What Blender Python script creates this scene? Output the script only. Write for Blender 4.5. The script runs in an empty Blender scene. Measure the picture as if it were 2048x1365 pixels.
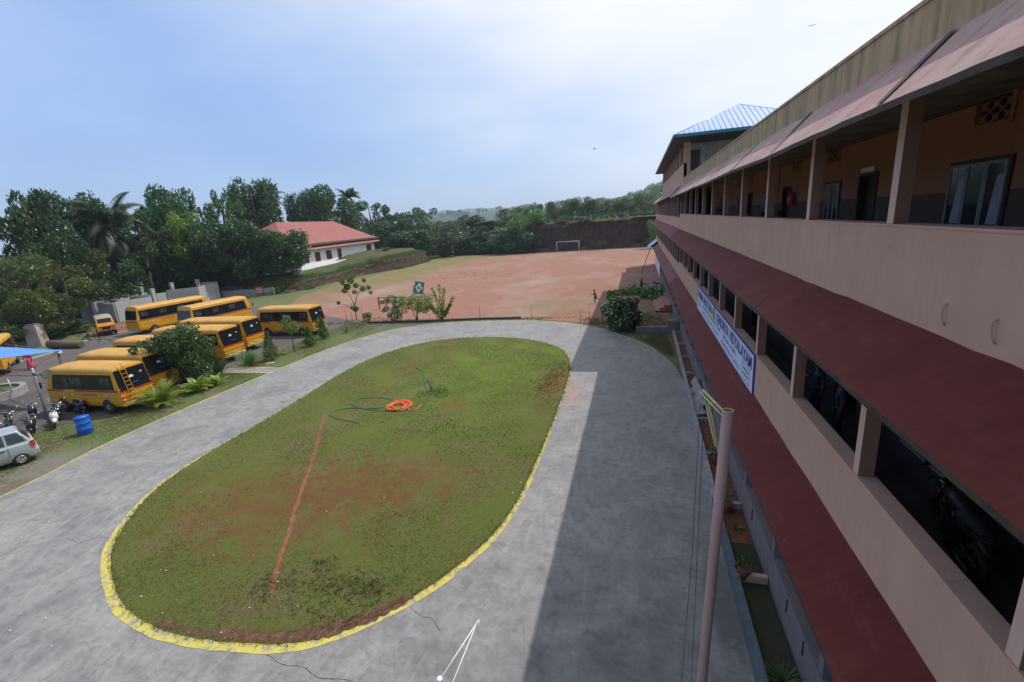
import bpy, bmesh, math, random
import numpy as np
from mathutils import Vector, Matrix
R_ = math.radians
PI = math.pi
scene = bpy.context.scene
COL = scene.collection

# ---------------------------------------------------------------- camera
Xc = Vector((0.96390653, 0.25645334, -0.07152536))     # image right, in world axes
Dc = Vector((-0.00129887, -0.26411629, -0.96448997))   # image down
Fc = Vector((-0.26623769, 0.92977108, -0.25425032))    # forward
cam_d = bpy.data.cameras.new('camera'); cam = bpy.data.objects.new('camera', cam_d); COL.objects.link(cam)
m = Matrix((( Xc.x, -Dc.x, -Fc.x, 0), (Xc.y, -Dc.y, -Fc.y, 0), (Xc.z, -Dc.z, -Fc.z, 9.0), (0, 0, 0, 1)))
cam.matrix_world = m
cam_d.sensor_width = 36; cam_d.lens = 910 / 2048 * 36
cam_d.clip_start = 0.05; cam_d.clip_end = 6000
scene.camera = cam
# ---------------------------------------------------------------- sun, sky, exposure
SD = Vector((0.462, 0.45, 1.0)).normalized()            # direction towards the sun
ELEV = math.asin(SD.z)
sun_d = bpy.data.lights.new('sun', 'SUN'); sun = bpy.data.objects.new('sun', sun_d); COL.objects.link(sun)
sun_d.energy = 4.0; sun_d.angle = R_(0.55); sun_d.color = (1.0, 0.955, 0.88)
sun.rotation_euler = SD.to_track_quat('Z', 'Y').to_euler()
sun.location = (40, 40, 90)
w = bpy.data.worlds.new("World"); scene.world = w; w.use_nodes = True
nt = w.node_tree; nt.nodes.clear(); N = nt.nodes.new; L = nt.links.new
sky = N('ShaderNodeTexSky'); sky.sky_type = 'NISHITA'; sky.sun_disc = False
sky.sun_elevation = ELEV; sky.sun_rotation = math.atan2(SD.x, SD.y)
sky.air_density = 1.2; sky.dust_density = .7; sky.ozone_density = 3.5; sky.altitude = 50
bg = N('ShaderNodeBackground'); bg.inputs['Strength'].default_value = 0.14
tc = N('ShaderNodeTexCoord')
mp = N('ShaderNodeMapping'); mp.inputs['Scale'].default_value = (1.0, 1.3, 3.4); mp.inputs['Rotation'].default_value = (0.3, 0.2, 0.5)
L(tc.outputs['Generated'], mp.inputs['Vector'])
n1 = N('ShaderNodeTexNoise'); n1.inputs['Scale'].default_value = 1.2; n1.inputs['Detail'].default_value = 7; n1.inputs['Roughness'].default_value = 0.56; n1.inputs['Distortion'].default_value = 0.2
L(mp.outputs[0], n1.inputs['Vector'])
cr = N('ShaderNodeMapRange'); cr.inputs['From Min'].default_value = 0.32; cr.inputs['From Max'].default_value = 0.85; cr.inputs['To Min'].default_value = 0.0; cr.inputs['To Max'].default_value = 0.7
L(n1.outputs['Fac'], cr.inputs['Value'])
# thin bright veil round the sun: angle to the sun direction
dt = N('ShaderNodeVectorMath'); dt.operation = 'DOT_PRODUCT'; dt.inputs[1].default_value = SD
L(tc.outputs['Generated'], dt.inputs[0])
vr = N('ShaderNodeMapRange'); vr.interpolation_type = 'SMOOTHSTEP'
vr.inputs['From Min'].default_value = 0.40; vr.inputs['From Max'].default_value = 1.05; vr.inputs['To Max'].default_value = 0.95
m0 = N('ShaderNodeMix'); m0.data_type = 'RGBA'; m0.inputs['Factor'].default_value = 0.6; m0.inputs['B'].default_value = (1.95, 3.25, 6.5, 1); L(sky.outputs[0], m0.inputs['A'])
mx = N('ShaderNodeMix'); mx.data_type = 'RGBA'; mx.inputs['B'].default_value = (4.3, 5.6, 8.0, 1)
L(cr.outputs[0], mx.inputs['Factor']); L(m0.outputs['Result'], mx.inputs['A'])
m2_ = N('ShaderNodeMix'); m2_.data_type = 'RGBA'; m2_.inputs['B'].default_value = (7.6, 7.7, 7.8, 1)
n2 = N('ShaderNodeTexNoise'); n2.inputs['Scale'].default_value = 1.9; n2.inputs['Detail'].default_value = 9; n2.inputs['Distortion'].default_value = .15; n2.inputs['Roughness'].default_value = .5; L(mp.outputs[0], n2.inputs['Vector'])
q1 = N('ShaderNodeMath'); q1.operation = 'MULTIPLY_ADD'; q1.inputs[1].default_value = .5; L(n2.outputs['Fac'], q1.inputs[0]); L(dt.outputs['Value'], q1.inputs[2])
L(q1.outputs[0], vr.inputs['Value']); L(vr.outputs[0], m2_.inputs['Factor']); L(mx.outputs['Result'], m2_.inputs['A'])
L(m2_.outputs['Result'], bg.inputs['Color'])
out = N('ShaderNodeOutputWorld'); L(bg.outputs[0], out.inputs['Surface'])
scene.view_settings.view_transform = 'Standard'; scene.view_settings.look = 'None'
scene.view_settings.gamma = 1; scene.view_settings.exposure = 0.0

# ================================================================ helpers
def tag(o, label=None, cat=None, group=None, kind=None):
    if label: o['label'] = label
    if cat: o['category'] = cat
    if group: o['group'] = group
    if kind: o['kind'] = kind
    return o
def empty(name, loc=(0, 0, 0), rz=0, label=None, cat=None, group=None):
    o = bpy.data.objects.new(name, None); COL.objects.link(o); o.location = loc; o.rotation_euler = (0, 0, rz)
    o.empty_display_size = .2
    return tag(o, label, cat, group)
def copy_tree(o, parent=None):
    c = o.copy(); COL.objects.link(c)
    if parent: c.parent = parent
    for ch in o.children: copy_tree(ch, c)
    return c

class MB:
    """collects shapes, builds them as ONE mesh object"""
    def __init__(s, T=None): s.v = []; s.f = []; s.sm = []; s.T = T
    def add(s, vs, fs, smooth=False, M=None):
        b = len(s.v)
        for p in vs:
            p = Vector(p)
            if M: p = M @ p
            if s.T: p = s.T @ p
            s.v.append(tuple(p))
        for f in fs: s.f.append(tuple(i + b for i in f)); s.sm.append(smooth)
        return s
    def box(s, a, b, M=None):
        x0, y0, z0 = a; x1, y1, z1 = b
        v = [(x0,y0,z0),(x1,y0,z0),(x1,y1,z0),(x0,y1,z0),(x0,y0,z1),(x1,y0,z1),(x1,y1,z1),(x0,y1,z1)]
        return s.add(v, [(0,3,2,1),(4,5,6,7),(0,1,5,4),(1,2,6,5),(2,3,7,6),(3,0,4,7)], M=M)
    def prism(s, pts, a, b, axis='y', M=None):
        """pts: 2-D outline; axis y: pts=(x,z); axis x: pts=(y,z); axis z: pts=(x,y)"""
        n = len(pts)
        def P(p, t):
            return {'y': (p[0], t, p[1]), 'x': (t, p[0], p[1]), 'z': (p[0], p[1], t)}[axis]
        v = [P(p, a) for p in pts] + [P(p, b) for p in pts]
        f = [tuple(range(n)), tuple(range(2*n-1, n-1, -1))] + [(i, i+n, (i+1) % n + n, (i+1) % n) for i in range(n)]
        return s.add(v, f, M=M)
    def tube(s, pts, rad, n=8, cap=True, closed=False, smooth=True, M=None):
        pts = [Vector(p) for p in pts]
        if not hasattr(rad, '__len__'): rad = [rad] * len(pts)
        v = []; up = None
        for i, p in enumerate(pts):
            if closed: d = pts[(i+1) % len(pts)] - pts[i-1]
            else: d = pts[min(i+1, len(pts)-1)] - pts[max(i-1, 0)]
            d.normalize()
            if up is None: up = Vector((0, 0, 1)) if abs(d.z) < .9 else Vector((1, 0, 0))
            a = d.cross(up); 
            if a.length < 1e-4: a = d.orthogonal()
            a.normalize(); b = a.cross(d); up = b
            for k in range(n):
                t = 2*PI*k/n; v.append(p + (a*math.cos(t) + b*math.sin(t)) * rad[i])
        f = []; m_ = len(pts)
        for i in range(m_ if closed else m_-1):
            j = (i+1) % m_
            for k in range(n): f.append((i*n+k, i*n+(k+1) % n, j*n+(k+1) % n, j*n+k))
        s.add(v, f, smooth, M)
        if cap and not closed:
            b0 = len(s.v) - len(v); s.f.append(tuple(b0+k for k in range(n-1, -1, -1))); s.sm.append(False)
            s.f.append(tuple(b0+(m_-1)*n+k for k in range(n))); s.sm.append(False)
        return s
    def cyl(s, p, r, h, n=16, axis='z', r2=None, M=None):
        p = Vector(p); d = {'x': Vector((1,0,0)), 'y': Vector((0,1,0)), 'z': Vector((0,0,1))}[axis]
        return s.tube([p, p + d*h], [r, r if r2 is None else r2], n, M=M)
    def sphere(s, c, r, n=10, sc=(1,1,1), M=None):
        v = []; f = []; k = n//2
        for i in range(k+1):
            a = PI*i/k
            for j in range(n):
                b = 2*PI*j/n; v.append((c[0]+r*sc[0]*math.sin(a)*math.cos(b), c[1]+r*sc[1]*math.sin(a)*math.sin(b), c[2]+r*sc[2]*math.cos(a)))
        for i in range(k):
            for j in range(n): f.append((i*n+j, (i+1)*n+j, (i+1)*n+(j+1) % n, i*n+(j+1) % n))
        return s.add(v, f, True, M)
    def torus(s, c, R, r, n=18, k=8, axis='y', M=None):
        pts = []
        for i in range(n):
            a = 2*PI*i/n; u, w_ = R*math.cos(a), R*math.sin(a)
            pts.append({'y': (c[0]+u, c[1], c[2]+w_), 'z': (c[0]+u, c[1]+w_, c[2]), 'x': (c[0], c[1]+u, c[2]+w_)}[axis])
        return s.tube(pts, r, k, closed=True, M=M)
    def build(s, name, mat, parent=None, bevel=0, seg=2, loc=None):
        me = bpy.data.meshes.new(name); me.from_pydata(s.v, [], s.f); me.update()
        me.polygons.foreach_set('use_smooth', s.sm)
        if not isinstance(mat, (list, tuple)): mat = [mat]
        for q in mat: me.materials.append(q)
        o = bpy.data.objects.new(name, me); COL.objects.link(o)
        if parent: o.parent = parent
        if loc: o.location = loc
        if bevel:
            b = o.modifiers.new('bevel', 'BEVEL'); b.width = bevel; b.segments = seg; b.limit_method = 'ANGLE'; b.angle_limit = R_(40)
            b.harden_normals = False
        return o

# ================================================================ materials
def NT(name):
    m_ = bpy.data.materials.new(name); m_.use_nodes = True
    t = m_.node_tree; return m_, t, t.nodes['Principled BSDF']
def noise(t, scale, detail=4, rough=.55, vec=None, dist=0):
    n = t.nodes.new('ShaderNodeTexNoise'); n.inputs['Scale'].default_value = scale
    n.inputs['Detail'].default_value = detail; n.inputs['Roughness'].default_value = rough; n.inputs['Distortion'].default_value = dist
    if vec is None:
        if 'OC' not in t.nodes:
            c = t.nodes.new('ShaderNodeTexCoord'); c.name = 'OC'
        vec = t.nodes['OC'].outputs['Object']
    t.links.new(vec, n.inputs['Vector']); return n.outputs['Fac']
def mapped(t, scale=(1,1,1), rot=(0,0,0), loc=(0,0,0)):
    if 'OC' not in t.nodes:
        c = t.nodes.new('ShaderNodeTexCoord'); c.name = 'OC'
    m_ = t.nodes.new('ShaderNodeMapping'); m_.inputs['Scale'].default_value = scale; m_.inputs['Rotation'].default_value = rot; m_.inputs['Location'].default_value = loc
    t.links.new(t.nodes['OC'].outputs['Object'], m_.inputs['Vector']); return m_.outputs[0]
def ramp(t, fac, lo, hi, a=0, b=1):
    r = t.nodes.new('ShaderNodeMapRange'); r.inputs['From Min'].default_value = lo; r.inputs['From Max'].default_value = hi
    r.inputs['To Min'].default_value = a; r.inputs['To Max'].default_value = b; t.links.new(fac, r.inputs['Value']); return r.outputs[0]
def mixc(t, fac, a, b):
    x = t.nodes.new('ShaderNodeMix'); x.data_type = 'RGBA'
    if isinstance(fac, (int, float)): x.inputs['Factor'].default_value = fac
    else: t.links.new(fac, x.inputs['Factor'])
    for k, q in (('A', a), ('B', b)):
        if isinstance(q, tuple): x.inputs[k].default_value = (*q[:3], 1)
        else: t.links.new(q, x.inputs[k])
    return x.outputs['Result']
def math_(t, op, a, b=None, clamp=False):
    x = t.nodes.new('ShaderNodeMath'); x.operation = op; x.use_clamp = clamp
    for i, q in enumerate((a, b)):
        if q is None: continue
        if isinstance(q, (int, float)): x.inputs[i].default_value = q
        else: t.links.new(q, x.inputs[i])
    return x.outputs[0]
def bump(t, bs, h, strength=.3, dist=.02):
    b = t.nodes.new('ShaderNodeBump'); b.inputs['Strength'].default_value = strength; b.inputs['Distance'].default_value = dist
    t.links.new(h, b.inputs['Height']); t.links.new(b.outputs[0], bs.inputs['Normal'])
def mat(name, c, rough=.6, var=.12, scale=3, bmp=.1, bscale=40, metal=0, c2=None, dist=.01, spec=None):
    m_, t, bs = NT(name)
    c2 = c2 or tuple(x*(1-var*2) for x in c)
    n = noise(t, scale, 6, .6)
    t.links.new(mixc(t, ramp(t, n, .35, .68), c, c2), bs.inputs['Base Color'])
    bs.inputs['Roughness'].default_value = rough; bs.inputs['Metallic'].default_value = metal
    if spec is not None: bs.inputs['Specular IOR Level'].default_value = spec
    if bmp: bump(t, bs, noise(t, bscale, 4), bmp, dist)
    return m_
def separate(t):
    if 'OC' not in t.nodes:
        c = t.nodes.new('ShaderNodeTexCoord'); c.name = 'OC'
    s_ = t.nodes.new('ShaderNodeSeparateXYZ'); t.links.new(t.nodes['OC'].outputs['Object'], s_.inputs[0]); return s_.outputs
def blob(t, cx, cy, rx, ry, soft=.5, rot=0):
    """0..1 patch centred on (cx,cy)"""
    m_ = t.nodes.new('ShaderNodeMapping'); m_.vector_type = 'TEXTURE'
    m_.inputs['Location'].default_value = (cx, cy, 0); m_.inputs['Scale'].default_value = (rx, ry, 1e3); m_.inputs['Rotation'].default_value = (0, 0, rot)
    t.links.new(t.nodes['OC'].outputs['Object'], m_.inputs['Vector'])
    l = t.nodes.new('ShaderNodeVectorMath'); l.operation = 'LENGTH'; t.links.new(m_.outputs[0], l.inputs[0])
    return ramp(t, l.outputs['Value'], 1+soft, 1-soft)

M = {}
M['peach'] = None
def wall_paint(name, c, streak, samt=.5, low=.45, high=.7, rough=.75):
    m_, t, bs = NT(name)
    n = noise(t, .8, 5, .6); base = mixc(t, ramp(t, n, .3, .7), c, tuple(x*.86 for x in c))
    s = noise(t, 3.0, 6, .65, mapped(t, (1.2, 1.6, .18)))
    base = mixc(t, ramp(t, s, low, high, 0, samt), base, streak)
    sp = noise(t, 26, 3, .5); base = mixc(t, ramp(t, sp, .70, .76, 0, .5), base, tuple(x*.5 for x in c))
    v = t.nodes.new('ShaderNodeTexVoronoi'); v.feature = 'DISTANCE_TO_EDGE'; v.inputs['Scale'].default_value = .45
    ds = t.nodes.new('ShaderNodeVectorMath'); ds.operation = 'ADD'; nn_ = t.nodes.new('ShaderNodeTexNoise'); nn_.inputs['Scale'].default_value = 2.5; nn_.inputs['Detail'].default_value = 6
    t.links.new(t.nodes['OC'].outputs['Object'], nn_.inputs['Vector']); t.links.new(t.nodes['OC'].outputs['Object'], ds.inputs[0]); t.links.new(nn_.outputs['Color'], ds.inputs[1]); t.links.new(ds.outputs[0], v.inputs['Vector'])
    ck = math_(t, 'MULTIPLY', ramp(t, v.outputs['Distance'], .006, .002), ramp(t, noise(t, .5, 3), .52, .58, 0, .45)); base = mixc(t, ck, base, tuple(x*.45 for x in c))
    dr = noise(t, 5.0, 5, .6, mapped(t, (1.6, 1.6, .09), (0, 0, 0), (3, 1, 2))); base = mixc(t, math_(t, 'MULTIPLY', ramp(t, dr, .56, .72, 0, .38), ramp(t, noise(t, .35, 3), .42, .6)), base, tuple(x*.55 for x in streak))
    t.links.new(base, bs.inputs['Base Color']); bs.inputs['Roughness'].default_value = rough
    bump(t, bs, noise(t, 9, 6, .6), .25, .012); return m_
M['peach'] = wall_paint('peach_paint', (.56, .34, .245), (.42, .255, .19), .4)
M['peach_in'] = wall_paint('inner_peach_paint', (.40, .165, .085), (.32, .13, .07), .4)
M['peach_side_shaded'] = wall_paint('pillar_side_shaded', (.27, .135, .095), (.2, .1, .07), .4)  # inner orange paint, darkened to put the side's shade into the colour
M['peach_pillar_lit'] = wall_paint('pillar_front_lit', (.66, .44, .35), (.5, .33, .27), .4)  # wall peach lightened, the brighter light on pillar fronts put into the colour
M['dado_shaded'] = mat('shaded_corridor_wall', (.040, .037, .045), .8, .2, 1.5, .1)  # darker copy of the dado, corridor shade put into the colour
M['floor_shaded'] = mat('shaded_floor', (.07, .062, .06), .8, .25, 1.5, .1)  # floor colour darkened to carry the corridor shade
M['crackline'] = mat('crack_line', (.075, .075, .08), .95, .3, 8, .1)
M['bare'] = mat('bare_soil', (.16, .075, .045), .95, .35, 5, .9, 25, dist=.04)
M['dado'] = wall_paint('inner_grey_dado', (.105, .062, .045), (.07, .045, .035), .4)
M['parapet'] = wall_paint('weathered_parapet', (.47, .32, .18), (.115, .10, .045), .9, .44, .70)
M['greywall'] = wall_paint('lilac_grey_wall', (.20, .165, .172), (.12, .10, .105), .6)
M['white_wall'] = wall_paint('white_wash', (.80, .82, .86), (.62, .62, .62), .4)
def canopy_mat(name, c, c2, spots=True):
    m_, t, bs = NT(name)
    n = noise(t, .9, 7, .62); base = mixc(t, ramp(t, n, .35, .66), c, c2)
    s = noise(t, 4, 6, .6, mapped(t, (.5, 3, 1))); base = mixc(t, ramp(t, s, .5, .75, 0, .35), base, tuple(x*.6 for x in c))
    if spots:
        v = t.nodes.new('ShaderNodeTexVoronoi'); v.inputs['Scale'].default_value = 3.2; t.links.new(t.nodes['OC'].outputs['Object'], v.inputs['Vector'])
        d = ramp(t, v.outputs['Distance'], .055, .035); g = ramp(t, noise(t, .7, 2), .60, .66)
        base = mixc(t, math_(t, 'MULTIPLY', d, g), base, (.5, .45, .45))
    t.links.new(base, bs.inputs['Base Color']); du = noise(t, 2.2, 8, .7, mapped(t, (2.5, .45, 1), (0, 0, 0), (5, 2, 0))); dg = noise(t, 3.2, 8, .72, mapped(t, (.45, 1.5, .45), (0, 0, .35))); base = mixc(t, ramp(t, dg, .53, .68, 0, .42 if spots else .75), base, tuple(x*.5 for x in c) if spots else (.13, .105, .08)); base = mixc(t, ramp(t, du, .55, .78, 0, .4), base, tuple(min(1, x*1.2+.05) for x in c)); base = mixc(t, ramp(t, noise(t, 34, 4, .65), .62, .75, 0, .4), base, tuple(x*.45 for x in c))
    t.links.new(base, bs.inputs['Base Color']); bs.inputs['Roughness'].default_value = .75; bs.inputs['Specular IOR Level'].default_value = .2
    bump(t, bs, noise(t, 14, 6, .65), .5, .014); return m_
M['canopy'] = canopy_mat('maroon_canopy', (.112, .019, .0155), (.138, .029, .024))
M['canopy_top'] = canopy_mat('faded_roof_canopy', (.36, .195, .20), (.42, .32, .27), False)
M['canopy_far'] = canopy_mat('sheen_maroon_canopy', (.17, .055, .06), (.22, .085, .09))  # far canopies: maroon lightened, grazing sky sheen put into the colour
M['canopy_edge'] = mat('canopy_edge', (.055, .045, .022), .8, .3, 5)
M['soffit'] = mat('soffit', (.24, .20, .165), .9, .3, 2)
M['cement'] = mat('weathered_cement', (.30, .30, .30), .85, .2, 2.5, .4, 18)
M['block'] = None
def brick_mat(name, c, mort, sx, sz, var=.2):
    m_, t, bs = NT(name)
    b = t.nodes.new('ShaderNodeTexBrick'); b.inputs['Scale'].default_value = 1
    b.inputs['Brick Width'].default_value = sx; b.inputs['Row Height'].default_value = sz; b.inputs['Mortar Size'].default_value = .012
    b.inputs['Color1'].default_value = (*c, 1); b.inputs['Color2'].default_value = (*[x*(1-var) for x in c], 1); b.inputs['Mortar'].default_value = (*mort, 1)
    s = separate(t); cx = t.nodes.new('ShaderNodeCombineXYZ'); t.links.new(math_(t, 'ADD', s[0], s[1]), cx.inputs[0]); t.links.new(s[2], cx.inputs[1])
    t.links.new(cx.outputs[0], b.inputs['Vector'])
    t.links.new(mixc(t, ramp(t, noise(t, 1.3, 5), .35, .7, 0, .5), b.outputs['Color'], tuple(x*.6 for x in c)), bs.inputs['Base Color'])
    bs.inputs['Roughness'].default_value = .9; bump(t, bs, b.outputs['Fac'], .5, -.01); return m_
M['block'] = brick_mat('concrete_block', (.44, .43, .43), (.25, .25, .25), .42, .2)
M['rubble'] = brick_mat('dark_stone_wall', (.10, .105, .115), (.05, .05, .055), .5, .3, .5)
M['dark'] = mat('dark_interior', (.018, .017, .018), .9, .2, 2, 0)
M['grille'] = mat('dark_grille', (.03, .028, .03), .6, .2, 9, 0)
M['glass'] = mat('window_glass', (.03, .05, .06), .08, .2, .6, 0, spec=.9)
M['frame_grey'] = mat('grey_frame', (.28, .30, .31), .5, .1, 4, 0)
M['door'] = mat('brown_door', (.04, .02, .015), .6, .3, 3, .1)
M['white'] = mat('white_paint', (.72, .72, .74), .55, .06, 4, .05)
M['paper'] = mat('paper', (.42, .38, .44), .9, .1, 2, 0)
M['yellow_edge'] = None
M['blue_roof'] = mat('blue_sheet', (.10, .27, .70), .4, .06, 2, 0)
M['steel_roof'] = mat('blue_grey_sheet', (.36, .47, .78), .4, .08, 1.2, .03)
M['teal'] = mat('teal_edge', (.01, .17, .22), .5, .1, 3, 0)
M['pole_pink'] = wall_paint('pink_pole_paint', (.44, .28, .25), (.32, .19, .17), .6)
M['pale_yellow'] = mat('pale_yellow_paint', (.48, .44, .20), .5, .15, 8, .05)
M['blue_kerb'] = mat('blue_grey_kerb', (.085, .115, .145), .75, .2, 3, .3, 20)
M['redsoil'] = mat('bed_soil', (.20, .065, .035), .95, .25, 6, .7, 30, dist=.03)
M['stepred'] = mat('red_step', (.36, .15, .13), .7, .15, 3, .1)
M['stepriser'] = mat('red_riser', (.28, .02, .02), .6, .1, 3, .1)
M['terracotta'] = mat('terracotta', (.22, .075, .045), .8, .2, 6, .2)
M['metal'] = mat('grey_metal', (.22, .22, .25), .45, .2, 5, .1, metal=.4)
M['rust'] = mat('rusty_metal', (.16, .075, .055), .7, .3, 5, .2)
M['rubber'] = mat('rubber', (.02, .02, .02), .8, .2, 9, .2)
M['rim'] = mat('wheel_rim', (.30, .30, .31), .4, .2, 6, 0, metal=.5)
M['chrome'] = mat('chrome', (.5, .5, .52), .2, .1, 6, 0, metal=.9)
M['black_gloss'] = mat('black_gloss', (.012, .012, .014), .25, .1, 5, 0)
M['busyellow'] = mat('bus_yellow', (.60, .295, .012), .38, .1, 1.5, .03, 6, c2=(.50, .235, .010))
M['busroof'] = mat('bus_roof_yellow', (.52, .29, .06), .55, .12, 1.2, .05, 8, c2=(.42, .225, .04))
M['busglass'] = mat('bus_glass', (.010, .011, .013), .15, .3, .9, 0, spec=.4)
M['paleglass'] = mat('pale_seen_through_glass', (.07, .075, .08), .2, .8, 6, 0)
M['maroon'] = mat('maroon_stripe', (.20, .02, .02), .5, .1, 3, 0)
M['redlamp'] = mat('red_lamp', (.55, .03, .02), .3, .1, 3, 0)
M['orange_lamp'] = mat('amber_lamp', (.7, .25, .05), .3, .1, 3, 0)
M['silver'] = mat('silver_paint', (.40, .45, .47), .3, .06, 1, 0, metal=.35)
M['barrel'] = mat('blue_plastic', (.01, .12, .55), .4, .12, 3, .05)
M['hose_g'] = mat('green_hose', (.01, .13, .085), .45, .2, 9, 0)
M['hose_o'] = mat('orange_hose', (.80, .13, .02), .5, .12, 9, 0)
M['skin'] = mat('skin', (.13, .06, .035), .6, .1, 9, 0)
M['hair'] = mat('black_hair', (.01, .008, .007), .6, .2, 20, 0)
M['uniform'] = mat('blue_uniform', (.035, .06, .16), .85, .15, 12, 0)
M['trouser'] = mat('navy_trousers', (.016, .021, .05), .85, .15, 12, 0)
M['pink'] = mat('pink_cloth', (.65, .06, .16), .8, .2, 8, 0)
M['cyan'] = mat('turquoise_cloth', (.02, .20, .38), .8, .15, 8, 0)
M['lilac'] = mat('pale_cloth', (.45, .38, .50), .8, .15, 8, 0)
M['red'] = mat('red_enamel', (.5, .03, .02), .45, .1, 4, 0)
M['wire'] = mat('black_wire', (.02, .02, .022), .6, .1, 4, 0)
M['wood'] = mat('grey_wood', (.13, .09, .07), .85, .25, 4, .3)
M['signblue'] = mat('sign_blue', (.012, .04, .33), .5, .05, 3, 0)
M['signlight'] = mat('sign_light_blue', (.05, .20, .60), .5, .05, 3, 0)
M['signwhite'] = mat('sign_pale', (.62, .68, .84), .5, .05, 1, 0)
M['goldink'] = mat('gold_ink', (.5, .4, .08), .5, .05, 3, 0)
M['signgreen'] = mat('board_green', (.0, .18, .12), .55, .1, 3, 0)
def roof_tiles():
    m_, t, bs = NT('clay_roof_tiles')
    s = separate(t)
    wv = t.nodes.new('ShaderNodeTexBrick'); wv.inputs['Scale'].default_value = 1; wv.inputs['Brick Width'].default_value = .32; wv.inputs['Row Height'].default_value = .34; wv.inputs['Mortar Size'].default_value = .03
    wv.inputs['Color1'].default_value = (.30, .085, .082, 1); wv.inputs['Color2'].default_value = (.24, .068, .066, 1); wv.inputs['Mortar'].default_value = (.17, .045, .04, 1)
    cx = t.nodes.new('ShaderNodeCombineXYZ'); t.links.new(s[1], cx.inputs[0]); t.links.new(math_(t, 'MULTIPLY', s[2], 1.6), cx.inputs[1]); t.links.new(cx.outputs[0], wv.inputs['Vector'])
    t.links.new(mixc(t, ramp(t, noise(t, .5, 5), .4, .7, 0, .5), wv.outputs['Color'], (.27, .105, .10)), bs.inputs['Base Color']); bs.inputs['Roughness'].default_value = .75
    bump(t, bs, wv.outputs['Fac'], .5, -.03); return m_
M['tiles'] = roof_tiles()

def leaf_mat(name, c, c2, trans=.35, nscale=.35):
    m_, t, bs = NT(name)
    oi = t.nodes.new('ShaderNodeObjectInfo')
    a = mixc(t, ramp(t, noise(t, nscale, 3), .38, .62), c, c2)
    a = mixc(t, ramp(t, noise(t, 6, 2), .45, .75, 0, .5), a, tuple(x*1.5 for x in c2))
    hs = t.nodes.new('ShaderNodeHueSaturation'); t.links.new(a, hs.inputs['Color'])
    t.links.new(ramp(t, oi.outputs['Random'], 0, 1, .485, .51), hs.inputs['Hue']); t.links.new(ramp(t, oi.outputs['Random'], 0, 1, .8, 1.25), hs.inputs['Value'])
    t.links.new(hs.outputs[0], bs.inputs['Base Color']); bs.inputs['Roughness'].default_value = .38; bs.inputs['Specular IOR Level'].default_value = .5
    tr = t.nodes.new('ShaderNodeBsdfTranslucent'); t.links.new(hs.outputs[0], tr.inputs['Color'])
    ms = t.nodes.new('ShaderNodeMixShader'); ms.inputs[0].default_value = trans
    t.links.new(bs.outputs[0], ms.inputs[1]); t.links.new(tr.outputs[0], ms.inputs[2])
    t.links.new(ms.outputs[0], t.nodes['Material Output'].inputs['Surface']); return m_
M['leaf_dark'] = leaf_mat('dark_leaves', (.026, .070, .020), (.050, .115, .030))
M['leaf_mid'] = leaf_mat('mid_leaves', (.038, .10, .024), (.068, .15, .034))
M['leaf_light'] = leaf_mat('light_leaves', (.13, .23, .025), (.17, .27, .03))
M['leaf_bright'] = leaf_mat('bright_leaves', (.075, .19, .035), (.10, .22, .05))
M['leaf_olive'] = leaf_mat('olive_leaves', (.045, .072, .016), (.085, .11, .022))
M['leaf_pale'] = leaf_mat('pale_leaves', (.06, .10, .035), (.09, .14, .045))
M['leaf_palm'] = leaf_mat('palm_leaves', (.016, .045, .015), (.032, .056, .016))
M['leaf_areca'] = leaf_mat('yellow_green_fronds', (.16, .27, .03), (.24, .32, .04))
M['leaf_cyp'] = leaf_mat('cypress_leaves', (.05, .13, .02), (.11, .22, .03), .3, 2.5)
M['flower'] = mat('cream_flowers', (.7, .66, .5), .6, .1, 3, 0)
M['yflower'] = mat('yellow_flowers', (.75, .50, .03), .6, .1, 3, 0)
M['bark'] = mat('bark', (.11, .085, .065), .9, .3, 6, .5, 20)
M['palebark'] = mat('pale_bark', (.25, .22, .19), .9, .3, 6, .5, 20)
M['grassblade'] = leaf_mat('grass_blades', (.088, .108, .024), (.175, .158, .06), .3, .25)
M['dryblade'] = leaf_mat('dry_turf_blades', (.13, .09, .05), (.09, .10, .035), .2, 1.5)
M['tallgrass'] = leaf_mat('tall_grass', (.07, .12, .022), (.12, .15, .04), .35, .3)

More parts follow.
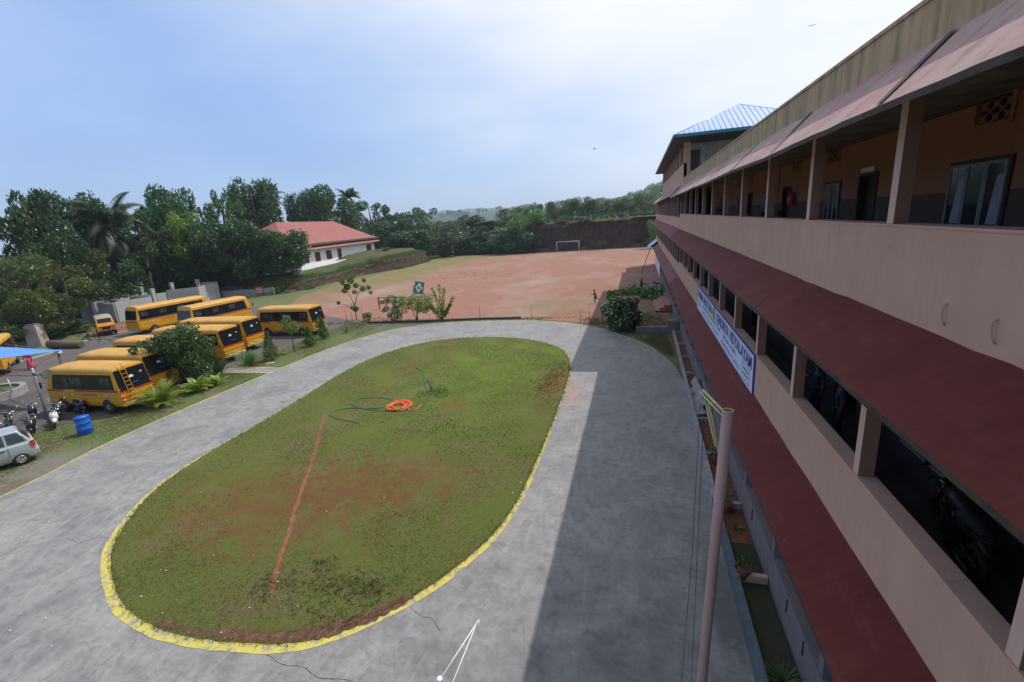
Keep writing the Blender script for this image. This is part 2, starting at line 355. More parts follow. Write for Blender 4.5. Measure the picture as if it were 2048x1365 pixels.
# ---- ground materials (object coordinates = world metres)
def ground_mat():
    m_, t, bs = NT('ground_soil_and_grass')
    g = mixc(t, ramp(t, noise(t, 1.1, 6, .65), .35, .68), (.055, .10, .022), (.11, .13, .04))
    s = mixc(t, ramp(t, noise(t, 5, 6), .35, .65), (.20, .10, .06), (.13, .085, .06))
    c = mixc(t, ramp(t, noise(t, .32, 6, .65), .52, .62), g, s)
    t.links.new(c, bs.inputs['Base Color']); bs.inputs['Roughness'].default_value = .95
    bump(t, bs, noise(t, 25, 5, .7), .6, .03); return m_
def lawn_mat():
    m_, t, bs = NT('lawn'); noise(t, 1)
    f1 = noise(t, 22, 5, .7); f2 = noise(t, .45, 5, .6)
    g = mixc(t, ramp(t, f1, .3, .7), (.06, .088, .016), (.135, .145, .038))
    lush = mixc(t, ramp(t, f1, .3, .7), (.075, .135, .014), (.14, .185, .03))
    dry = mixc(t, ramp(t, f1, .3, .7), (.10, .085, .035), (.18, .14, .075))
    c = mixc(t, ramp(t, f2, .48, .66, 0, .7), g, dry); c = mixc(t, ramp(t, noise(t, 1.9, 7, .7), .54, .72, 0, .45), c, dry)
    up = math_(t, 'MULTIPLY', blob(t, -9, 27, 5, 8, .6), ramp(t, noise(t, .8, 4), .35, .6))
    c = mixc(t, up, c, lush)
    soil = mixc(t, ramp(t, noise(t, 30, 5, .7), .35, .65), (.20, .070, .032), (.105, .045, .022))
    f3 = noise(t, 1.6, 8, .72)
    def patch(cx, cy, rx, ry, lo, hi, rot=0, amt=1.0):
        nonlocal c
        b = blob(t, cx, cy, rx, ry, .7, rot)
        k = ramp(t, math_(t, 'ADD', f3, math_(t, 'MULTIPLY', b, .33)), lo, hi, 0, amt)
        k = math_(t, 'MULTIPLY', math_(t, 'MULTIPLY', k, ramp(t, noise(t, 11, 6, .75), .40, .56, .25, 1)), ramp(t, b, .0, .35))
        c = mixc(t, k, c, soil)
    patch(-12.3, 11.3, 4.9, 3.2, .66, .86, .2, .85)
    patch(-9.0, 13.2, 3.8, 2.2, .66, .86, .3, .8)
    patch(-14.8, 27.5, 2.2, 4.5, .76, .95, 0, .45)
    patch(-9.2, 20.3, 1.1, 1.0, .70, .85, 0, .8)
    patch(-4.3, 24.2, .9, 3.0, .62, .8, -.1, .95)
    patch(-11, 17, 5, 2, .8, 1.0, .2, .35)
    patch(-7.0, 6.75, 2.6, .33, .62, .80, .16, 1)
    patch(-10, 12, 7, 4.5, .74, 1.0, .2, .55)
    c = mixc(t, ramp(t, noise(t, 75, 3, .6), .56, .72, 0, .6), c, (.20, .18, .085)); c = mixc(t, ramp(t, noise(t, 55, 3, .6), .56, .70, 0, .55), c, (.03, .035, .012))
    t.links.new(c, bs.inputs['Base Color']); bs.inputs['Roughness'].default_value = .95; bs.inputs['Specular IOR Level'].default_value = .1
    bump(t, bs, noise(t, 45, 5, .75), .9, .04); return m_
def field_mat():
    m_, t, bs = NT('laterite_field'); noise(t, 1)
    f = noise(t, .5, 7, .65); fine = noise(t, 12, 6, .7)
    c = mixc(t, ramp(t, f, .3, .7), (.24, .122, .092), (.285, .158, .122))
    c = mixc(t, ramp(t, fine, .35, .7, 0, .45), c, (.20, .105, .08))
    pale = noise(t, .11, 6, .6, mapped(t, (1, .5, 1))); c = mixc(t, ramp(t, pale, .48, .66, 0, .7), c, (.29, .225, .19))
    gr = mixc(t, fine, (.10, .125, .035), (.20, .17, .075))
    f3 = noise(t, .28, 8, .7, mapped(t, (1, .55, 1)))
    def grass(cx, cy, rx, ry, lo, hi, amt=.9, rot=0):
        nonlocal c
        b = blob(t, cx, cy, rx, ry, .6, rot)
        k = ramp(t, math_(t, 'ADD', f3, math_(t, 'MULTIPLY', b, .3)), lo, hi, 0, amt)
        c = mixc(t, math_(t, 'MULTIPLY', k, ramp(t, b, 0, .3)), c, gr)
    grass(-50, 88, 13, 40, .62, .80, .85)
    grass(-48, 118, 14, 16, .62, .8, .85)
    grass(-7, 47, 8, 6, .68, .92, .6)
    grass(1, 45, 3, 14, .60, .85, .6)
    grass(-30, 62, 18, 4, .78, 1.0, .35)
    t.links.new(c, bs.inputs['Base Color']); bs.inputs['Roughness'].default_value = .95; bs.inputs['Specular IOR Level'].default_value = .1
    bump(t, bs, noise(t, 9, 7, .75), .6, .06); return m_
def concrete_mat():
    m_, t, bs = NT('drive_concrete'); noise(t, 1)
    a = noise(t, .55, 8, .65, mapped(t, (1, 1, 1), (0, 0, .5)), .8)
    st = noise(t, 1.1, 8, .65, mapped(t, (2.2, .6, 1), (0, 0, .9)), 1.2)
    a2 = noise(t, 1.5, 8, .68, mapped(t, (1, 1.3, 1), (0, 0, .3), (3, 8, 0)), 1.6)
    c = mixc(t, ramp(t, a, .34, .68), (.262, .253, .245), (.155, .151, .152))
    c = mixc(t, ramp(t, a2, .46, .66, 0, .5), c, (.098, .096, .101))
    c = mixc(t, ramp(t, st, .50, .70, 0, .45), c, (.31, .303, .298))
    c = mixc(t, ramp(t, noise(t, 7, 8, .75), .50, .66, 0, .35), c, (.092, .09, .094))
    c = mixc(t, ramp(t, noise(t, 4.5, 8, .75, mapped(t, (1, 1, 1), (0, 0, 0), (9, 1, 0))), .56, .70, 0, .4), c, (.32, .312, .305))
    c = mixc(t, ramp(t, noise(t, 2.3, 8, .7, mapped(t, (1, 1, 1), (0, 0, 0), (7, 3, 0)), .6), .52, .70, 0, .6), c, (.08, .078, .082))
    c = mixc(t, ramp(t, noise(t, 60, 3, .6), .55, .75, 0, .25), c, (.14, .14, .14))
    stn_dim = math_(t, 'MULTIPLY', blob(t, -.9, 7.4, 2.6, 2.6, .6), ramp(t, noise(t, .9, 6, .6), .36, .62, 0, .55)); c = mixc(t, stn_dim, c, (.062, .06, .064))  # stain patch, also darkened to imitate light falloff at the near end
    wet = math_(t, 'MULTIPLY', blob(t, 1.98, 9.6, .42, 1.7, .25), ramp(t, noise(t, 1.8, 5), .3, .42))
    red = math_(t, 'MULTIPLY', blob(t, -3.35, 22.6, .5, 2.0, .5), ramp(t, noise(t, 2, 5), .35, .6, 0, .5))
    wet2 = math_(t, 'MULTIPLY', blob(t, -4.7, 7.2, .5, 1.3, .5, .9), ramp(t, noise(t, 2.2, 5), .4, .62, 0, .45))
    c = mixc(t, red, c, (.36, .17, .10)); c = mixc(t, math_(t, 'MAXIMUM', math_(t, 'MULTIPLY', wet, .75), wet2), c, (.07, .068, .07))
    t.links.new(c, bs.inputs['Base Color'])
    t.links.new(ramp(t, a, .3, .7, .85, .6), bs.inputs['Roughness'])
    bump(t, bs, noise(t, 30, 6, .7), .35, .012); return m_
def asphalt_mat():
    m_, t, bs = NT('asphalt'); noise(t, 1)
    c = mixc(t, ramp(t, noise(t, .3, 7, .65, None, .5), .35, .7), (.062, .055, .054), (.105, .09, .085))
    c = mixc(t, ramp(t, noise(t, 1.1, 7, .7), .55, .75, 0, .5), c, (.14, .105, .085))
    c = mixc(t, ramp(t, noise(t, 40, 4), .5, .8, 0, .4), c, (.16, .15, .15))
    t.links.new(c, bs.inputs['Base Color']); bs.inputs['Roughness'].default_value = .9
    bump(t, bs, noise(t, 50, 5, .7), .5, .015); return m_
def verge_mat():
    m_, t, bs = NT('verge_grass'); noise(t, 1)
    g = mixc(t, ramp(t, noise(t, 14, 6, .7), .3, .7), (.045, .085, .018), (.105, .125, .035))
    s = mixc(t, noise(t, 20, 5), (.17, .085, .05), (.13, .10, .075))
    c = mixc(t, ramp(t, noise(t, .7, 7, .68), .53, .63, 0, .8), g, s)
    gv = mixc(t, noise(t, 40, 4), (.12, .105, .09), (.19, .17, .15))
    c = mixc(t, math_(t, 'MULTIPLY', blob(t, -25.6, 11.2, 1.6, 2.4, .4), ramp(t, noise(t, .9, 5), .3, .5, 0, .85)), c, gv)
    t.links.new(c, bs.inputs['Base Color']); bs.inputs['Roughness'].default_value = .95
    bump(t, bs, noise(t, 35, 5, .75), .8, .035); return m_
def yellow_edge_mat():
    m_, t, bs = NT('worn_yellow_paint'); noise(t, 1)
    k = ramp(t, noise(t, 3.6, 8, .82, mapped(t, (1, 1, 1))), .42, .52)
    c = mixc(t, k, (.20, .195, .185), mixc(t, ramp(t, noise(t, 9, 5), .4, .7, 0, .5), (.50, .42, .07), (.34, .30, .10)))
    t.links.new(c, bs.inputs['Base Color']); bs.inputs['Roughness'].default_value = .8; bump(t, bs, noise(t, 30, 5), .3, .01); return m_
def bank_mat():
    m_, t, bs = NT('cut_laterite_bank'); noise(t, 1)
    rot = mixc(t, ramp(t, noise(t, 1.2, 7, .7, mapped(t, (1.4, 1.4, .35))), .35, .68), (.075, .032, .024), (.03, .018, .016))
    gr = mixc(t, ramp(t, noise(t, 1.5, 6), .35, .65), (.04, .065, .016), (.075, .08, .025))
    ge = t.nodes.new('ShaderNodeNewGeometry'); s_ = t.nodes.new('ShaderNodeSeparateXYZ'); t.links.new(ge.outputs['Normal'], s_.inputs[0])
    k = ramp(t, math_(t, 'ADD', s_.outputs[2], math_(t, 'MULTIPLY', noise(t, .9, 5), .5)), .72, .9)
    k2 = ramp(t, noise(t, .28, 7, .7), .58, .66, 0, .6)
    c = mixc(t, math_(t, 'MAXIMUM', k, k2), rot, gr)
    t.links.new(c, bs.inputs['Base Color']); bs.inputs['Roughness'].default_value = .95
    bump(t, bs, noise(t, 2.5, 8, .75), 1, .35); return m_
def hill_mat(name, a, b):
    m_, t, bs = NT(name); t.links.new(mixc(t, ramp(t, noise(t, .06, 8, .7), .35, .65), a, b), bs.inputs['Base Color']); bs.inputs['Roughness'].default_value = 1
    bump(t, bs, noise(t, .15, 8, .8), 1, 5); return m_
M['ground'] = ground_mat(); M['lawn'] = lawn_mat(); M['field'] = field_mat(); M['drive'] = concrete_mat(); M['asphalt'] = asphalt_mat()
M['bedgrass'] = mat('dark_bed_grass', (.022, .04, .012), .95, .3, 5, .9, 40, c2=(.05, .035, .018), dist=.04); M['verge'] = verge_mat(); M['yedge'] = yellow_edge_mat(); M['bank'] = bank_mat(); M['hill'] = hill_mat('hill_woods', (.035, .075, .03), (.06, .10, .035))
M['gravel'] = mat('grey_gravel', (.16, .145, .135), .95, .3, 2.0, .8, 40, dist=.03)
M['trench'] = mat('red_trench_soil', (.27, .10, .05), .95, .25, 8, .8, 40, dist=.03)
M['palekerb'] = mat('pale_road_edge', (.33, .31, .29), .9, .2, 2, .2)

# ================================================================ GROUND
def sheet(name, pts, z, m_, label=None, jitter=0, sub=0, seed=1):
    """flat polygon; optionally with a finely wandering outline"""
    rnd = random.Random(seed); P = []
    for i, p in enumerate(pts):
        q = pts[(i+1) % len(pts)]; d = math.dist(p, q); n = max(1, int(d/sub)) if sub else 1
        for k in range(n):
            t = k/n; x = p[0]+(q[0]-p[0])*t; y = p[1]+(q[1]-p[1])*t
            P.append((x+rnd.uniform(-jitter, jitter), y+rnd.uniform(-jitter, jitter), 0))
    me = bpy.data.meshes.new(name); bm = bmesh.new(); vs = [bm.verts.new(p) for p in P]
    f = bm.faces.new(vs); f.normal_update()
    if f.normal.z < 0: bmesh.ops.reverse_faces(bm, faces=[f])
    bmesh.ops.triangulate(bm, faces=[f], ngon_method='EAR_CLIP'); bm.to_mesh(me); bm.free(); me.materials.append(m_)
    o = bpy.data.objects.new(name, me); COL.objects.link(o); o.location = (0, 0, z); o['kind'] = 'structure'
    return o
def catmull(P, n=8, closed=False):
    out = []; m_ = len(P)
    for i in range(m_ if closed else m_-1):
        p0 = Vector(P[(i-1) % m_] if closed or i > 0 else P[0]); p1 = Vector(P[i]); p2 = Vector(P[(i+1) % m_]); p3 = Vector(P[(i+2) % m_] if closed or i+2 < m_ else P[-1])
        for k in range(n):
            t = k/n; out.append(tuple(.5*((2*p1)+(-p0+p2)*t+(2*p0-5*p1+4*p2-p3)*t*t+(-p0+3*p1-3*p2+p3)*t**3)))
    if not closed: out.append(tuple(P[-1]))
    return out
def strip(name, pts, wd, z, m_, jit=0, seed=3, kind='structure', parent=None, label=None, cat=None):
    rnd = random.Random(seed); v = []; n = len(pts)
    for i in range(n):
        a = Vector(pts[max(i-1, 0)][:2]); b = Vector(pts[min(i+1, n-1)][:2]); d = (b-a).normalized(); nn = Vector((-d.y, d.x)); p = Vector(pts[i][:2])
        w_ = wd[i] if hasattr(wd, '__len__') else wd
        for s in (-.5, .5):
            q = p + nn*(w_*s + rnd.uniform(-jit, jit)); v.append((q.x, q.y, 0))
    me = bpy.data.meshes.new(name); me.from_pydata(v, [], [(2*i, 2*i+1, 2*i+3, 2*i+2) for i in range(n-1)]); me.materials.append(m_)
    bm = bmesh.new(); bm.from_mesh(me); bmesh.ops.recalc_face_normals(bm, faces=bm.faces)
    if bm.faces[:] and bm.faces[:][0].normal.z < 0: bmesh.ops.reverse_faces(bm, faces=bm.faces[:])
    bm.to_mesh(me); bm.free()
    o = bpy.data.objects.new(name, me); COL.objects.link(o); o.location = (0, 0, z)
    if kind: o['kind'] = kind
    return o
sheet('ground', [(-3000, -300), (3000, -300), (3000, 4000), (-3000, 4000)], -.03, M['ground'])
field_pts = catmull([(-28, 41.2), (-17, 41), (-10, 41.0), (-4, 38.8), (2.0, 38), (3.4, 60), (6, 90), (10, 124), (-10, 126), (-28, 127), (-46, 134), (-58, 133), (-56, 118), (-54, 100), (-54, 85), (-53, 68), (-50, 58), (-42, 48)], 5, True)
sheet('playing_field', field_pts, -.012, M['field'], jitter=.12, sub=1.2)
sheet('verge', [(-30, -12), (-23, -12), (-23, 8), (-24, 32), (-21, 38.5), (-16, 41.2), (-28, 40.8), (-29.2, 38), (-28.6, 30), (-29, 24), (-29.5, 16.5), (-33, 13), (-40, 11), (-60, 9), (-60, -12)], -.016, M['verge'], jitter=.15, sub=.8)
asph = [(-29.2, 16.5), (-28.9, 20), (-28.7, 30), (-28.8, 38.2), (-20, 38.6), (-17.6, 38.9), (-19.5, 39.8), (-26, 39.6), (-30, 41.5), (-40, 47), (-50, 52.5), (-56.5, 44), (-57, 37), (-56.5, 31.5), (-54, 28), (-70, 24), (-90, 14), (-60, 9.5), (-40, 12), (-33, 14)]
sheet('parking_asphalt', asph, -.008, M['asphalt'], jitter=.12, sub=.8)
strip('road_edge', catmull([(-53.2, 24.5), (-54.2, 29), (-56.3, 32.5), (-56.6, 37.5), (-54.8, 42), (-52, 46)], 6), .55, -.003, M['palekerb'], .05)
outer = catmull([(-24.05, -14), (-24.05, 2), (-24.1, 9.8), (-24.8, 14), (-24.95, 18), (-24.75, 24), (-24.5, 29), (-23.8, 33), (-22.2, 36.9), (-19.9, 38.8), (-17.4, 39.8), (-12.6, 40.35), (-7.65, 39.7), (-4.9, 38.3), (-2.9, 36.7), (-1.0, 34.3), (.5, 31.9), (1.5, 29.6), (2.05, 27.6), (2.36, 25)], 6)
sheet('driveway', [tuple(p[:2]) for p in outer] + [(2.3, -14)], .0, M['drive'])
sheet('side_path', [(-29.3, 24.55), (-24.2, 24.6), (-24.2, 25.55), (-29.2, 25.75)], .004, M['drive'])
yl = [p for p in outer if p[1] > -12]
strip('painted_edge', yl[:-14], .10, .008, M['yedge'], .012)
strip('painted_edge', [(-29.2, 25.8), (-24.5, 25.6)], .12, .009, M['yedge'], .01)
strip('painted_edge', [(-29.3, 24.5), (-24.5, 24.55)], .10, .009, M['yedge'], .01)
oval = catmull([(-8.66, 6.15), (-10.4, 6.0), (-12.3, 6.2), (-14.0, 6.85), (-15.9, 8.05), (-17.2, 9.6), (-18.15, 11.5), (-18.55, 13.9), (-18.6, 17), (-18.75, 20.5), (-19.05, 24), (-19.0, 27.2), (-18.1, 30.4), (-16.2, 32.8), (-14.2, 33.8), (-12.0, 34.1), (-9.9, 33.9), (-8.0, 33.2), (-6.5, 32.2), (-5.2, 30.7), (-4.35, 28.6), (-3.9, 26.0), (-3.75, 23), (-3.68, 19), (-3.65, 15.5), (-3.72, 12.6), (-4.05, 10.75), (-4.75, 9.1), (-5.5, 8.0), (-6.5, 7.0), (-7.5, 6.4)], 6, True)
def inset(pts, d):
    n = len(pts); o = []
    for i in range(n):
        a = Vector(pts[i-1][:2]); b = Vector(pts[(i+1) % n][:2]); t = (b-a).normalized(); nn = Vector((-t.y, t.x)); p = Vector(pts[i][:2]) + nn*d
        o.append((p.x, p.y))
    return o
ctr = Vector((-11, 20)); sgn = 1 if (Vector(inset(oval, .1)[0])-ctr).length < (Vector(oval[0][:2])-ctr).length else -1
# yellow painted slab edge is wide at the near end and narrow at the far end
n_ = len(oval); wds = [max(.075, min(.27, .27-.018*(p[1]-8))) for p in oval]
me_pts = []
mid = [((Vector(a)+Vector(b))/2) for a, b in zip([p[:2] for p in oval], inset(oval, 0))]
ctrl = []
for i in range(n_):
    a = Vector(oval[i-1][:2]); b = Vector(oval[(i+1) % n_][:2]); t = (b-a).normalized(); nn = Vector((-t.y, t.x))*sgn
    ctrl.append(tuple(Vector(oval[i][:2]) + nn*wds[i]/2))
strip('painted_edge', ctrl+[ctrl[0]], wds+[wds[0]], .008, M['yedge'], .018)
lawn_out = [tuple(Vector(oval[i][:2]) + (Vector(ctrl[i])-Vector(oval[i][:2]))*(1.75 if True else 2)) for i in range(n_)]
sheet('lawn', lawn_out, .016, M['lawn'], jitter=.022, sub=.12)
strip('trench_soil', catmull([(-15.56, 18.34), (-14.6, 16.7), (-13.4, 14.8), (-12.46, 13.12), (-11.5, 11.4), (-10.71, 10.1), (-10.0, 8.85), (-9.28, 7.75)], 10), [.13]*71, .022, M['trench'], .035)
strip('trench_soil', catmull([(-14.0, 32.6), (-14.35, 28.5), (-14.46, 24.28), (-14.3, 22.4), (-14.15, 20.83), (-14.0, 19.2), (-13.9, 17.9)], 10), [.085]*61, .022, M['trench'], .03)
for i, c in enumerate([[(-18.6, 8.15), (-18.0, 8.42), (-17.4, 8.35), (-16.9, 8.66), (-16.1, 8.7)], [(-11.65, 5.6), (-11.66, 5.2), (-11.62, 4.8), (-11.65, 4.2), (-11.6, 3.2)], [(-8.5, 6.2), (-8.0, 6.22), (-7.5, 6.1), (-7.0, 6.14), (-6.5, 6.0), (-5.8, 6.08), (-5.1, 5.9)], [(-5.4, 8.05), (-5.0, 7.85), (-4.75, 7.85), (-4.4, 7.55)], [(-13, 33.9), (-12.7, 36), (-13.1, 38), (-12.8, 40)]]):
    strip('pavement_crack', catmull([(x, y, 0) for x, y in c], 6), [.012]*(6*(len(c)-1)+1), .004, M['crackline'], .008, seed=i)
strip('bare_soil', catmull([(-11.6, 6.45, 0), (-10.4, 6.38, 0), (-9.2, 6.5, 0), (-8.0, 6.68, 0), (-7.2, 6.98, 0), (-6.5, 7.45, 0), (-5.9, 7.95, 0), (-5.45, 8.45, 0)], 8), [.06]+[.16]*12+[.24]*14+[.42]*18+[.3]*8+[.12]*4, .019, M['bare'], .05)
# planting strip beside the school
b = MB(); prof = [(2.2, 4.5), (2.2, 12), (2.26, 18), (2.36, 24), (2.46, 29), (2.5, 35.3)]
def kerb(y0, y1, m_, nm='planter_kerb'):
    k = MB(); xs = lambda y: 2.2 + max(0, y-12)*.0128
    ys = np.linspace(y0, y1, max(2, int((y1-y0)/1.2)))
    for a, c in zip(ys[:-1], ys[1:]):
        v = [(xs(a), a, -.1), (xs(c), c, -.1), (xs(c)+.17, c, -.1), (xs(a)+.17, a, -.1), (xs(a), a, .3), (xs(c), c, .3), (xs(c)+.17, c, .3), (xs(a)+.17, a, .3)]
        k.add(v, [(0,3,2,1),(4,5,6,7),(0,1,5,4),(1,2,6,5),(2,3,7,6),(3,0,4,7)])
    return k
pl = empty('planter_bed', (2.5, 10, 0), 0, 'long narrow planter bed with blue grey kerb along the foot of the school', 'planter')
def under(o, root):
    o.parent = root; o.matrix_parent_inverse = Matrix.Translation(-root.location) if root.rotation_euler.z == 0 else root.matrix_world.inverted()
    return o
o = kerb(-10, 13.4, 0).build('kerb', M['blue_kerb']); under(o, pl)
o = kerb(13.42, 35.3, 0).build('kerb', M['cement']); under(o, pl); o['label'] = 'paler cement stretch of kerb'
b = MB(); b.box((2.36, 11.6, -.05), (3.0, 35.3, .14)); under(b.build('soil_fill', M['redsoil']), pl)
b = MB(); b.box((2.34, -10, -.05), (3.0, 11.59, .13)); under(b.build('grass_fill', M['bedgrass']), pl)
for y in (34.3, 31.2, 28.2, 25.2, 22.2, 19.25, 16.25, 13.2, 10.25, 7.3):
    b = MB(); b.box((2.34 + max(0, y-12)*.0128, y-.06, .1), (3.0, y+.06, .33)); under(b.build('divider_slab', M['cement'] if y > 11 else M['peach']), pl)
b = MB(); b.box((-.2, 0, 0), (.2, 3.2, .06)); o = b.build('loose_slab', M['cement']); o.location = (2.72, 19.9, .17); o.rotation_euler = (0, R_(-12), R_(3))
tag(o, 'loose grey concrete slab lying in the red soil planter bed', 'slab')
o = o.copy(); COL.objects.link(o); o.location = (2.9, 20.4, .5); o.rotation_euler = (0, R_(-60), R_(2)); tag(o, 'loose grey concrete slab leaning against the school plinth', 'slab')
# low wall with box at the end of the planter
r = empty('low_wall', (1.2, 35.4, 0), 0, 'low cement wall between drive end and playing field beside the flowering shrub', 'wall')
b = MB(); b.box((-1.3, -.08, -.1), (.98, .08, .42)); b.build('wall', M['greywall'], r)
b = MB(); b.box((-1.32, -.1, .421), (.98, .1, .46)); b.build('coping', M['cement'], r)
b = MB(); b.box((.98, -.35, -.1), (1.75, .4, .96)); b.build('end_box', M['greywall'], r, bevel=.015)

# ================================================================ SCHOOL BUILDING (near wing)
W = 3.02; Y0 = -8.0; Y1 = 37.0
sch = empty('school_building', (W, 14, 0), 0, 'long three storey peach school wing with maroon canopies and open corridors', 'building')
def S(o, root=None): return under(o, root or sch)
def long_box(x0, x1, z0, z1, y0=Y0, y1=Y1, step=3.0, b=None):
    b = b or MB(); b.box((x0, y0, z0), (x1, y1, z1)); return b
S(long_box(W, W+.22, .0, 1.06).build('plinth_wall', M['greywall']))
S(long_box(W-.02, W+.24, 1.062, 1.10).build('sill', M['greywall']))
S(long_box(W, W+.22, 3.93, 5.11).build('parapet_wall', M['peach']))
S(long_box(W-.012, W+.235, 5.112, 5.14).build('sill', M['peach']))
S(long_box(W, W+.22, 7.45, 8.60).build('parapet_wall', M['peach']))
S(long_box(W-.012, W+.235, 8.602, 8.63).build('sill', M['peach']))
# floor slabs + beams
for z in (3.66, 7.14):
    S(long_box(W+.04, 11.5, z, z+.26).build('floor_slab', M['floor_shaded']))
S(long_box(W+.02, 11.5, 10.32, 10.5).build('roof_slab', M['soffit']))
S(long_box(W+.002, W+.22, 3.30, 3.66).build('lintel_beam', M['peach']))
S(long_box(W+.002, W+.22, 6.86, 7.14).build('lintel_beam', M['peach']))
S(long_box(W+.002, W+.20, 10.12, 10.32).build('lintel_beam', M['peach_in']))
S(long_box(W, W+.15, 10.50, 10.95, Y0, 34.7).build('roof_parapet', M['parapet']))
S(long_box(W-.02, W+.17, 10.952, 11.0, Y0, 34.7).build('parapet_coping', M['parapet']))
def canopy(ztop, zedge, m_, name='canopy', y0=Y0, y1=Y1, x=W, p=.75, th=.065, seed=0, root=None):
    rnd = random.Random(seed); n = int((y1-y0)/.45); b = MB(); v = []
    for i in range(n+1):
        y = y0+(y1-y0)*i/n; j = rnd.gauss(0, .007); e = rnd.gauss(0, .004) + .012*math.sin(y*.8+seed)
        v += [(x+.01, y, ztop+.05+j), (x-.04, y, ztop+j), (x-p, y, zedge+e), (x-p, y, zedge+e-th), (x+.01, y, ztop-th)]
    f = []
    for i in range(n):
        for k in range(4): f.append((i*5+k, i*5+k+1, (i+1)*5+k+1, (i+1)*5+k))
    f += [(0, 4, 3, 2, 1), tuple(n*5+k for k in range(5))]
    b.add(v, [tuple(reversed(q)) for q in f]); o = b.build(name, [m_, M['canopy_edge'], M['soffit']])
    for q in o.data.polygons:
        if q.index < 4*n: q.material_index = [0, 0, 1, 2][q.index % 4]
        else: q.material_index = 1
    bm = bmesh.new(); bm.from_mesh(o.data); bmesh.ops.recalc_face_normals(bm, faces=bm.faces); bm.to_mesh(o.data); bm.free()
    return S(o, root)
canopy(3.98, 3.43, M['canopy'], seed=1); canopy(7.50, 6.95, M['canopy'], seed=2); canopy(10.47, 9.82, M['canopy_top'], seed=3, y1=36.9)
for i, y in enumerate((5.6, 9.5, 13.2, 17.5, 22, 27)):     # dark diagonal strips across the roof canopy slope
    b = MB(); b.add([(W-.75, y, 9.85), (W-.05, y+.35, 10.49), (W-.05, y+.5, 10.49), (W-.75, y+.12, 9.85)], [(0, 1, 2, 3)]); o = b.build('canopy_diagonal', M['canopy_edge']); S(o)
# pillars: every 2.95 m, both upper floors; ground floor too
ps = [6.85 + 2.95*k for k in range(-5, 11)]
for y in ps:
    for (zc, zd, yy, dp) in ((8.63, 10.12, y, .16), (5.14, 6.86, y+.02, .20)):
        b = MB(); b.box((W+.002, yy-.08, zc), (W+dp, yy+.08, zd)); o = S(b.build('pillar', [M['peach_pillar_lit'], M['peach_side_shaded']], bevel=.004, seg=1))
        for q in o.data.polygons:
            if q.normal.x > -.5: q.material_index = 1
    b = MB(); b.box((W+.002, y+.3-.09, 1.10), (W+.215, y+.3+.09, 3.3)); S(b.build('pillar', M['greywall'], bevel=.006, seg=1))
# inner corridor walls with real openings
def holed_wall(x, th, y0, y1, z0, z1, holes, name, m_, root=None):
    ys = sorted({y0, y1, *[h[0] for h in holes], *[h[1] for h in holes]}); zs = sorted({z0, z1, *[h[2] for h in holes], *[h[3] for h in holes]})
    b = MB(); zs = [z for z in zs if z0 <= z <= z1]
    for a, c in zip(ys[:-1], ys[1:]):
        run = None
        for e, f in zip(zs[:-1], zs[1:]):
            cy, cz = (a+c)/2, (e+f)/2
            if any(h[0] < cy < h[1] and h[2] < cz < h[3] for h in holes): 
                if run: b.box((x, a, run[0]), (x+th, c, run[1])); run = None
            else: run = (run[0], f) if run else (e, f)
        if run: b.box((x, a, run[0]), (x+th, c, run[1]))
    return S(b.build(name, m_), root)
XI = 5.3
wins = [(8.72, 10.17), (14.75, 15.8), (21.8, 23.1), (27.2, 28.5), (33, 34.2), (2.5, 4.0), (5.2, 6.4)]
doors = [(12.82, 13.68), (19.1, 20.05), (25.0, 25.9), (31, 31.9)]
vents = [(8.95, 9.75), (15.1, 15.85), (18.25, 19.05), (21.8, 22.5), (25.0, 25.7), (28, 28.7), (31.4, 32.1)]
holes = [(a, c, 8.15, 9.43) for a, c in wins] + [(a, c, 7.4, 9.47) for a, c in doors] + [(a, c, 9.93, 10.3) for a, c in vents]
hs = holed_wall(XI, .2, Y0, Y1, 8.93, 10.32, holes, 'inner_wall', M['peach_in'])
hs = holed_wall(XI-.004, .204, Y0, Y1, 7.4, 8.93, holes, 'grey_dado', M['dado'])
for i, (a, c) in enumerate(wins):
    f = MB(); n = 3; w_ = (c-a)/n
    for y in (a, c-.05): f.box((XI-.03, y, 8.15), (XI+.1, y+.05, 9.43))
    f.box((XI-.03, a+.05, 9.38), (XI+.1, c-.05, 9.43)); f.box((XI-.03, a+.05, 8.15), (XI+.1, c-.05, 8.20))
    fr = S(f.build('window', M['door']))
    for k in range(n):
        y = a+.05+k*(c-a-.1)/n; y2 = y+(c-a-.1)/n
        q = MB(); t_ = .035
        q.box((XI-.05, y+.01, 8.2), (XI-.02, y+.01+t_, 9.37)); q.box((XI-.05, y2-.01-t_, 8.2), (XI-.02, y2-.01, 9.37)); q.box((XI-.05, y+.01+t_, 9.33), (XI-.02, y2-.01-t_, 9.37)); q.box((XI-.05, y+.01+t_, 8.2), (XI-.02, y2-.01-t_, 8.24))
        o = q.build('casement_frame', M['frame_grey']); under(o, sch); o.parent = fr; o.matrix_parent_inverse = fr.matrix_basis.inverted()
        q = MB(); q.box((XI-.038, y+.05, 8.245), (XI-.034, y2-.05, 9.325)); o = q.build('pane', M['glass']); o.parent = fr
    if i == 0:
        for y in (9.83, 8.94):
            q = MB(); q.add([(XI-.043, y-.12, 8.42), (XI-.043, y+.10, 8.42), (XI-.043, y+.02, 9.15), (XI-.043, y-.16, 9.17)], [(0, 1, 2, 3)]); o = q.build('paper_sheet', M['paper']); o.parent = fr
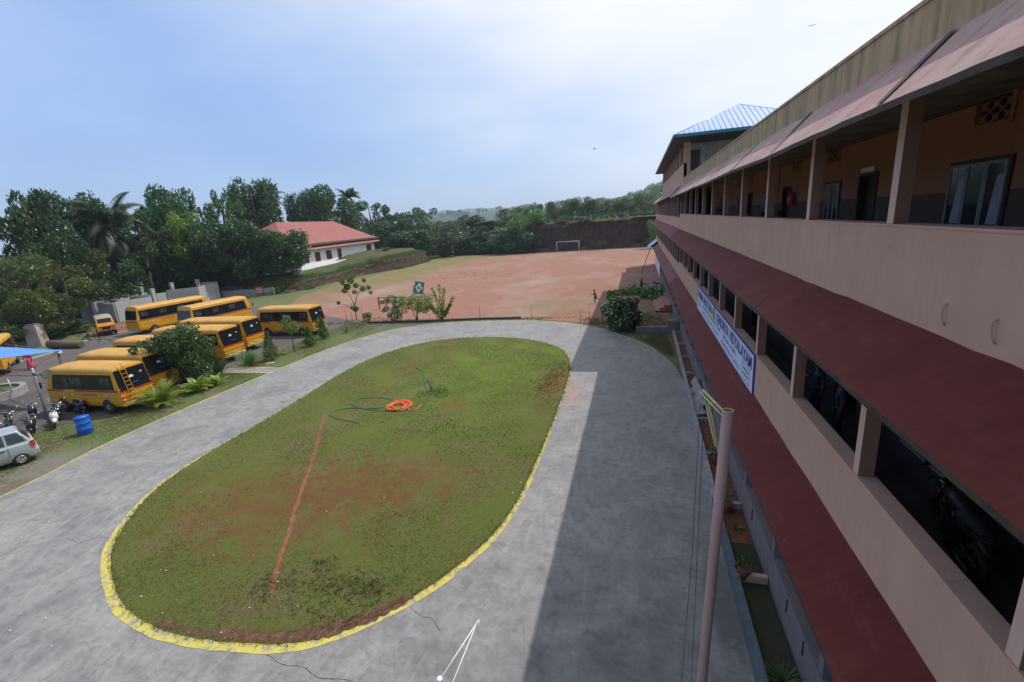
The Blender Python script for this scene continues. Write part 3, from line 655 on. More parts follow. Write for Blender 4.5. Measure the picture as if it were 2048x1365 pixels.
for i, (a, c) in enumerate(doors):
    q = MB(); q.box((XI+.12, a, 7.4), (XI+.16, c, 9.47)); dr = S(q.build('door', M['door']))
    q = MB(); q.box((XI-.03, a-.05, 7.42), (XI+.1, a+.03, 9.5)); q.box((XI-.03, c-.03, 7.42), (XI+.1, c+.05, 9.5)); q.box((XI-.03, a+.03, 9.44), (XI+.1, c-.03, 9.5)); o = q.build('door_frame', M['door']); o.parent = dr
    if i == 0:
        q = MB(); q.box((XI-.05, a+.1, 9.52), (XI-.035, c-.1, 9.62)); o = q.build('name_plate', M['white']); o.parent = dr
for a, c in vents:
    q = MB()
    for k in range(3):
        for j in range(2):
            y = a+k*(c-a)/3; z = 9.93+j*.37/2; y2 = y+(c-a)/3; z2 = z+.37/2; q.tube([(XI+.02, y, z), (XI+.02, y2, z2)], .018, 4); q.tube([(XI+.021, y2, z), (XI+.021, y, z2)], .018, 4); q.torus((XI+.02, (y+y2)/2, (z+z2)/2), .045, .014, 8, 4, 'x')
    q.box((XI-.03, a-.06, 9.87), (XI+.05, a+.02, 10.32)); q.box((XI-.03, c-.02, 9.87), (XI+.05, c+.06, 10.32)); q.box((XI-.03, a+.02, 9.87), (XI+.05, c-.02, 9.94))
    S(q.build('vent_grille', M['peach_in']))
    q = MB(); q.box((XI+.12, a, 9.9), (XI+.15, c, 10.31)); S(q.build('vent_backing', M['dark']))
# lower corridors: wall colour carries the deep shade
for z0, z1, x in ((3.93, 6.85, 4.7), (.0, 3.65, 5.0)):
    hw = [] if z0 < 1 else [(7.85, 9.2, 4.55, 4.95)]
    holed_wall(x, .2, Y0, Y1, z0, z1, hw+[(19.5, 21, z0, z1-.5), (28, 29, z0, z1-.5), (11.0, 12.2, z0, z1-.5), (3, 4, z0, z1-.5)], 'inner_wall', M['dado_shaded'])
for k in range(3):
    q = MB(); y = 7.87+k*.44; z = 4.57; q.box((4.67, y, z), (4.69, y+.03, z+.36)); q.box((4.67, y+.39, z), (4.69, y+.42, z+.36)); q.box((4.67, y+.03, z), (4.69, y+.39, z+.03)); q.box((4.67, y+.03, z+.33), (4.69, y+.39, z+.36)); S(q.build('ventilator_frame', M['frame_grey']))
b = MB(); b.box((11.5, Y0, 0), (11.7, Y1, 10.3)); S(b.build('rear_wall', M['peach']))
b = MB(); b.box((W+.25, Y0, 0), (11.4, Y0+.2, 10.3)); S(b.build('end_wall', M['peach']))
b = MB(); b.box((7.6, Y0+.3, 0), (7.7, Y1, 10.3)); S(b.build('classroom_partition', M['dark']))
# electrical pipe, hooks and leak marks on the outside walls
b = MB()
for y in (5.5, 4.8):
    b.tube([(W-.003, y, 7.88), (W-.03, y+.02, 7.85), (W-.035, y+.015, 7.78), (W-.03, y-.01, 7.70), (W-.003, y-.02, 7.66)], .009, 6)
S(b.build('wall_hook', M['peach']))
for y in (26, 22.5, 19, 15.5, 12, 8.9, 7.9):
    b = MB(); b.tube([(W-.012, y, .62), (W-.012, y, .95)], .012, 6); S(b.build('pipe_stub', M['dark']))
b = MB(); b.tube([(5.25, 9, 10.28), (5.25, 20.5, 10.26), (5.25, 20.5, 9.0)], .012, 6); S(b.build('conduit', M['dark']))
# fire extinguisher on the corridor wall
fe = empty('fire_extinguisher', (XI-.13, 18.55, 8.82), 0, 'red fire extinguisher hanging on the top corridor wall beside a doorway', 'extinguisher')
b = MB(); b.tube([(0, 0, 0), (0, 0, .02), (0, 0, .38), (0, 0, .44), (0, 0, .46)], [.085, .1, .1, .05, .03], 12); b.build('cylinder', M['red'], fe)
b = MB(); b.box((-.02, -.07, .46), (.02, .07, .49)); b.tube([(0, .06, .47), (0, .14, .4), (-.02, .13, .1)], .013, 6); b.build('valve_and_hose', M['dark'], fe)
b = MB(); b.box((-.101, -.05, .12), (-.099, .05, .3)); b.build('label_plate', M['white'], fe)

# ---------------------------------------------------------------- name board
sb = empty('school_name_board', (W-.03, 18.9, 4.5), 0, 'long white and blue school name board under the first floor openings', 'signboard')
SY0, SY1, SZ0, SZ1 = 12.78, 25.0, 3.98, 5.075
b = MB(); b.box((W-.035, SY0, SZ0), (W-.005, SY1, SZ1)); S(b.build('board_panel', M['signwhite']), sb)
b = MB(); e = .05
b.box((W-.045, SY0-e, SZ1), (W-.004, SY1+e, SZ1+e)); b.box((W-.045, SY0-e, SZ0-.12), (W-.004, SY0, SZ1)); b.box((W-.045, SY1, SZ0-.12), (W-.004, SY1+e, SZ1)); b.box((W-.045, SY0, SZ0-.12), (W-.004, SY1, SZ0))
S(b.build('frame', M['signblue']), sb)
def text(s, y, z, size, m_, sx=1.0, parent=None, x=W-.037, nm='lettering', off=.0):
    c = bpy.data.curves.new('lettering', 'FONT'); c.body = s; c.size = size; c.extrude = .002; c.offset = off
    t = bpy.data.objects.new(nm, c); COL.objects.link(t)
    bpy.context.view_layer.update()
    dg = bpy.context.evaluated_depsgraph_get(); me = bpy.data.meshes.new_from_object(t.evaluated_get(dg)); bpy.data.objects.remove(t)
    o = bpy.data.objects.new(nm, me); COL.objects.link(o); me.materials.clear(); me.materials.append(m_)
    # local x -> -Y, local y -> +Z, local z -> -X
    Mx = Matrix(((0, 0, -1, x), (-1, 0, 0, y), (0, 1, 0, z), (0, 0, 0, 1))) @ Matrix.Diagonal((sx, 1, 1, 1))
    me.transform(Mx); return S(o, parent or sb)
def fit_text(s, ya, yb, z, size, m_, **k):
    o = text(s, 0, z, size, m_, **k); ys = [v.co.y for v in o.data.vertices]; a, c = max(ys), min(ys); f = (ya-yb)/(a-c)
    for v in o.data.vertices: v.co.y = ya + (v.co.y-a)*f
    return o
for dx, mm, dy in ((.0, M['goldink'], -.016), (.004, M['signblue'], 0)):
    fit_text('DHARMA BHATTARA', 24.8, 20.05+dy, 4.63+dy, .50, mm, x=W-.037-dx, off=.014)
    fit_text('KENDRIYA VIDYALAYAM', 18.9, 12.98+dy, 4.63+dy, .50, mm, x=W-.037-dx, off=.014)
b = MB(); b.tube([(W-.05, 19.5+.27*math.cos(t*PI/12), 4.8+.27*math.sin(t*PI/12)) for t in range(24)], .022, 6, closed=True); S(b.build('emblem_ring', M['goldink']), sb)
b = MB(); b.prism([(19.5+.2*math.cos(t*PI/8), 4.8+.2*math.sin(t*PI/8)) for t in range(16)], W-.045, W-.036, 'x'); S(b.build('emblem_disc', M['signlight']), sb)
b = MB(); b.prism([(19.5-.06, 4.68), (19.5+.06, 4.68), (19.5+.03, 4.86), (19.5, 4.95), (19.5-.03, 4.86)], W-.052, W-.046, 'x'); S(b.build('emblem_lamp', M['goldink']), sb)
fit_text('MANAGED BY S.N. EDUCATION TRUST', 22.9, 18.0, 4.40, .17, M['trouser'])
fit_text('( REG. NO. B A 2001 )', 17.4, 15.0, 4.38, .19, M['trouser'])
fit_text('SENIOR SECONDARY SCHOOL', 22.9, 18.4, 4.14, .18, M['signlight'])
fit_text('PERUMBAVOOR PH. 2852255', 17.7, 14.5, 4.10, .2, M['signlight'])
fit_text('C.B.S.E.', 24.6, 23.6, 4.38, .15, M['trouser']); fit_text('DELHI', 24.5, 23.7, 4.2, .15, M['trouser'])
b = MB()
for a, c in (((14.1, 4.53), (13.15, 4.53)), ((13.15, 4.53), (13.15, 4.08)), ((13.15, 4.08), (14.1, 4.08)), ((14.1, 4.08), (14.1, 4.53))):
    b.tube([(W-.037, *a), (W-.037, *c)], .007, 4)
S(b.build('inset_box', M['trouser']), sb)
fit_text('AFFILIATION', 13.95, 13.3, 4.36, .11, M['trouser']); fit_text('NO.930174', 13.95, 13.3, 4.20, .12, M['trouser'])

# ================================================================ FAR WING with hipped roof
XF = 3.05; F0, F1 = 37.02, 84.0
fw = empty('school_far_wing', (XF, 50, 0), 0, 'far end of the school with dark grilled openings and a blue grey hipped sheet roof', 'building')
def FS(o): return under(o, fw)
for z0, z1, m_ in ((-.1, .95, 'greywall'), (3.93, 4.88, 'peach'), (7.45, 8.38, 'peach')):
    b = MB(); b.box((XF, F0, z0), (XF+.22, F1, z1)); FS(b.build('parapet_wall', M[m_]))
for z in (3.66, 7.14, 10.3):
    b = MB(); b.box((XF+.02, F0, z), (11.5, F1, z+.26)); FS(b.build('floor_slab', M['soffit']))
canopy(3.98, 3.43, M['canopy_far'], y0=F0, y1=F1-3, x=XF, seed=5, root=fw); canopy(7.50, 6.95, M['canopy_far'], y0=F0, y1=F1, x=XF, seed=6, root=fw); canopy(10.60, 9.95, M['canopy_top'], y0=36.92, y1=F1-6, x=XF, seed=7, root=fw)
for (z0, z1) in ((4.88, 6.9), (8.38, 10.25)):
    y = F0+.4; k = 0
    while y < F1-2:
        wd = 2.3
        b = MB(); 
        for j in range(9): b.box((XF+.06, y+.06+j*wd/9, z0), (XF+.08, y+.10+j*wd/9, z1))
        for j in range(7): b.box((XF+.05, y, z0+.08+j*(z1-z0)/7), (XF+.059, y+wd, z0+.11+j*(z1-z0)/7))
        FS(b.build('window_grille', M['grille']))
        b = MB(); b.box((XF+.005, y+wd, z0), (XF+.2, y+wd+.22, z1)); FS(b.build('mullion', M['peach']))
        y += wd+.22; k += 1
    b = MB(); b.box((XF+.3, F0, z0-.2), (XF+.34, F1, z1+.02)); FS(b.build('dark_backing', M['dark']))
y = F0+.5
while y < F1-4:
    b = MB(); b.box((XF+.005, y, .95), (XF+.2, y+.22, 3.6)); FS(b.build('pillar', M['greywall'])); y += 2.95
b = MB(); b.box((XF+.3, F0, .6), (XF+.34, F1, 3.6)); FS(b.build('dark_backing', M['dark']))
b = MB(); b.box((XF, 66, -.1), (XF+.06, 83.9, 2.4)); o = b.build('white_panel', M['white_wall']); o.location.x = -.12; FS(o)
b = MB(); b.box((XF+.02, F1, 0), (11.5, F1+.25, 11)); FS(b.build('end_wall', M['cement']))
b = MB(); b.box((11.3, F0, 0), (11.5, F1, 13)); FS(b.build('rear_wall', M['cement']))
# top storey under the hipped roof
T0, T1 = 34.75, 62.0
b = MB(); b.box((W, T0, 10.5), (W+.2, T1, 11.95)); FS(b.build('top_parapet', M['peach']))
for k, y in enumerate(np.linspace(T0+.2, T1-.2, 9)):
    b = MB(); b.box((W+.002, y-.2, 11.951 if k else 10.6), (W+.42 if k == 0 else W+.2, y+.2, 13.3)); FS(b.build('top_pillar', M['peach']))
b = MB(); b.box((W+.45, T0+1.2, 10.6), (10.4, T0+1.4, 13.35)); FS(b.build('block_gable_wall', M['block']))
b = MB(); b.box((3.55, T0+1.16, 11.55), (4.15, T0+1.19, 12.85)); g = FS(b.build('gable_window', M['grille']))
b = MB(); b.tube([(4.3, T0+1.1, 11.0), (4.3, T0+1.1, 13.2)], .02, 6); b.tube([(4.4, T0+1.1, 11.0), (4.4, T0+1.1, 13.2)], .02, 6); FS(b.build('white_pipe', M['white']))
b = MB(); b.box((W+.2, T0+1.4, 13.0), (5.2, T1, 13.3)); FS(b.build('top_ceiling', M['dark']))
b = MB(); b.box((5.2, T0+1.4, 10.6), (5.4, T1, 13.35)); FS(b.build('top_inner_wall', M['peach_in']))
rx0, rx1, ry0, ry1, ez, rz, rxm = 2.18, 10.9, 32.0, 62.0, 13.38, 15.45, 6.54
A_, B_, C_, D_ = (rx0, ry0, ez), (rx1, ry0, ez), (rx1, ry1, ez), (rx0, ry1, ez); E_, F_ = (rxm, ry0+4.4, rz), (rxm, ry1-4.4, rz)
b = MB(); b.add([A_, B_, C_, D_, E_, F_], [(0, 1, 4), (1, 2, 5, 4), (2, 3, 5), (3, 0, 4, 5)]); o = b.build('hip_roof', M['steel_roof']); FS(o)
so = o.modifiers.new('thickness', 'SOLIDIFY'); so.thickness = .04; so.offset = 0
seams = MB()
for k in range(1, 29):                                   # standing seams on the end slope and long slope
    x = rx0 + (rx1-rx0)*k/29; t = 1-abs(x-rxm)/(rx1-rxm); p = Vector((x, ry0, ez)); q = Vector((x, ry0+4.4*t, ez+(rz-ez)*t)); seams.tube([p+Vector((0, -.01, .035)), q+Vector((0, -.01, .035))], .012, 4)
for k in range(1, 95):
    y = ry0+(ry1-ry0)*k/95; t = min(1, (y-ry0)/4.4, (ry1-y)/4.4); seams.tube([(rx0-.01, y, ez+.035), (rx0+(rxm-rx0)*t-.01, y, ez+(rz-ez)*t+.035)], .012, 4)
FS(seams.build('roof_seams', M['frame_grey']))
b = MB(); b.tube([A_, E_], .05, 6); b.tube([B_, E_], .05, 6); b.tube([E_, F_], .06, 6); FS(b.build('ridge_cap', M['steel_roof']))
b = MB(); b.box((rx0-.03, ry0-.05, ez-.14), (rx1, ry0-.01, ez+.04)); b.box((rx0-.05, ry0, ez-.14), (rx0-.02, ry1, ez+.04)); FS(b.build('fascia', M['teal']))
b = MB(); b.add([(rx0, ry0, ez-.12), (rx1, ry0, ez-.12), (rx1, ry1, ez-.12), (rx0, ry1, ez-.12)], [(0, 1, 2, 3)]); FS(b.build('roof_underside', M['grille']))
# grey awning and diagonal prop at the far corner
b = MB(); b.add([(3.0, 76, 4.4), (3.0, 82.5, 4.4), (1.6, 82.5, 3.3), (1.6, 76, 3.3), (3.0, 76, 4.36), (3.0, 82.5, 4.36), (1.6, 82.5, 3.26), (1.6, 76, 3.26)], [(0,1,2,3),(4,7,6,5),(0,3,7,4),(1,5,6,2),(3,2,6,7)]); FS(b.build('grey_awning', M['steel_roof']))
b = MB(); b.tube([(.57, 71.6, 0), (2.0, 72.1, 4.1)], .05, 8); o = b.build('leaning_prop', M['wood']); tag(o, 'thin leaning prop under the grey awning at the far corner of the school', 'prop')
# red steps
st = empty('red_steps', (2.3, 44.8, 0), 0, 'broad red steps with dark red risers rising to the far wing entrance', 'steps')
for k, (x0, x1, z) in enumerate(((1.55, 3.02, .17), (1.95, 3.02, .34), (2.3, 3.02, .51))):
    b = MB(); b.box((x0-2.3, -2+k*.3, z-.17), (x1-2.3, 3.6, z)); b.build('tread', M['stepred'], st)
    b = MB(); b.box((x0-2.3+.02, -2+k*.3-.012, z-.16), (x1-2.3, -2+k*.3-.002, z-.01)); b.build('riser', M['stepriser'], st)
# junk beside the far wing
jk = empty('scrap_heap', (2.0, 58, 0), 0, 'small heap of pale scrap boards leaning on the far wing wall', 'scrap')
for k in range(7):
    b = MB(); b.box((-.22, -.35, 0), (.22, .35, .03)); o = b.build('board', M['frame_grey'] if k % 2 else M['paper'], jk); rr = random.Random(k); o.location = (rr.uniform(-.5, .5), rr.uniform(-1.2, 1.2), .1+.05*k); o.rotation_euler = (rr.uniform(-.9, .9), rr.uniform(-.9, .9), rr.uniform(0, 3))

# ================================================================ BUSES
PROF = [(.90, .42), (.97, .52), (1.0, .70), (1.0, 1.30), (.985, 1.42), (.93, 2.30), (.915, 2.46), (.87, 2.575), (.72, 2.645), (0, 2.70)]
def bus(name, L_=6.0, Wd=1.95, Hh=2.7, nwin=5, door=True, ladder=False, roofm='busroof', bodym='busyellow', wheels=None, rearwin=(1.36, 2.42), stickers=True, frontslope=.30, kids=False):
    root = empty(name); hs = Hh/2.7; hw = Wd/2
    prof = [(y*hw, z*hs if z > .8 else z) for y, z in PROF]
    def yat(z):
        for (a, za), (c, zc) in zip(prof[:-1], prof[1:]):
            if za <= z <= zc: return a+(c-a)*(z-za)/(zc-za)
        return prof[0][0]
    zs = 1.35*hs
    def xr(z): return -.19*max(0, z-zs)-(.0 if z > .6 else .03)
    def xf(z): return -L_ + frontslope*max(0, z-zs)
    st = [(lambda z: xr(z), .94, .05), (lambda z: xr(z)-.07, .985, .015), (lambda z: xr(z)-.22, 1, 0), (lambda z: -L_*.5, 1, -.015), (lambda z: xf(z)+.30, 1, 0), (lambda z: xf(z)+.08, .975, .03), (lambda z: xf(z), .90, .08)]
    full = [(y, z) for y, z in prof] + [(-y, z) for y, z in reversed(prof[:-1])]
    n = len(full); top = prof[-1][1]
    low = MB(); v = []
    for fx, ysc, dz in st:
        for y, z in full:
            zz = z - dz*(1 if z > zs*1.6 else 0); v.append((fx(z), y*ysc, zz))
    f = []; ns = len(st)
    for i in range(ns-1):
        for k in range(n):
            f.append((i*n+k, (i+1)*n+k, (i+1)*n+(k+1) % n, i*n+(k+1) % n))
    f += [tuple(range(n)), tuple((ns-1)*n+k for k in range(n-1, -1, -1))]
    low.add(v, f); body = low.build('body', [M[bodym], M[roofm]], root)
    for q in body.data.polygons:
        c = q.center
        if c.z > prof[6][1]-.02 and abs(q.normal.x) < .8: q.material_index = 1
        if len(q.vertices) == 4: q.use_smooth = c.z > prof[6][1]
    bm = bmesh.new(); bm.from_mesh(body.data); bmesh.ops.recalc_face_normals(bm, faces=bm.faces); bm.to_mesh(body.data); bm.free()
    def side(sg, pts, nm, m_, off=.006, th=.012, mb=None):
        b = mb or MB(); n_ = len(pts)
        vv = [(x, sg*(yat(z)+off), z) for x, z in pts] + [(x, sg*(yat(z)+off-th), z) for x, z in pts]
        ff = [tuple(range(n_)) if sg < 0 else tuple(range(n_-1, -1, -1))] + [((i+1) % n_, i, i+n_, (i+1) % n_+n_) if sg < 0 else (i, (i+1) % n_, (i+1) % n_+n_, i+n_) for i in range(n_)]
        b.add(vv, ff)
        return b if mb else b.build(nm, M[m_], root)
    def end(rear, pts, nm, m_, off=.006, th=.012):
        b = MB(); n_ = len(pts); sg = 1 if rear else -1; fx = xr if rear else xf
        vv = [(fx(z)+sg*off, y, z) for y, z in pts] + [(fx(z)+sg*(off-th), y, z) for y, z in pts]
        b.add(vv, [tuple(range(n_)), tuple(range(2*n_-1, n_-1, -1))] + [(i, i+n_, (i+1) % n_+n_, (i+1) % n_) for i in range(n_)]); return b.build(nm, M[m_], root)
    w0, w1 = 1.46*hs, 2.27*hs
    xA, xB = -.32, -L_+.55
    for sg in (-1, 1):
        dx0, dx1 = (-L_*.60, -L_*.60-.78) if (door and sg < 0) else (None, None)
        side(sg, [(xA, w0-.04), (xA-.04, w1+.03), (xB+.28*frontslope/.3, w1+.03), (xB, w0-.04)], 'window_band', 'busglass')
        k = nwin; tot = (xA-.05)-(xB+.28)
        for i in range(k):
            a = xA-.06-tot*i/k; c = a-tot/k+.07
            if dx0 and a < dx0+.1 and c > dx1-.1: 
                continue
            o = side(sg, [(a, w0), (a, w1-.02), (c, w1-.02), (c, w0)], 'window', 'busglass', .012)
            if i % 2 == 0:
                mm = MB(); side(sg, [(a-.08, w0+.25*hs), (a-.1, w1-.12), (c+.1, w1-.10), (c+.09, w0+.3*hs)], '', '', .0145, .004, mm).build('seen_through_light', M['paleglass'], o)
            mm = MB(); side(sg, [((a+c)/2+.012, w0), ((a+c)/2+.012, w1-.02), ((a+c)/2-.012, w1-.02), ((a+c)/2-.012, w0)], '', '', .016, .006, mm).build('slider_bar', M['black_gloss'], o)
        for za, zb, mm_ in ((1.30*hs, 1.40*hs, 'maroon'), (.93*hs, .945*hs, 'maroon')):
            if dx0:
                side(sg, [(-.12, za), (-.12, zb), (dx0+.03, zb), (dx0+.03, za)], 'stripe', mm_, .003, .006)
                side(sg, [(dx1-.03, za), (dx1-.03, zb), (-L_+.12, zb), (-L_+.12, za)], 'stripe', mm_, .003, .006)
            else: side(sg, [(-.12, za), (-.12, zb), (-L_+.12, zb), (-L_+.12, za)], 'stripe', mm_, .003, .006)
        if dx0:
            d = side(sg, [(dx0, .50), (dx0, w1+.02), (dx1, w1+.02), (dx1, .50)], 'door', 'black_gloss', .009)
            mm = MB(); side(sg, [(dx0-.36, .55), (dx0-.36, 1.25*hs), (dx1+.05, 1.25*hs), (dx1+.05, .55)], '', '', .016, .008, mm).build('door_leaf', M[bodym], d)
            mm = MB(); side(sg, [(dx0-.38, 1.5*hs), (dx0-.38, w1-.05), (dx1+.08, w1-.05), (dx1+.08, 1.5*hs)], '', '', .014, .005, mm).build('door_pane', M['paleglass'], d)
        mm = MB(); yy = sg*(hw+.012)                          # side badge disc
        mm.tube([(-L_*.18, yy, 1.12*hs), (-L_*.18, yy-sg*.012, 1.12*hs)], .11, 12); mm.build('round_badge', M['lilac'], root)
        mm = MB(); side(sg, [(-L_*.30, 1.10*hs), (-L_*.30, 1.17*hs), (-L_*.48, 1.17*hs), (-L_*.48, 1.10*hs)], '', '', .003, .006, mm).build('painted_lettering', M['maroon'], root)
    wx = wheels or (-L_*.19, -L_*.80)
    for x in wx:
        for sg in (-1, 1):
            b = MB(); rr = .46
            pts = [(x+rr*math.cos(t), .42+rr*math.sin(t)) for t in np.linspace(.0, PI, 13)]
            side(sg, pts, 'wheel_arch', 'rubber', .007)
            b.torus((0, 0, 0), .30, .115, 20, 8, 'y'); b.cyl((0, -.09, 0), .30, .18, 20, 'y'); tw = b.build('wheel', M['rubber'], root); tw.location = (x, sg*(hw-.08), .41)
            q = MB(); q.cyl((0, sg*.092-.01, 0), .17, .02, 16, 'y'); q.cyl((0, sg*.10-.02, 0), .06, .04, 10, 'y'); q.build('hub', M['rim'], tw)
    yw = hw*.86
    r0, r1 = rearwin[0]*hs, rearwin[1]*hs
    rwin = end(True, [(-yw-.06, r0-.05), (yw+.06, r0-.05), (yw, r1+.06), (-yw, r1+.06)], 'rear_window_surround', 'black_gloss')
    o = end(True, [(-yw, r0), (yw, r0), (yw-.05, r1), (-yw+.05, r1)], 'rear_window', 'busglass', .012)
    if stickers:
        for y, z, r, mn in ((-.05, 1.95*hs, .13, 'white'), (.55*hw, 2.08*hs, .075, 'lilac')):
            b = MB(); x = xr(z)+.018; b.tube([(x-.004, y, z), (x, y, z)], r, 14); b.build('round_sticker', M[mn], o)
        b = MB(); z = 1.62*hs; x = xr(z)+.018; b.box((x-.004, -.12, z-.05), (x, .25, z+.03)); b.build('blue_sticker', M['signblue'], o)
    end(True, [(-hw*.93, 1.22*hs), (hw*.93, 1.22*hs), (hw*.92, 1.29*hs), (-hw*.92, 1.29*hs)], 'rear_stripe', 'redlamp' if nwin < 7 else 'maroon', .005, .008)
    end(True, [(-hw*.93, .93*hs), (hw*.93, .93*hs), (hw*.93, .95*hs), (-hw*.93, .95*hs)], 'rear_stripe', 'maroon', .005, .008)
    for sg in (-1, 1):
        b = MB(); b.box((-.01, sg*hw*.84-.07, .72), (.022, sg*hw*.84+.07, .80)); b.box((-.01, sg*hw*.84-.07, .86), (.022, sg*hw*.84+.07, 1.0)); b.build('tail_light', M['redlamp'], root)
        b = MB(); b.box((-.01, sg*hw*.84-.07, .805), (.023, sg*hw*.84+.07, .855)); b.build('indicator', M['white'], root)
    b = MB(); b.tube([(.10, -hw*.85, .62), (.14, -hw*.5, .62), (.14, hw*.5, .62), (.10, hw*.85, .62)], .035, 8); b.tube([(.08, -hw*.9, .50), (.12, 0, .48), (.08, hw*.9, .50)], .028, 8)
    for y in (-.5*hw, .5*hw): b.tube([(.0, y, .60), (.13, y, .62)], .03, 6)
    b.build('rear_bumper', M['pale_yellow'], root)
    b = MB(); b.box((0.0, -.25, .68), (.02, .25, .80)); b.build('number_plate', M['pale_yellow'], root)
    # roof ribs
    b = MB()
    for i in range(int(L_*1.3)):
        x = -.35-i*(L_-.9)/(L_*1.3); b.tube([(x, -hw*.80, top-.075*hs), (x, -hw*.70, top-.054*hs), (x, 0, top+.002), (x, hw*.70, top-.054*hs), (x, hw*.80, top-.075*hs)], .010, 4)
    b.build('roof_ribs', M[roofm], root)
    if ladder:
        b = MB(); y0, y1 = -.52, -.22
        for y in (y0, y1): b.tube([(.06, y, .75), (.07, y, 1.35), (-.13, y, 2.45), (-.2, y, 2.76), (-.45, y, 2.80)], .016, 6)
        for k in range(8): z = .9+k*.225; x = .075-.185*max(0, z-1.35); b.tube([(x, y0, z), (x, y1, z)], .014, 6)
        b.build('rear_ladder', M['busyellow'], root)
    # front
    yf = hw*.80
    ws = end(False, [(-yf, 1.22*hs), (yf, 1.22*hs), (yf-.07, 2.36*hs), (-yf+.07, 2.36*hs)], 'windscreen', 'busglass', .01)
    end(False, [(-yf+.04, 2.40*hs), (yf-.04, 2.40*hs), (yf-.10, 2.52*hs), (-yf+.10, 2.52*hs)], 'front_board', 'pale_yellow', .008)
    for y in (-.35, .35):
        b = MB(); b.tube([(xf(1.3)-.03, y-.3, 1.28*hs), (xf(1.8)-.03, y+.25, 1.62*hs)], .012, 5); b.build('wiper', M['rubber'], ws)
    for sg in (-1, 1):
        b = MB(); b.tube([(-L_-.005, sg*hw*.68, .85*hs), (-L_-.03, sg*hw*.68, .85*hs)], .11, 14); b.build('headlight', M['chrome'], root)
        b = MB(); b.tube([(-L_+.15, sg*hw*.98, 1.75*hs), (-L_-.05, sg*(hw+.16), 1.85*hs)], .012, 5); b.box((-L_-.08, sg*(hw+.16)-.07, 1.5*hs), (-L_-.04, sg*(hw+.16)+.07, 1.85*hs)); b.build('side_mirror', M['black_gloss'], root)
    b = MB(); b.box((-L_-.06, -hw*.9, .42), (-L_+.02, hw*.9, .60)); b.build('front_bumper', M['black_gloss'], root)
    b = MB(); b.box((-L_-.012, -.35, .72), (-L_+.01, .35, .98)); b.build('grille', M['black_gloss'], root)
    return root
GB = 'yellow school buses parked on the asphalt yard'
def put(root, x, y, fwd_deg, label, group=GB, cat='school bus', z=0):
    root.location = (x, y, z); root.rotation_euler = (0, 0, R_(fwd_deg-180)); tag(root, label, cat, group); return root
b1 = bus('school_bus', 5.7, 1.95, 2.72, 4, ladder=True)
put(b1, -27.95, 18.2, 181, 'small yellow school bus nearest the drive with a ladder on its rear window')
b2 = bus('school_bus', 6.3, 2.0, 2.75, 5)
put(b2, -29.15, 20.75, 180, 'yellow school bus parked second from the drive just behind the bus with the ladder')
b3 = copy_tree(b2); put(b3, -31.0, 24.2, 180, 'yellow school bus mostly hidden behind the round leafy shrub')
b4 = bus('school_bus', 7.3, 2.1, 2.78, 6)
put(b4, -30.3, 27.3, 180, 'yellow school bus whose rear rises just right of the round leafy shrub')
b5 = copy_tree(b4); put(b5, -31.35, 30.5, 180.5, 'yellow school bus in the middle of the yard, just right of the shrub')
b6 = bus('school_bus', 6.4, 2.05, 2.75, 5)
put(b6, -28.95, 35.7, 180, 'yellow school bus standing alone nearest the red playing field with its side door showing')
b7 = bus('school_bus', 7.9, 2.35, 3.05, 7, door=False, stickers=False, frontslope=.2, rearwin=(1.5, 2.25))
put(b7, -52.6, 35.6, 81, 'long yellow school bus farthest left in front of the grey block walls')
b8 = bus('school_bus', 7.0, 2.3, 3.0, 6, door=False, stickers=False, frontslope=.2, rearwin=(1.5, 2.25)); put(b8, -44.7, 35.2, 84, 'long yellow school bus parked beside and right of the longest one')
b9 = bus('school_bus', 6.5, 2.1, 2.75, 5, door=False)
put(b9, -54.3, 25.6, -35, 'yellow school bus with pale windscreen at the left edge behind the blue shed roof')
# move the reference from rear to nose for the ones that show their front: handled through coordinates
van = bus('delivery_van', 3.3, 1.6, 2.15, 3, door=False, roofm='frame_grey', stickers=False, frontslope=.42)
for c in van.children:
    if c.name.startswith('body'): c.data.materials[0] = mat('van_orange', (.72, .25, .01), .4, .1, 3, 0)
put(van, -59.0, 37.0, -30, 'small orange van with a grey roof facing the buses beside the block walls', None, 'van')

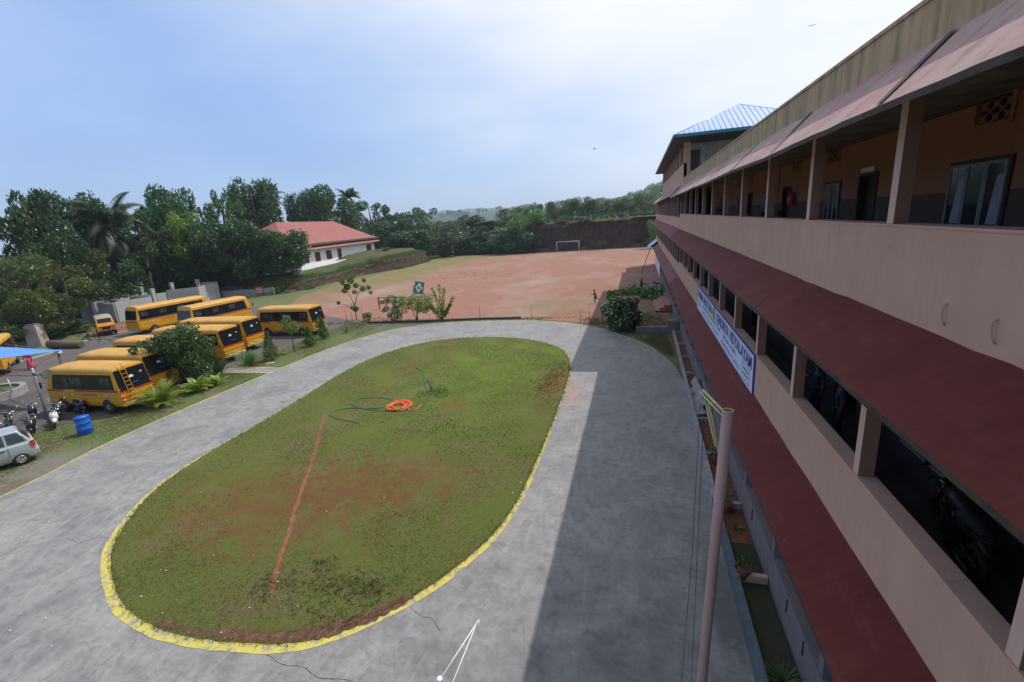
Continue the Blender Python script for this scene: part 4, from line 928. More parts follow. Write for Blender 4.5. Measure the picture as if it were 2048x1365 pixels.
# ================================================================ SILVER CAR
def car():
    root = empty('hatchback_car'); Lc, hw = 3.6, .80
    # stations along x (rear 0 -> front -L): list of (x, z, halfwidth) rows from the sill up
    rows = [(.22, .74), (.34, .80), (.62, .82), (.90, .81), (.98, .78)]
    b = MB(); st = [(0.02, .86), (-.10, .98), (-.5, 1.0), (-2.9, 1.0), (-3.45, .93), (-3.6, .82)]; v = []
    for i, (x, s) in enumerate(st):
        hz = [.98, .98, .98, .96, .80, .70][i]
        sec = [(y*s, z if z < .7 else z*hz/.98) for z, y in [(r[0], r[1]) for r in rows]]
        sec = [(y, z) for y, z in sec]
        full = sec + [(0, sec[-1][1]+.02)] + [(-y, z) for y, z in reversed(sec)]
        v += [(x, y, z) for y, z in full]
    n = 11; f = [(i*n+k, i*n+(k+1) % n, (i+1)*n+(k+1) % n, (i+1)*n+k) for i in range(5) for k in range(n)] + [tuple(range(n)), tuple(5*n+k for k in range(n-1, -1, -1))]
    b.add(v, f, True); o = b.build('body', M['silver'], root)
    bm = bmesh.new(); bm.from_mesh(o.data); bmesh.ops.recalc_face_normals(bm, faces=bm.faces); bm.to_mesh(o.data); bm.free(); o.modifiers.new('edge', 'BEVEL').width = .03
    low = [(-.05, .77, .97), (-2.75, .77, .95)]; up = [(-.42, .60, 1.58), (-1.95, .60, 1.60)]
    v = [(-.05, .77, .96), (-2.8, .76, .94), (-2.8, -.76, .94), (-.05, -.77, .96), (-.38, .60, 1.55), (-1.9, .60, 1.58), (-1.9, -.60, 1.58), (-.38, -.60, 1.55)]
    b = MB(); b.add(v, [(0, 1, 5, 4), (1, 2, 6, 5), (2, 3, 7, 6), (3, 0, 4, 7), (4, 5, 6, 7)]); o = b.build('cabin', M['silver'], root, bevel=.05)
    def quad(pts, nm, m_, off=(0, 0, 0), par=root):
        b = MB(); b.add([tuple(Vector(p)+Vector(off)) for p in pts], [tuple(range(len(pts)))]); return b.build(nm, m_, par)
    for sg in (-1, 1):
        def sp(x, z): return (x, sg*(.77-(z-.96)*.28+.012), z)
        quad([sp(-.22, 1.04), sp(-.42, 1.47), sp(-.80, 1.49), sp(-.80, 1.04)], 'quarter_window', M['glass'])
        quad([sp(-.88, 1.04), sp(-.88, 1.49), sp(-1.38, 1.51), sp(-1.5, 1.04)], 'side_window', M['glass'])
        quad([sp(-1.58, 1.04), sp(-1.46, 1.50), sp(-1.82, 1.50), sp(-2.55, 1.04)], 'side_window', M['glass'])
        b = MB(); b.tube([(-1.62, sg*.825, .35), (-1.58, sg*.825, .95)], .006, 4); b.tube([(-.85, sg*.825, .5), (-.83, sg*.825, .95)], .006, 4); b.build('door_seam', M['rubber'], root)
        b = MB(); b.box((-1.10, sg*.83-.012, .84), (-.93, sg*.83+.012, .87)); b.build('door_handle', M['black_gloss'], root)
        b = MB(); b.add([(-.01, sg*.70, .80), (-.05, sg*.80, .80), (-.30, sg*.70, 1.30), (-.24, sg*.60, 1.30), (-.02, sg*.62, .82)], [(0, 1, 2, 3, 4)]); b.build('tail_light', M['redlamp'], root, bevel=0)
        b = MB(); b.box((-.13, sg*.795-.03, .72), (.02, sg*.795+.02, 1.0)); b.build('tail_light_lens', M['redlamp'], root)
        for x in (-.55, -2.85):
            b = MB(); b.torus((0, 0, 0), .215, .085, 20, 8); b.cyl((0, -.07, 0), .21, .14, 18, 'y'); t = b.build('wheel', M['rubber'], root); t.location = (x, sg*.74, .29)
            b = MB(); b.cyl((0, sg*.075-.01, 0), .16, .02, 18, 'y'); b.torus((0, sg*.085, 0), .155, .02, 18, 6)
            for k in range(6): a = k*PI/3; b.tube([(.03*math.cos(a), sg*.088, .03*math.sin(a)), (.15*math.cos(a), sg*.09, .15*math.sin(a))], .016, 5)
            b.build('rim', M['chrome'], t)
    quad([(-.09, .62, 1.04), (-.32, .54, 1.46), (-.32, -.54, 1.46), (-.09, -.62, 1.04)], 'rear_window', M['glass'], (.02, 0, .0))
    b = MB(); b.box((-.12, -.74, .30), (.10, .74, .58)); b.build('rear_bumper', M['silver'], root, bevel=.05)
    b = MB(); b.box((.03, -.25, .66), (.045, .25, .78)); b.build('number_plate', M['white'], root)
    return root
c = car(); put(c, -27.15, 12.75, -113, 'silver hatchback car cut off by the left edge with a red tail light', None, 'car')

# ================================================================ MOTORBIKES
def bike(kind='motorbike', bodym='black_gloss'):
    root = empty('motor_scooter' if kind == 'scooter' else 'motorbike')
    sc_ = kind == 'scooter'; wr = .22 if sc_ else .29; wb = .62
    for x in (-wb, wb):
        b = MB(); b.torus((0, 0, 0), wr-.04, .045, 18, 7); t = b.build('wheel', M['rubber'], root); t.location = (x, 0, wr)
        b = MB(); b.torus((0, 0, 0), wr-.09, .012, 16, 5); b.cyl((0, -.04, 0), .05, .08, 10, 'y')
        for k in range(5): a = k*PI*.4; b.tube([(0, 0, 0), ((wr-.09)*math.cos(a), 0, (wr-.09)*math.sin(a))], .01, 4)
        b.build('rim', M['rim'], t)
    b = MB()
    if sc_:
        b.tube([(-.62, 0, .52), (-.35, 0, .58), (-.05, 0, .50), (.05, 0, .34)], [.14, .17, .15, .08], 12); b.tube([(.02, 0, .28), (.30, 0, .26), (.42, 0, .34)], [.15, .16, .14], 12); b.tube([(.40, 0, .35), (.50, 0, .62), (.46, 0, .88)], [.15, .19, .12], 12)
        b.tube([(.50, 0, .36), (.72, 0, .47), (.84, 0, .38)], [.10, .12, .05], 10)
    else:
        b.tube([(-.15, 0, .78), (.08, 0, .84), (.34, 0, .80)], [.10, .15, .09], 12); b.tube([(-.62, 0, .72), (-.35, 0, .66), (-.1, 0, .62)], [.06, .11, .08], 10)
        b.tube([(-.85, 0, .58), (-.72, 0, .66), (-.55, 0, .62)], [.04, .07, .05], 8); b.tube([(.40, 0, .56), (.62, 0, .63), (.82, 0, .55)], [.05, .07, .04], 8)
    b.build('body_shell', M[bodym], root)
    b = MB(); b.tube([(-.72, 0, .80), (-.45, 0, .78), (-.12, 0, .76), (.0, 0, .78)] if not sc_ else [(-.68, 0, .70), (-.4, 0, .76), (-.05, 0, .72)], [.07, .11, .11, .07] if not sc_ else [.09, .13, .09], 10); b.build('seat', M['rubber'], root)
    b = MB(); b.box((-.16, -.10, .26), (.16, .10, .56)); b.tube([(-.1, .14, .28), (-.9, .16, .36)], [.035, .05], 8); b.tube([(.30, 0, .75), (-.1, 0, .3), (-.62, 0, wr)], .03, 6); b.build('engine', M['metal'], root)
    b = MB(); b.tube([(wb, .06, wr), (.42, .06, .86)], .022, 6); b.tube([(wb, -.06, wr), (.42, -.06, .86)], .022, 6); b.tube([(.26, -.34, .98), (.40, -.2, 1.0), (.42, 0, .93), (.40, .2, 1.0), (.26, .34, .98)], .016, 6); b.build('fork_and_handlebar', M['chrome'], root)
    b = MB(); b.tube([(.42, 0, .84), (.55, 0, .82), (.58, 0, .82)], [.07, .10, .09], 12); b.build('headlight', M['chrome'], root)
    for s in (-1, 1):
        b = MB(); b.tube([(.38, s*.24, 1.0), (.36, s*.32, 1.18)], .006, 4); b.sphere((.36, s*.33, 1.21), .06, 8, (.3, 1, .7)); b.build('mirror', M['chrome'], root)
    b = MB(); b.tube([(-.5, -.13, .80), (-.85, -.11, .84), (-.9, 0, .85), (-.85, .11, .84), (-.5, .13, .80)], .012, 6); b.build('grab_rail', M['chrome'], root)
    b = MB(); b.box((-.93, -.06, .62), (-.9, .06, .7)); b.build('tail_light', M['redlamp'], root)
    return root
GM = 'two wheelers parked under the blue shed'
mb0 = bike(); sc0 = bike('scooter', 'white'); scb = bike('scooter')
def put2(r, x, y, deg, label, cat, z=0): r.location = (x, y, z); r.rotation_euler = (R_(-9), 0, R_(deg)); tag(r, label, cat, GM); return r
put2(sc0, -30.75, 15.5, -28, 'white scooter with black seat parked next to the grey shed post', 'scooter')
put2(scb, -30.6, 14.45, -32, 'black scooter with chrome front nearest the silver car', 'scooter')
put2(mb0, -33.3, 14.9, -18, 'black motorbike at the left edge behind the silver car', 'motorbike')
m2 = copy_tree(scb); put2(m2, -31.9, 16.3, -22, 'black scooter right behind the white scooter', 'scooter')
m3 = copy_tree(scb); put2(m3, -31.2, 17.0, -14, 'black scooter standing between the grey post and the blue barrel', 'scooter')
m4 = copy_tree(mb0); put2(m4, -31.7, 13.6, -28, 'black motorbike wedged beside the silver car roof', 'motorbike')
m6 = copy_tree(scb); put2(m6, -33.4, 16.0, -25, 'black scooter at the back of the group under the shed', 'scooter')
M['bike_red_shaded'] = mat('shaded_red', (.035, .003, .003), .5, .1, 3, 0)  # corridor bike colours darkened, the dim light is put into them
m5 = bike('motorbike', 'bike_red_shaded')
for c_ in list(m5.children)+[g_ for q_ in m5.children for g_ in q_.children]:
    for i_, m_ in enumerate(c_.data.materials):
        if m_ in (M['chrome'], M['rim'], M['metal']): c_.data.materials[i_] = M['black_gloss']
        if m_ == M['redlamp']: c_.data.materials[i_] = M['bike_red_shaded']
m5.location = (4.35, 6.9, 3.92); m5.rotation_euler = (0, 0, R_(80)); tag(m5, 'dark motorbike with red side panels standing in the shaded first floor corridor', 'motorbike')

# ================================================================ BARREL, SHED, HORN, PLANTER RING
br = empty('plastic_barrel', (-27.45, 14.95, 0), 0, 'bright blue plastic barrel with white marks on the grass verge', 'barrel')
b = MB(); P = [(.29, 0), (.31, .04), (.315, .28), (.33, .30), (.315, .32), (.315, .60), (.33, .62), (.315, .64), (.31, .90), (.325, .93), (.30, .94), (.285, .90), (.28, .1), (0.001, .1)]
b.tube([(0, 0, z) for r, z in P], [r for r, z in P], 28, cap=False); b.build('drum', M['barrel'], br)
b = MB(); 
for k in range(6):
    a = -2.1+k*.12; b.box((.318*math.cos(a)-.004, .318*math.sin(a)-.02, .55+.05*(k % 2)), (.318*math.cos(a)+.004, .318*math.sin(a)+.02, .70-.04*(k % 3)))
b.build('painted_mark', M['white'], br)
sh = empty('parking_shed', (-34, 16, 0), 0, 'open parking shed with a light blue corrugated roof on two slim posts', 'shed')
b = MB(); nx, ny = 170, 2; v = []
c00, c10, c01, c11 = Vector((-34.4, 18.75, 3.33)), Vector((-40.5, 20.9, 3.12)), Vector((-34.2, 15.1, 3.62)), Vector((-41.5, 13.5, 3.5))
for i in range(nx+1):
    t = i/nx; 
    for s in range(2):
        p = (c00*(1-s)+c01*s)*(1-t) + (c10*(1-s)+c11*s)*t; v.append((p.x, p.y, p.z + .025*math.sin(i*1.57)))
b = MB()
# roof from posts back to the left: long edge faces the buses
Q = [Vector((-34.1, 18.75, 3.30)), Vector((-45.6, 20.05, 3.25)), Vector((-54, 13.5, 3.35)), Vector((-42.5, 12.2, 3.4))]
v = []; n = 150
for i in range(n+1):
    t = i/n
    for s in (0, 1):
        p = (Q[0]*(1-t)+Q[1]*t)*(1-s)+(Q[3]*(1-t)+Q[2]*t)*s; v.append((p.x, p.y, p.z+.022*math.sin(i*1.6)))
b.add(v, [(2*i, 2*i+1, 2*i+3, 2*i+2) for i in range(n)]); o = b.build('corrugated_roof', M['blue_roof']); under(o, sh); so = o.modifiers.new('t', 'SOLIDIFY'); so.thickness = .012
b = MB(); b.tube([(-30.1, 15.0, 0), (-29.93, 15.0, 3.5)], .062, 12); under(b.build('post', M['metal']), sh)
b = MB(); b.tube([(-34.85, 18.8, 0), (-34.6, 18.8, 3.15)], .055, 10); under(b.build('post', M['rust']), sh)
b = MB(); b.box((-34.72, 18.66, 3.12), (-34.45, 18.94, 3.2)); under(b.build('post_cap', M['white']), sh)
b = MB()
b.tube([(-29.9, 15.0, 3.4), (-44.5, 15.0, 3.3)], .03, 6); b.tube([(-34.5, 18.8, 3.2), (-44.5, 21.3, 3.0)], .03, 6); b.tube([(-29.9, 15.0, 3.5), (-34.4, 18.75, 3.25)], .028, 6); b.tube([(-30.1, 15.05, 3.05), (-44.5, 15.0, 2.9)], .022, 6); b.tube([(-31, 15.02, 3.06), (-32, 15.02, 3.38), (-33, 15.02, 3.06), (-34, 15.02, 3.38), (-35, 15.02, 3.06), (-36, 15.02, 3.36)], .014, 5)
under(b.build('roof_truss', M['rust']), sh)
b = MB(); b.tube([(-29.95, 15.0, 3.1), (-29.9, 15.0, 3.45), (-30.2, 15.02, 3.5)], .03, 6); under(b.build('bracket', M['rust']), sh)
hn = empty('horn_loudspeaker', (-29.75, 14.95, 3.18), 0, 'grey horn loudspeaker fixed to the top of the grey shed post', 'loudspeaker')
b = MB(); pts = [(.0, 0, 0), (.10, .02, 0), (.14, .03, 0), (.28, .08, -.02), (.46, .14, -.05), (.54, .17, -.06)]
b.tube(pts, [.075, .08, .04, .07, .15, .235], 20, cap=True); b.build('horn', M['metal'], hn)
b = MB(); b.torus((0, 0, 0), .235, .014, 20, 6, 'x'); o = b.build('rim', M['wood'], hn); o.location = pts[-1]
b = MB(); b.sphere((0, 0, 0), .09, 10, (1, 1, 1)); o = b.build('driver', M['rubber'], hn); o.location = (-.02, 0, 0)
pr = empty('round_planter', (-42.1, 18.3, 0), 0, 'low round stone planter with grass and a small post on the asphalt yard', 'planter')
b = MB(); b.tube([(0, 0, -.05), (0, 0, .5)], 2.0, 40, cap=False); b.tube([(0, 0, -.05), (0, 0, .5)], 1.68, 40, cap=False)
v = []; 
for k in range(40): a = 2*PI*k/40; v += [(2.0*math.cos(a), 2.0*math.sin(a), .5), (1.68*math.cos(a), 1.68*math.sin(a), .5)]
b.add(v, [(2*k, (2*k+2) % 80, (2*k+3) % 80, 2*k+1) for k in range(40)]); b.build('ring_wall', M['cement'], pr)
b = MB(); b.prism([(1.7*math.cos(t*PI/12), 1.7*math.sin(t*PI/12)) for t in range(24)], .0, .34, 'z'); b.build('grass_fill', M['verge'], pr)
b = MB(); b.tube([(1.72, .6, .5), (1.60, .6, 1.25)], .03, 6); b.build('marker_post', M['white'], pr)

# ================================================================ FLAG POLE, ROPES, STUB POLE
fp = empty('pulley_pole', (1.03, 6.5, 0), 0, 'pinkish steel pole with open top and a pale yellow arm', 'pole')
b = MB(); b.tube([(.99, 6.5, 0), (1.045, 6.5, 1.2), (1.135, 6.5, 3.7), (1.228, 6.5, 6.19)], [.078]*4, 20); under(b.build('shaft', M['pole_pink']), fp)
b = MB(); b.torus((1.228, 6.5, 6.2), .073, .009, 22, 6, 'z'); under(b.build('rim', M['pale_yellow']), fp)
b = MB(); b.tube([(1.228, 6.5, 6.192), (1.228, 6.5, 6.200)], .071, 20); under(b.build('pole_inside', M['rust']), fp)
b = MB()
b.box((1.20-.012, 6.56, 6.10), (1.20+.012, 6.60, 6.14))
P0, P1 = Vector((1.21, 6.56, 6.13)), Vector((1.02, 7.45, 6.13)); b.tube([P0, P1], .026, 4); 
b.tube([P0+Vector((-.05, 0, -.03)), P1+Vector((-.05, 0, -.03))], .018, 4); b.tube([Vector((1.165, 6.55, 5.45)), Vector((1.06, 7.2, 6.10))], .026, 4); b.tube([Vector((1.10, 6.56, 5.6)), Vector((1.02, 7.25, 6.08))], .016, 4)
under(b.build('arm', M['pale_yellow']), fp)
b = MB(); b.torus((1.0, 7.35, 5.98), .06, .018, 16, 6, 'y'); b.tube([(1.0, 7.35, 6.13), (1.0, 7.35, 6.04)], .012, 5); under(b.build('pulley', M['pole_pink']), fp)
b = MB(); b.tube([(.975, 7.36, 5.94), (.93, 7.37, 3.0), (.82, 7.41, 0.02)], .0045, 4); b.tube([(1.035, 7.35, 5.94), (1.02, 7.36, 3.5), (1.0, 7.4, 0.02)], .0045, 4); b.sphere((.93, 7.37, 3.0), .014, 6); o = b.build('pulley_rope', M['wire']); tag(o, 'pair of thin dark ropes hanging from the yellow pole arm', 'rope')
sp = empty('stub_post', (-2.85, 4.7, 0), 0, 'brown post with a white capped top at the bottom edge of the drive', 'post')
b = MB(); b.tube([(-2.90, 4.72, 0), (-2.852, 4.70, 2.44)], .036, 12); under(b.build('shaft', M['rust']), sp)
b = MB(); b.tube([(-2.852, 4.70, 2.44), (-2.85, 4.70, 2.51)], [.040, .038], 14); under(b.build('cap', M['white']), sp)
b = MB(); b.tube([(-2.83, 4.73, 2.50), (-2.61, 5.80, 2.50)], .011, 6); b.tube([(-2.66, 4.45, 2.45), (-2.63, 5.74, 2.48)], .009, 6); b.tube([(-2.61, 5.80, 2.5), (-2.595, 5.77, 2.45), (-2.62, 5.72, 2.44)], .009, 5)
under(b.build('rod_arm', M['white']), sp)

# ================================================================ HOSES
def hose(name, pts, r, m_, label):
    P = catmull([(x, y, .035) for x, y in pts], 10); b = MB(); b.tube(P, r, 6); o = b.build(name, m_); return tag(o, label, 'hose')
hose('garden_hose', [(-14.29, 26.16), (-13.3, 25.2), (-12.91, 24.37), (-11.7, 22.31), (-11.13, 21.23), (-10.92, 19.87), (-11.73, 19.22), (-12.85, 19.17), (-13.9, 19.32), (-14.45, 19.5), (-15.08, 19.96), (-14.97, 20.61), (-13.85, 20.85), (-12.88, 20.5), (-12.86, 19.69), (-13.56, 19.36), (-14.73, 19.31), (-15.28, 19.0), (-15.38, 18.49), (-14.76, 18.06), (-14.06, 17.89), (-13.1, 17.65)], .022, M['hose_g'], 'long green garden hose looping over the oval lawn')
rr = random.Random(4); P = []
for i in range(150):
    a = i/150*2*PI*7.3; R0 = .34+.32*(.5+.5*math.sin(i*.071+1)); P.append((-12.1+R0*1.02*math.cos(a)+.05*math.sin(i*.23), 19.83+R0*.98*math.sin(a)+.05*math.cos(i*.19), .035+.011*(i % 9)))
P += [(-11.2, 19.3, .04), (-10.95, 19.6, .04), (-10.95, 20.1, .04)]
b = MB(); b.tube(catmull(P, 2), .026, 6); tag(b.build('coiled_hose', M['hose_o']), 'bright orange hose coiled in a heap on the lawn beside the green hose', 'hose')

# ================================================================ FIELD THINGS
g = empty('goal_frame', (-18.2, 125.2, 0), 0, 'white goal frame in front of the dark cut bank at the far end', 'goal')
for x in (-3.05, 3.05):
    b = MB(); b.tube([(x, 0, 0), (x, 0, 2.6)], .075, 8); b.build('post', M['white'], g)
b = MB(); b.tube([(-3.1, 0, 2.6), (3.1, 0, 2.6)], .075, 8); b.build('crossbar', M['white'], g)
g.rotation_euler = (0, 0, R_(-4))
tb = empty('target_board', (-27.45, 53.3, 0), R_(8), 'green board with a white diamond and rings leaning on a wooden stand', 'board')
b = MB(); b.box((-.62, -.03, 0), (.62, .03, 1.55)); bd = b.build('board', M['signgreen'], tb); bd.location = (0, 0, .82); bd.rotation_euler = (R_(-20), R_(12), 0)
b = MB(); b.prism([(0, .12), (.45, .77), (0, 1.43), (-.45, .77)], -.040, -.034, 'y'); b.build('white_diamond', M['white'], bd)
for r_, mn, yy in ((.27, 'metal', -.046), (.19, 'lilac', -.052), (.10, 'metal', -.058)):
    b = MB(); b.prism([(r_*math.cos(t*PI/10), .77+r_*math.sin(t*PI/10)) for t in range(20)], yy, yy+.005, 'y'); b.build('target_ring', M[mn], bd)
for x in (-.6, .6):
    b = MB(); b.tube([(x, -.35, 0), (x, .0, .8), (x, .35, 1.7)], .035, 6); b.build('leg', M['wood'], tb)
    b = MB(); b.tube([(x, .9, 0), (x, .3, 1.9)], .035, 6); b.build('leg', M['wood'], tb)
b = MB(); b.tube([(-.8, -.05, .78), (.9, -.05, .78)], .04, 6); b.build('ledge', M['wood'], tb)
gb = empty('horizontal_bar', (-26.6, 47.5, 0), R_(-4), 'long pale horizontal rail on short posts at the near edge of the field', 'rail')
b = MB(); b.box((-3.35, -.09, 1.30), (3.2, .09, 1.42)); b.build('rail', M['frame_grey'], gb)
for x in (-3.25, 3.05):
    b = MB(); b.box((x-.06, -.06, 0), (x+.06, .06, 1.30)); b.build('post', M['wood'], gb)
b = MB(); b.tube([(-2.0, 0, 1.35), (-2.5, .2, 0)], .05, 5); b.build('brace', M['wood'], gb)
o = None
b = MB(); b.tube([(-26.4, 39.65, .13), (-23, 39.8, .12), (-19.6, 39.95, .15), (-15, 40.75, .12), (-10.7, 40.95, .13)], .085, 10); tag(b.build('black_pipe', M['wire']), 'long black pipe lying along the grass edge beside the drive', 'pipe')
GP = 'thin fence posts along the near edge of the playing field'
post0 = empty('fence_post'); b = MB(); b.tube([(0, 0, 0), (.01, 0, 1.15)], .022, 5); b.build('post', M['rust'], post0)
PX = [(-4.77, 38.95, 1.0, 'rusty fence post with a second post just right of it near the drive bend'), (-3.98, 38.6, .95, 'rusty fence post between the pair left of the red board'), (-2.92, 38.5, 1.1, 'dark fence post directly below the small red board'), (-9.73, 41.3, 1.0, 'lone thin fence post right of the black pipe end'), (-15.0, 41.6, 1.0, 'lone thin fence post right of the yellow flowering shrub'), (-28.2, 41.6, 1.25, 'thin fence post right beside the thin sapling left of the bench rail'), (-29.7, 40.9, 1.25, 'thin fence post furthest left near the lone bus'), (-29.1, 41.0, .8, 'short thin fence post left of the sapling')]
for i, (x, y, h, l) in enumerate(PX):
    o = post0 if i == 0 else copy_tree(post0); o.location = (x, y, 0); o.scale = (1, 1, h); tag(o, l, 'fence post', GP)
b = MB(); b.tube([(-4.77, 38.95, .98), (-4.4, 38.8, .93), (-3.98, 38.6, .95)], .006, 4); b.tube([(-3.98, 38.6, .5), (-2.92, 38.5, .55)], .005, 4); tag(b.build('fence_wire', M['rust']), 'slack wires strung between the rusty posts by the drive bend', 'wire')
bo = empty('notice_board', (-2.85, 40.6, 0), R_(62), 'small white framed red notice board on a thin post beside the flowering shrub', 'board')
b = MB(); b.tube([(-.28, 0, 0), (-.28, 0, 1.3)], .02, 6); b.tube([(.28, 0, 0), (.28, 0, 1.3)], .02, 6); b.build('post', M['metal'], bo)
b = MB(); b.box((-.33, -.02, .42), (.33, .02, 1.32)); b.build('frame', M['white'], bo)
b = MB(); b.box((-.27, -.026, .48), (.27, -.021, 1.26)); b.build('red_panel', M['maroon'], bo)
rs = empty('warning_board', (-60.4, 61.6, 0), R_(18), 'small red board with white writing in front of the grey boundary wall', 'board')
b = MB(); b.box((-.6, -.03, .35), (.6, .03, 1.5)); b.build('panel', M['red'], rs)
b = MB()
for k in range(4):
    for j in range(5): b.box((-.5+j*.2, -.036, .5+k*.24), (-.5+j*.2+.14, -.031, .5+k*.24+.12))
b.build('white_lines', M['white'], rs)
for x in (-.5, .5):
    b = MB(); b.tube([(x, .04, 0), (x, .04, .5)], .03, 6); b.build('leg', M['wood'], rs)
r = empty('red_marker', (-43.0, 131.0, 0), 0, 'red rag hanging on a short stick at the far end of the field', 'marker'); b = MB(); b.tube([(0, 0, 0), (0, 0, 2)], .04, 5); b.build('stick', M['wood'], r); b = MB(); b.box((-.4, -.05, 1.0), (.4, .03, 2.3)); b.build('rag', M['red'], r)
r = empty('white_marker_post', (-53.0, 128.5, 0), 0, 'pale post with white band before the pale green tree', 'post'); b = MB(); b.tube([(0, 0, 0), (0, 0, 3.4)], .07, 6); b.build('shaft', M['frame_grey'], r); b = MB(); b.tube([(0, 0, 1.0), (0, 0, 1.7)], .12, 8); b.build('band', M['white'], r)

# ================================================================ BLOCK WALL ROOMS, BOUNDARY WALLS, GATE PILLAR
def wallrun(segs, name, label, m_='block', cat='wall'):
    x0, y0 = segs[0][0]; root = empty(name, (x0, y0, 0), 0, label, cat)
    for (xa, ya), (xb, yb), h, *z in segs:
        d = Vector((xb-xa, yb-ya, 0)); l = d.length; a = math.atan2(d.y, d.x); b = MB(); z0 = z[0] if z else -.2
        b.box((0, -.1, z0), (l, .1, h)); o = b.build('wall', M[m_]); o.parent = root; o.location = (xa-x0, ya-y0, 0); o.rotation_euler = (0, 0, a)
    return root
u = wallrun([((-74.4, 44.5), (-70.6, 43.7), 2.55), ((-74.4, 44.6), (-75, 49), 2.6), ((-70.6, 43.8), (-70.3, 47.4), 2.5), ((-75, 49.1), (-70.4, 48.3), 2.65), ((-68.8, 47.5), (-65.1, 47.4), 2.6), ((-69.2, 43.4), (-65.4, 42.8), 2.45), ((-65.4, 42.9), (-65.0, 47.3), 2.5), ((-69.2, 43.5), (-68.9, 47.3), 2.5)], 'unfinished_room', 'unfinished grey block room with doorway gaps left of the long buses')
u2 = wallrun([((-70.6, 48.5), (-67.6, 50.0), 2.5), ((-67.6, 50.1), (-67.4, 51.4), 2.5), ((-67.3, 51.5), (-64.4, 54.0), 2.75), ((-64.4, 54.1), (-65.6, 58.5), 2.8), ((-70.6, 48.6), (-72.0, 52.0), 2.5), ((-69.5, 58.4), (-65.6, 58.7), 2.95)], 'unfinished_room', 'unfinished grey block room right of the gap with taller stub pillars')
for i, (x, y, h) in enumerate(((-65.2, 47.9, 3.5), (-71.5, 51.0, 3.5), (-69.5, 54.2, 3.6), (-68.3, 57.6, 3.6))):
    b = MB(); b.box((-.22, -.22, 0), (.22, .22, h)); o = b.build('stub_pillar', M['block']); o.parent = u2 if i else u; rt = u2 if i else u; o.location = (x-rt.location.x, y-rt.location.y, 0)
wallrun([((-80, 63.6), (-64.6, 62.4), 1.7)], 'stone_retaining_wall', 'long dark stone retaining wall behind the block rooms', 'rubble')
wallrun([((-66.5, 60.0), (-58.2, 62.4), 1.2)], 'boundary_wall', 'plain light grey wall beside the small red board', 'cement')
gp = empty('stone_pillar', (-60.2, 31.4, 0), R_(12), 'worn pale stone gate pillar at the road edge behind the left bus', 'pillar')
b = MB(); v = []
for z, s in ((-.1, .78), (.7, .76), (1.5, .72), (2.15, .66)):
    v += [(-s, -s*.6, z), (s, -s*.6, z), (s, s*.6, z), (-s, s*.6, z)]
b.add(v, [(4*i+k, 4*i+(k+1) % 4, 4*i+4+(k+1) % 4, 4*i+4+k) for i in range(3) for k in range(4)]+[(12, 13, 14, 15)]); b.build('shaft', wall_paint('old_plaster', (.42, .36, .31), (.24, .2, .16), .7), gp, bevel=.05)
b = MB(); b.box((-.5, -.3, 2.151), (.5, .3, 2.3)); b.build('broken_top', M['cement'], gp)
tag(MB().tube([(-56.5, 30.3, .45), (-52.6, 30.6, .35)], [.42, .30], 10).build('dark_log', M['wood']), 'dark fallen trunk lying by the road edge beside the pillar', 'log')
rb = MB(); rr = random.Random(8)
for k in range(90):
    cx, cy, s = rr.choice([(-54.8, 33.6, 1.1), (-56.8, 34.0, .9), (-59.5, 38.2, 1.6), (-58.5, 40, 1.6), (-52.5, 40.8, .9), (-61.5, 36.2, 1.4)])
    x, y = cx+rr.gauss(0, s), cy+rr.gauss(0, s*.7); r_ = rr.uniform(.06, .2); rb.sphere((x, y, r_*.4), r_, 6, (1, rr.uniform(.6, 1.2), rr.uniform(.4, .8)))
tag(rb.build('rubble', M['gravel']), 'loose grey rubble strewn along the road edge', 'rubble', kind='stuff')
strip('red_earth_patch', catmull([(-58, 36, 0), (-60, 39, 0), (-61.5, 42, 0), (-58.5, 44, 0)], 6), [1.6, 2.2, 2.6, 3, 3, 3, 3, 3.3, 3.4, 3.4, 3.3, 3, 3, 2.8, 2.6, 2.2, 2, 1.6, 1][:19], -.004, M['trench'], .35)

# ================================================================ RED ROOFED HOUSE
HZ = 3.2
hs_ = empty('red_roofed_house', (-62.8, 72.6, HZ), math.atan2(37.7, -6.2)-PI/2, 'long white house with a red tiled hipped roof and maroon shutters', 'house')
Lh, Dh = 41.0, 13.0            # local: y along the front, -x goes back from the front wall
def HB(name, mb, m_, **k): return mb.build(name, m_, hs_, **k)
b = MB(); b.box((-Dh, 0, 0), (0, Lh, 3.0)); HB('wall', b, M['white_wall'])
b = MB(); b.box((-.02, -.2, -.9), (.25, Lh+.2, .0)); HB('plinth', b, M['cement'])
for y0, w_, z0, z1, nm in ((1.2, 1.8, .6, 2.5, 'window'), (4.9, 1.8, .6, 2.5, 'window'), (9.2, 2.1, .6, 2.5, 'window'), (13.9, 2.4, .6, 2.55, 'window'), (19.2, 1.9, .02, 2.6, 'door'), (35.6, 3.0, .55, 2.6, 'window')):
    b = MB(); b.box((-.02, y0, z0), (.05, y0+w_, z1)); o = HB(nm, b, M['maroon']); b = MB(); b.box((.051, y0+w_*.12, z0+.1), (.07, y0+w_*.47, z1-.1)); b.box((.051, y0+w_*.53, z0+.1), (.07, y0+w_*.88, z1-.1)); b.build('shutter', M['door'], o)
e = 1.2
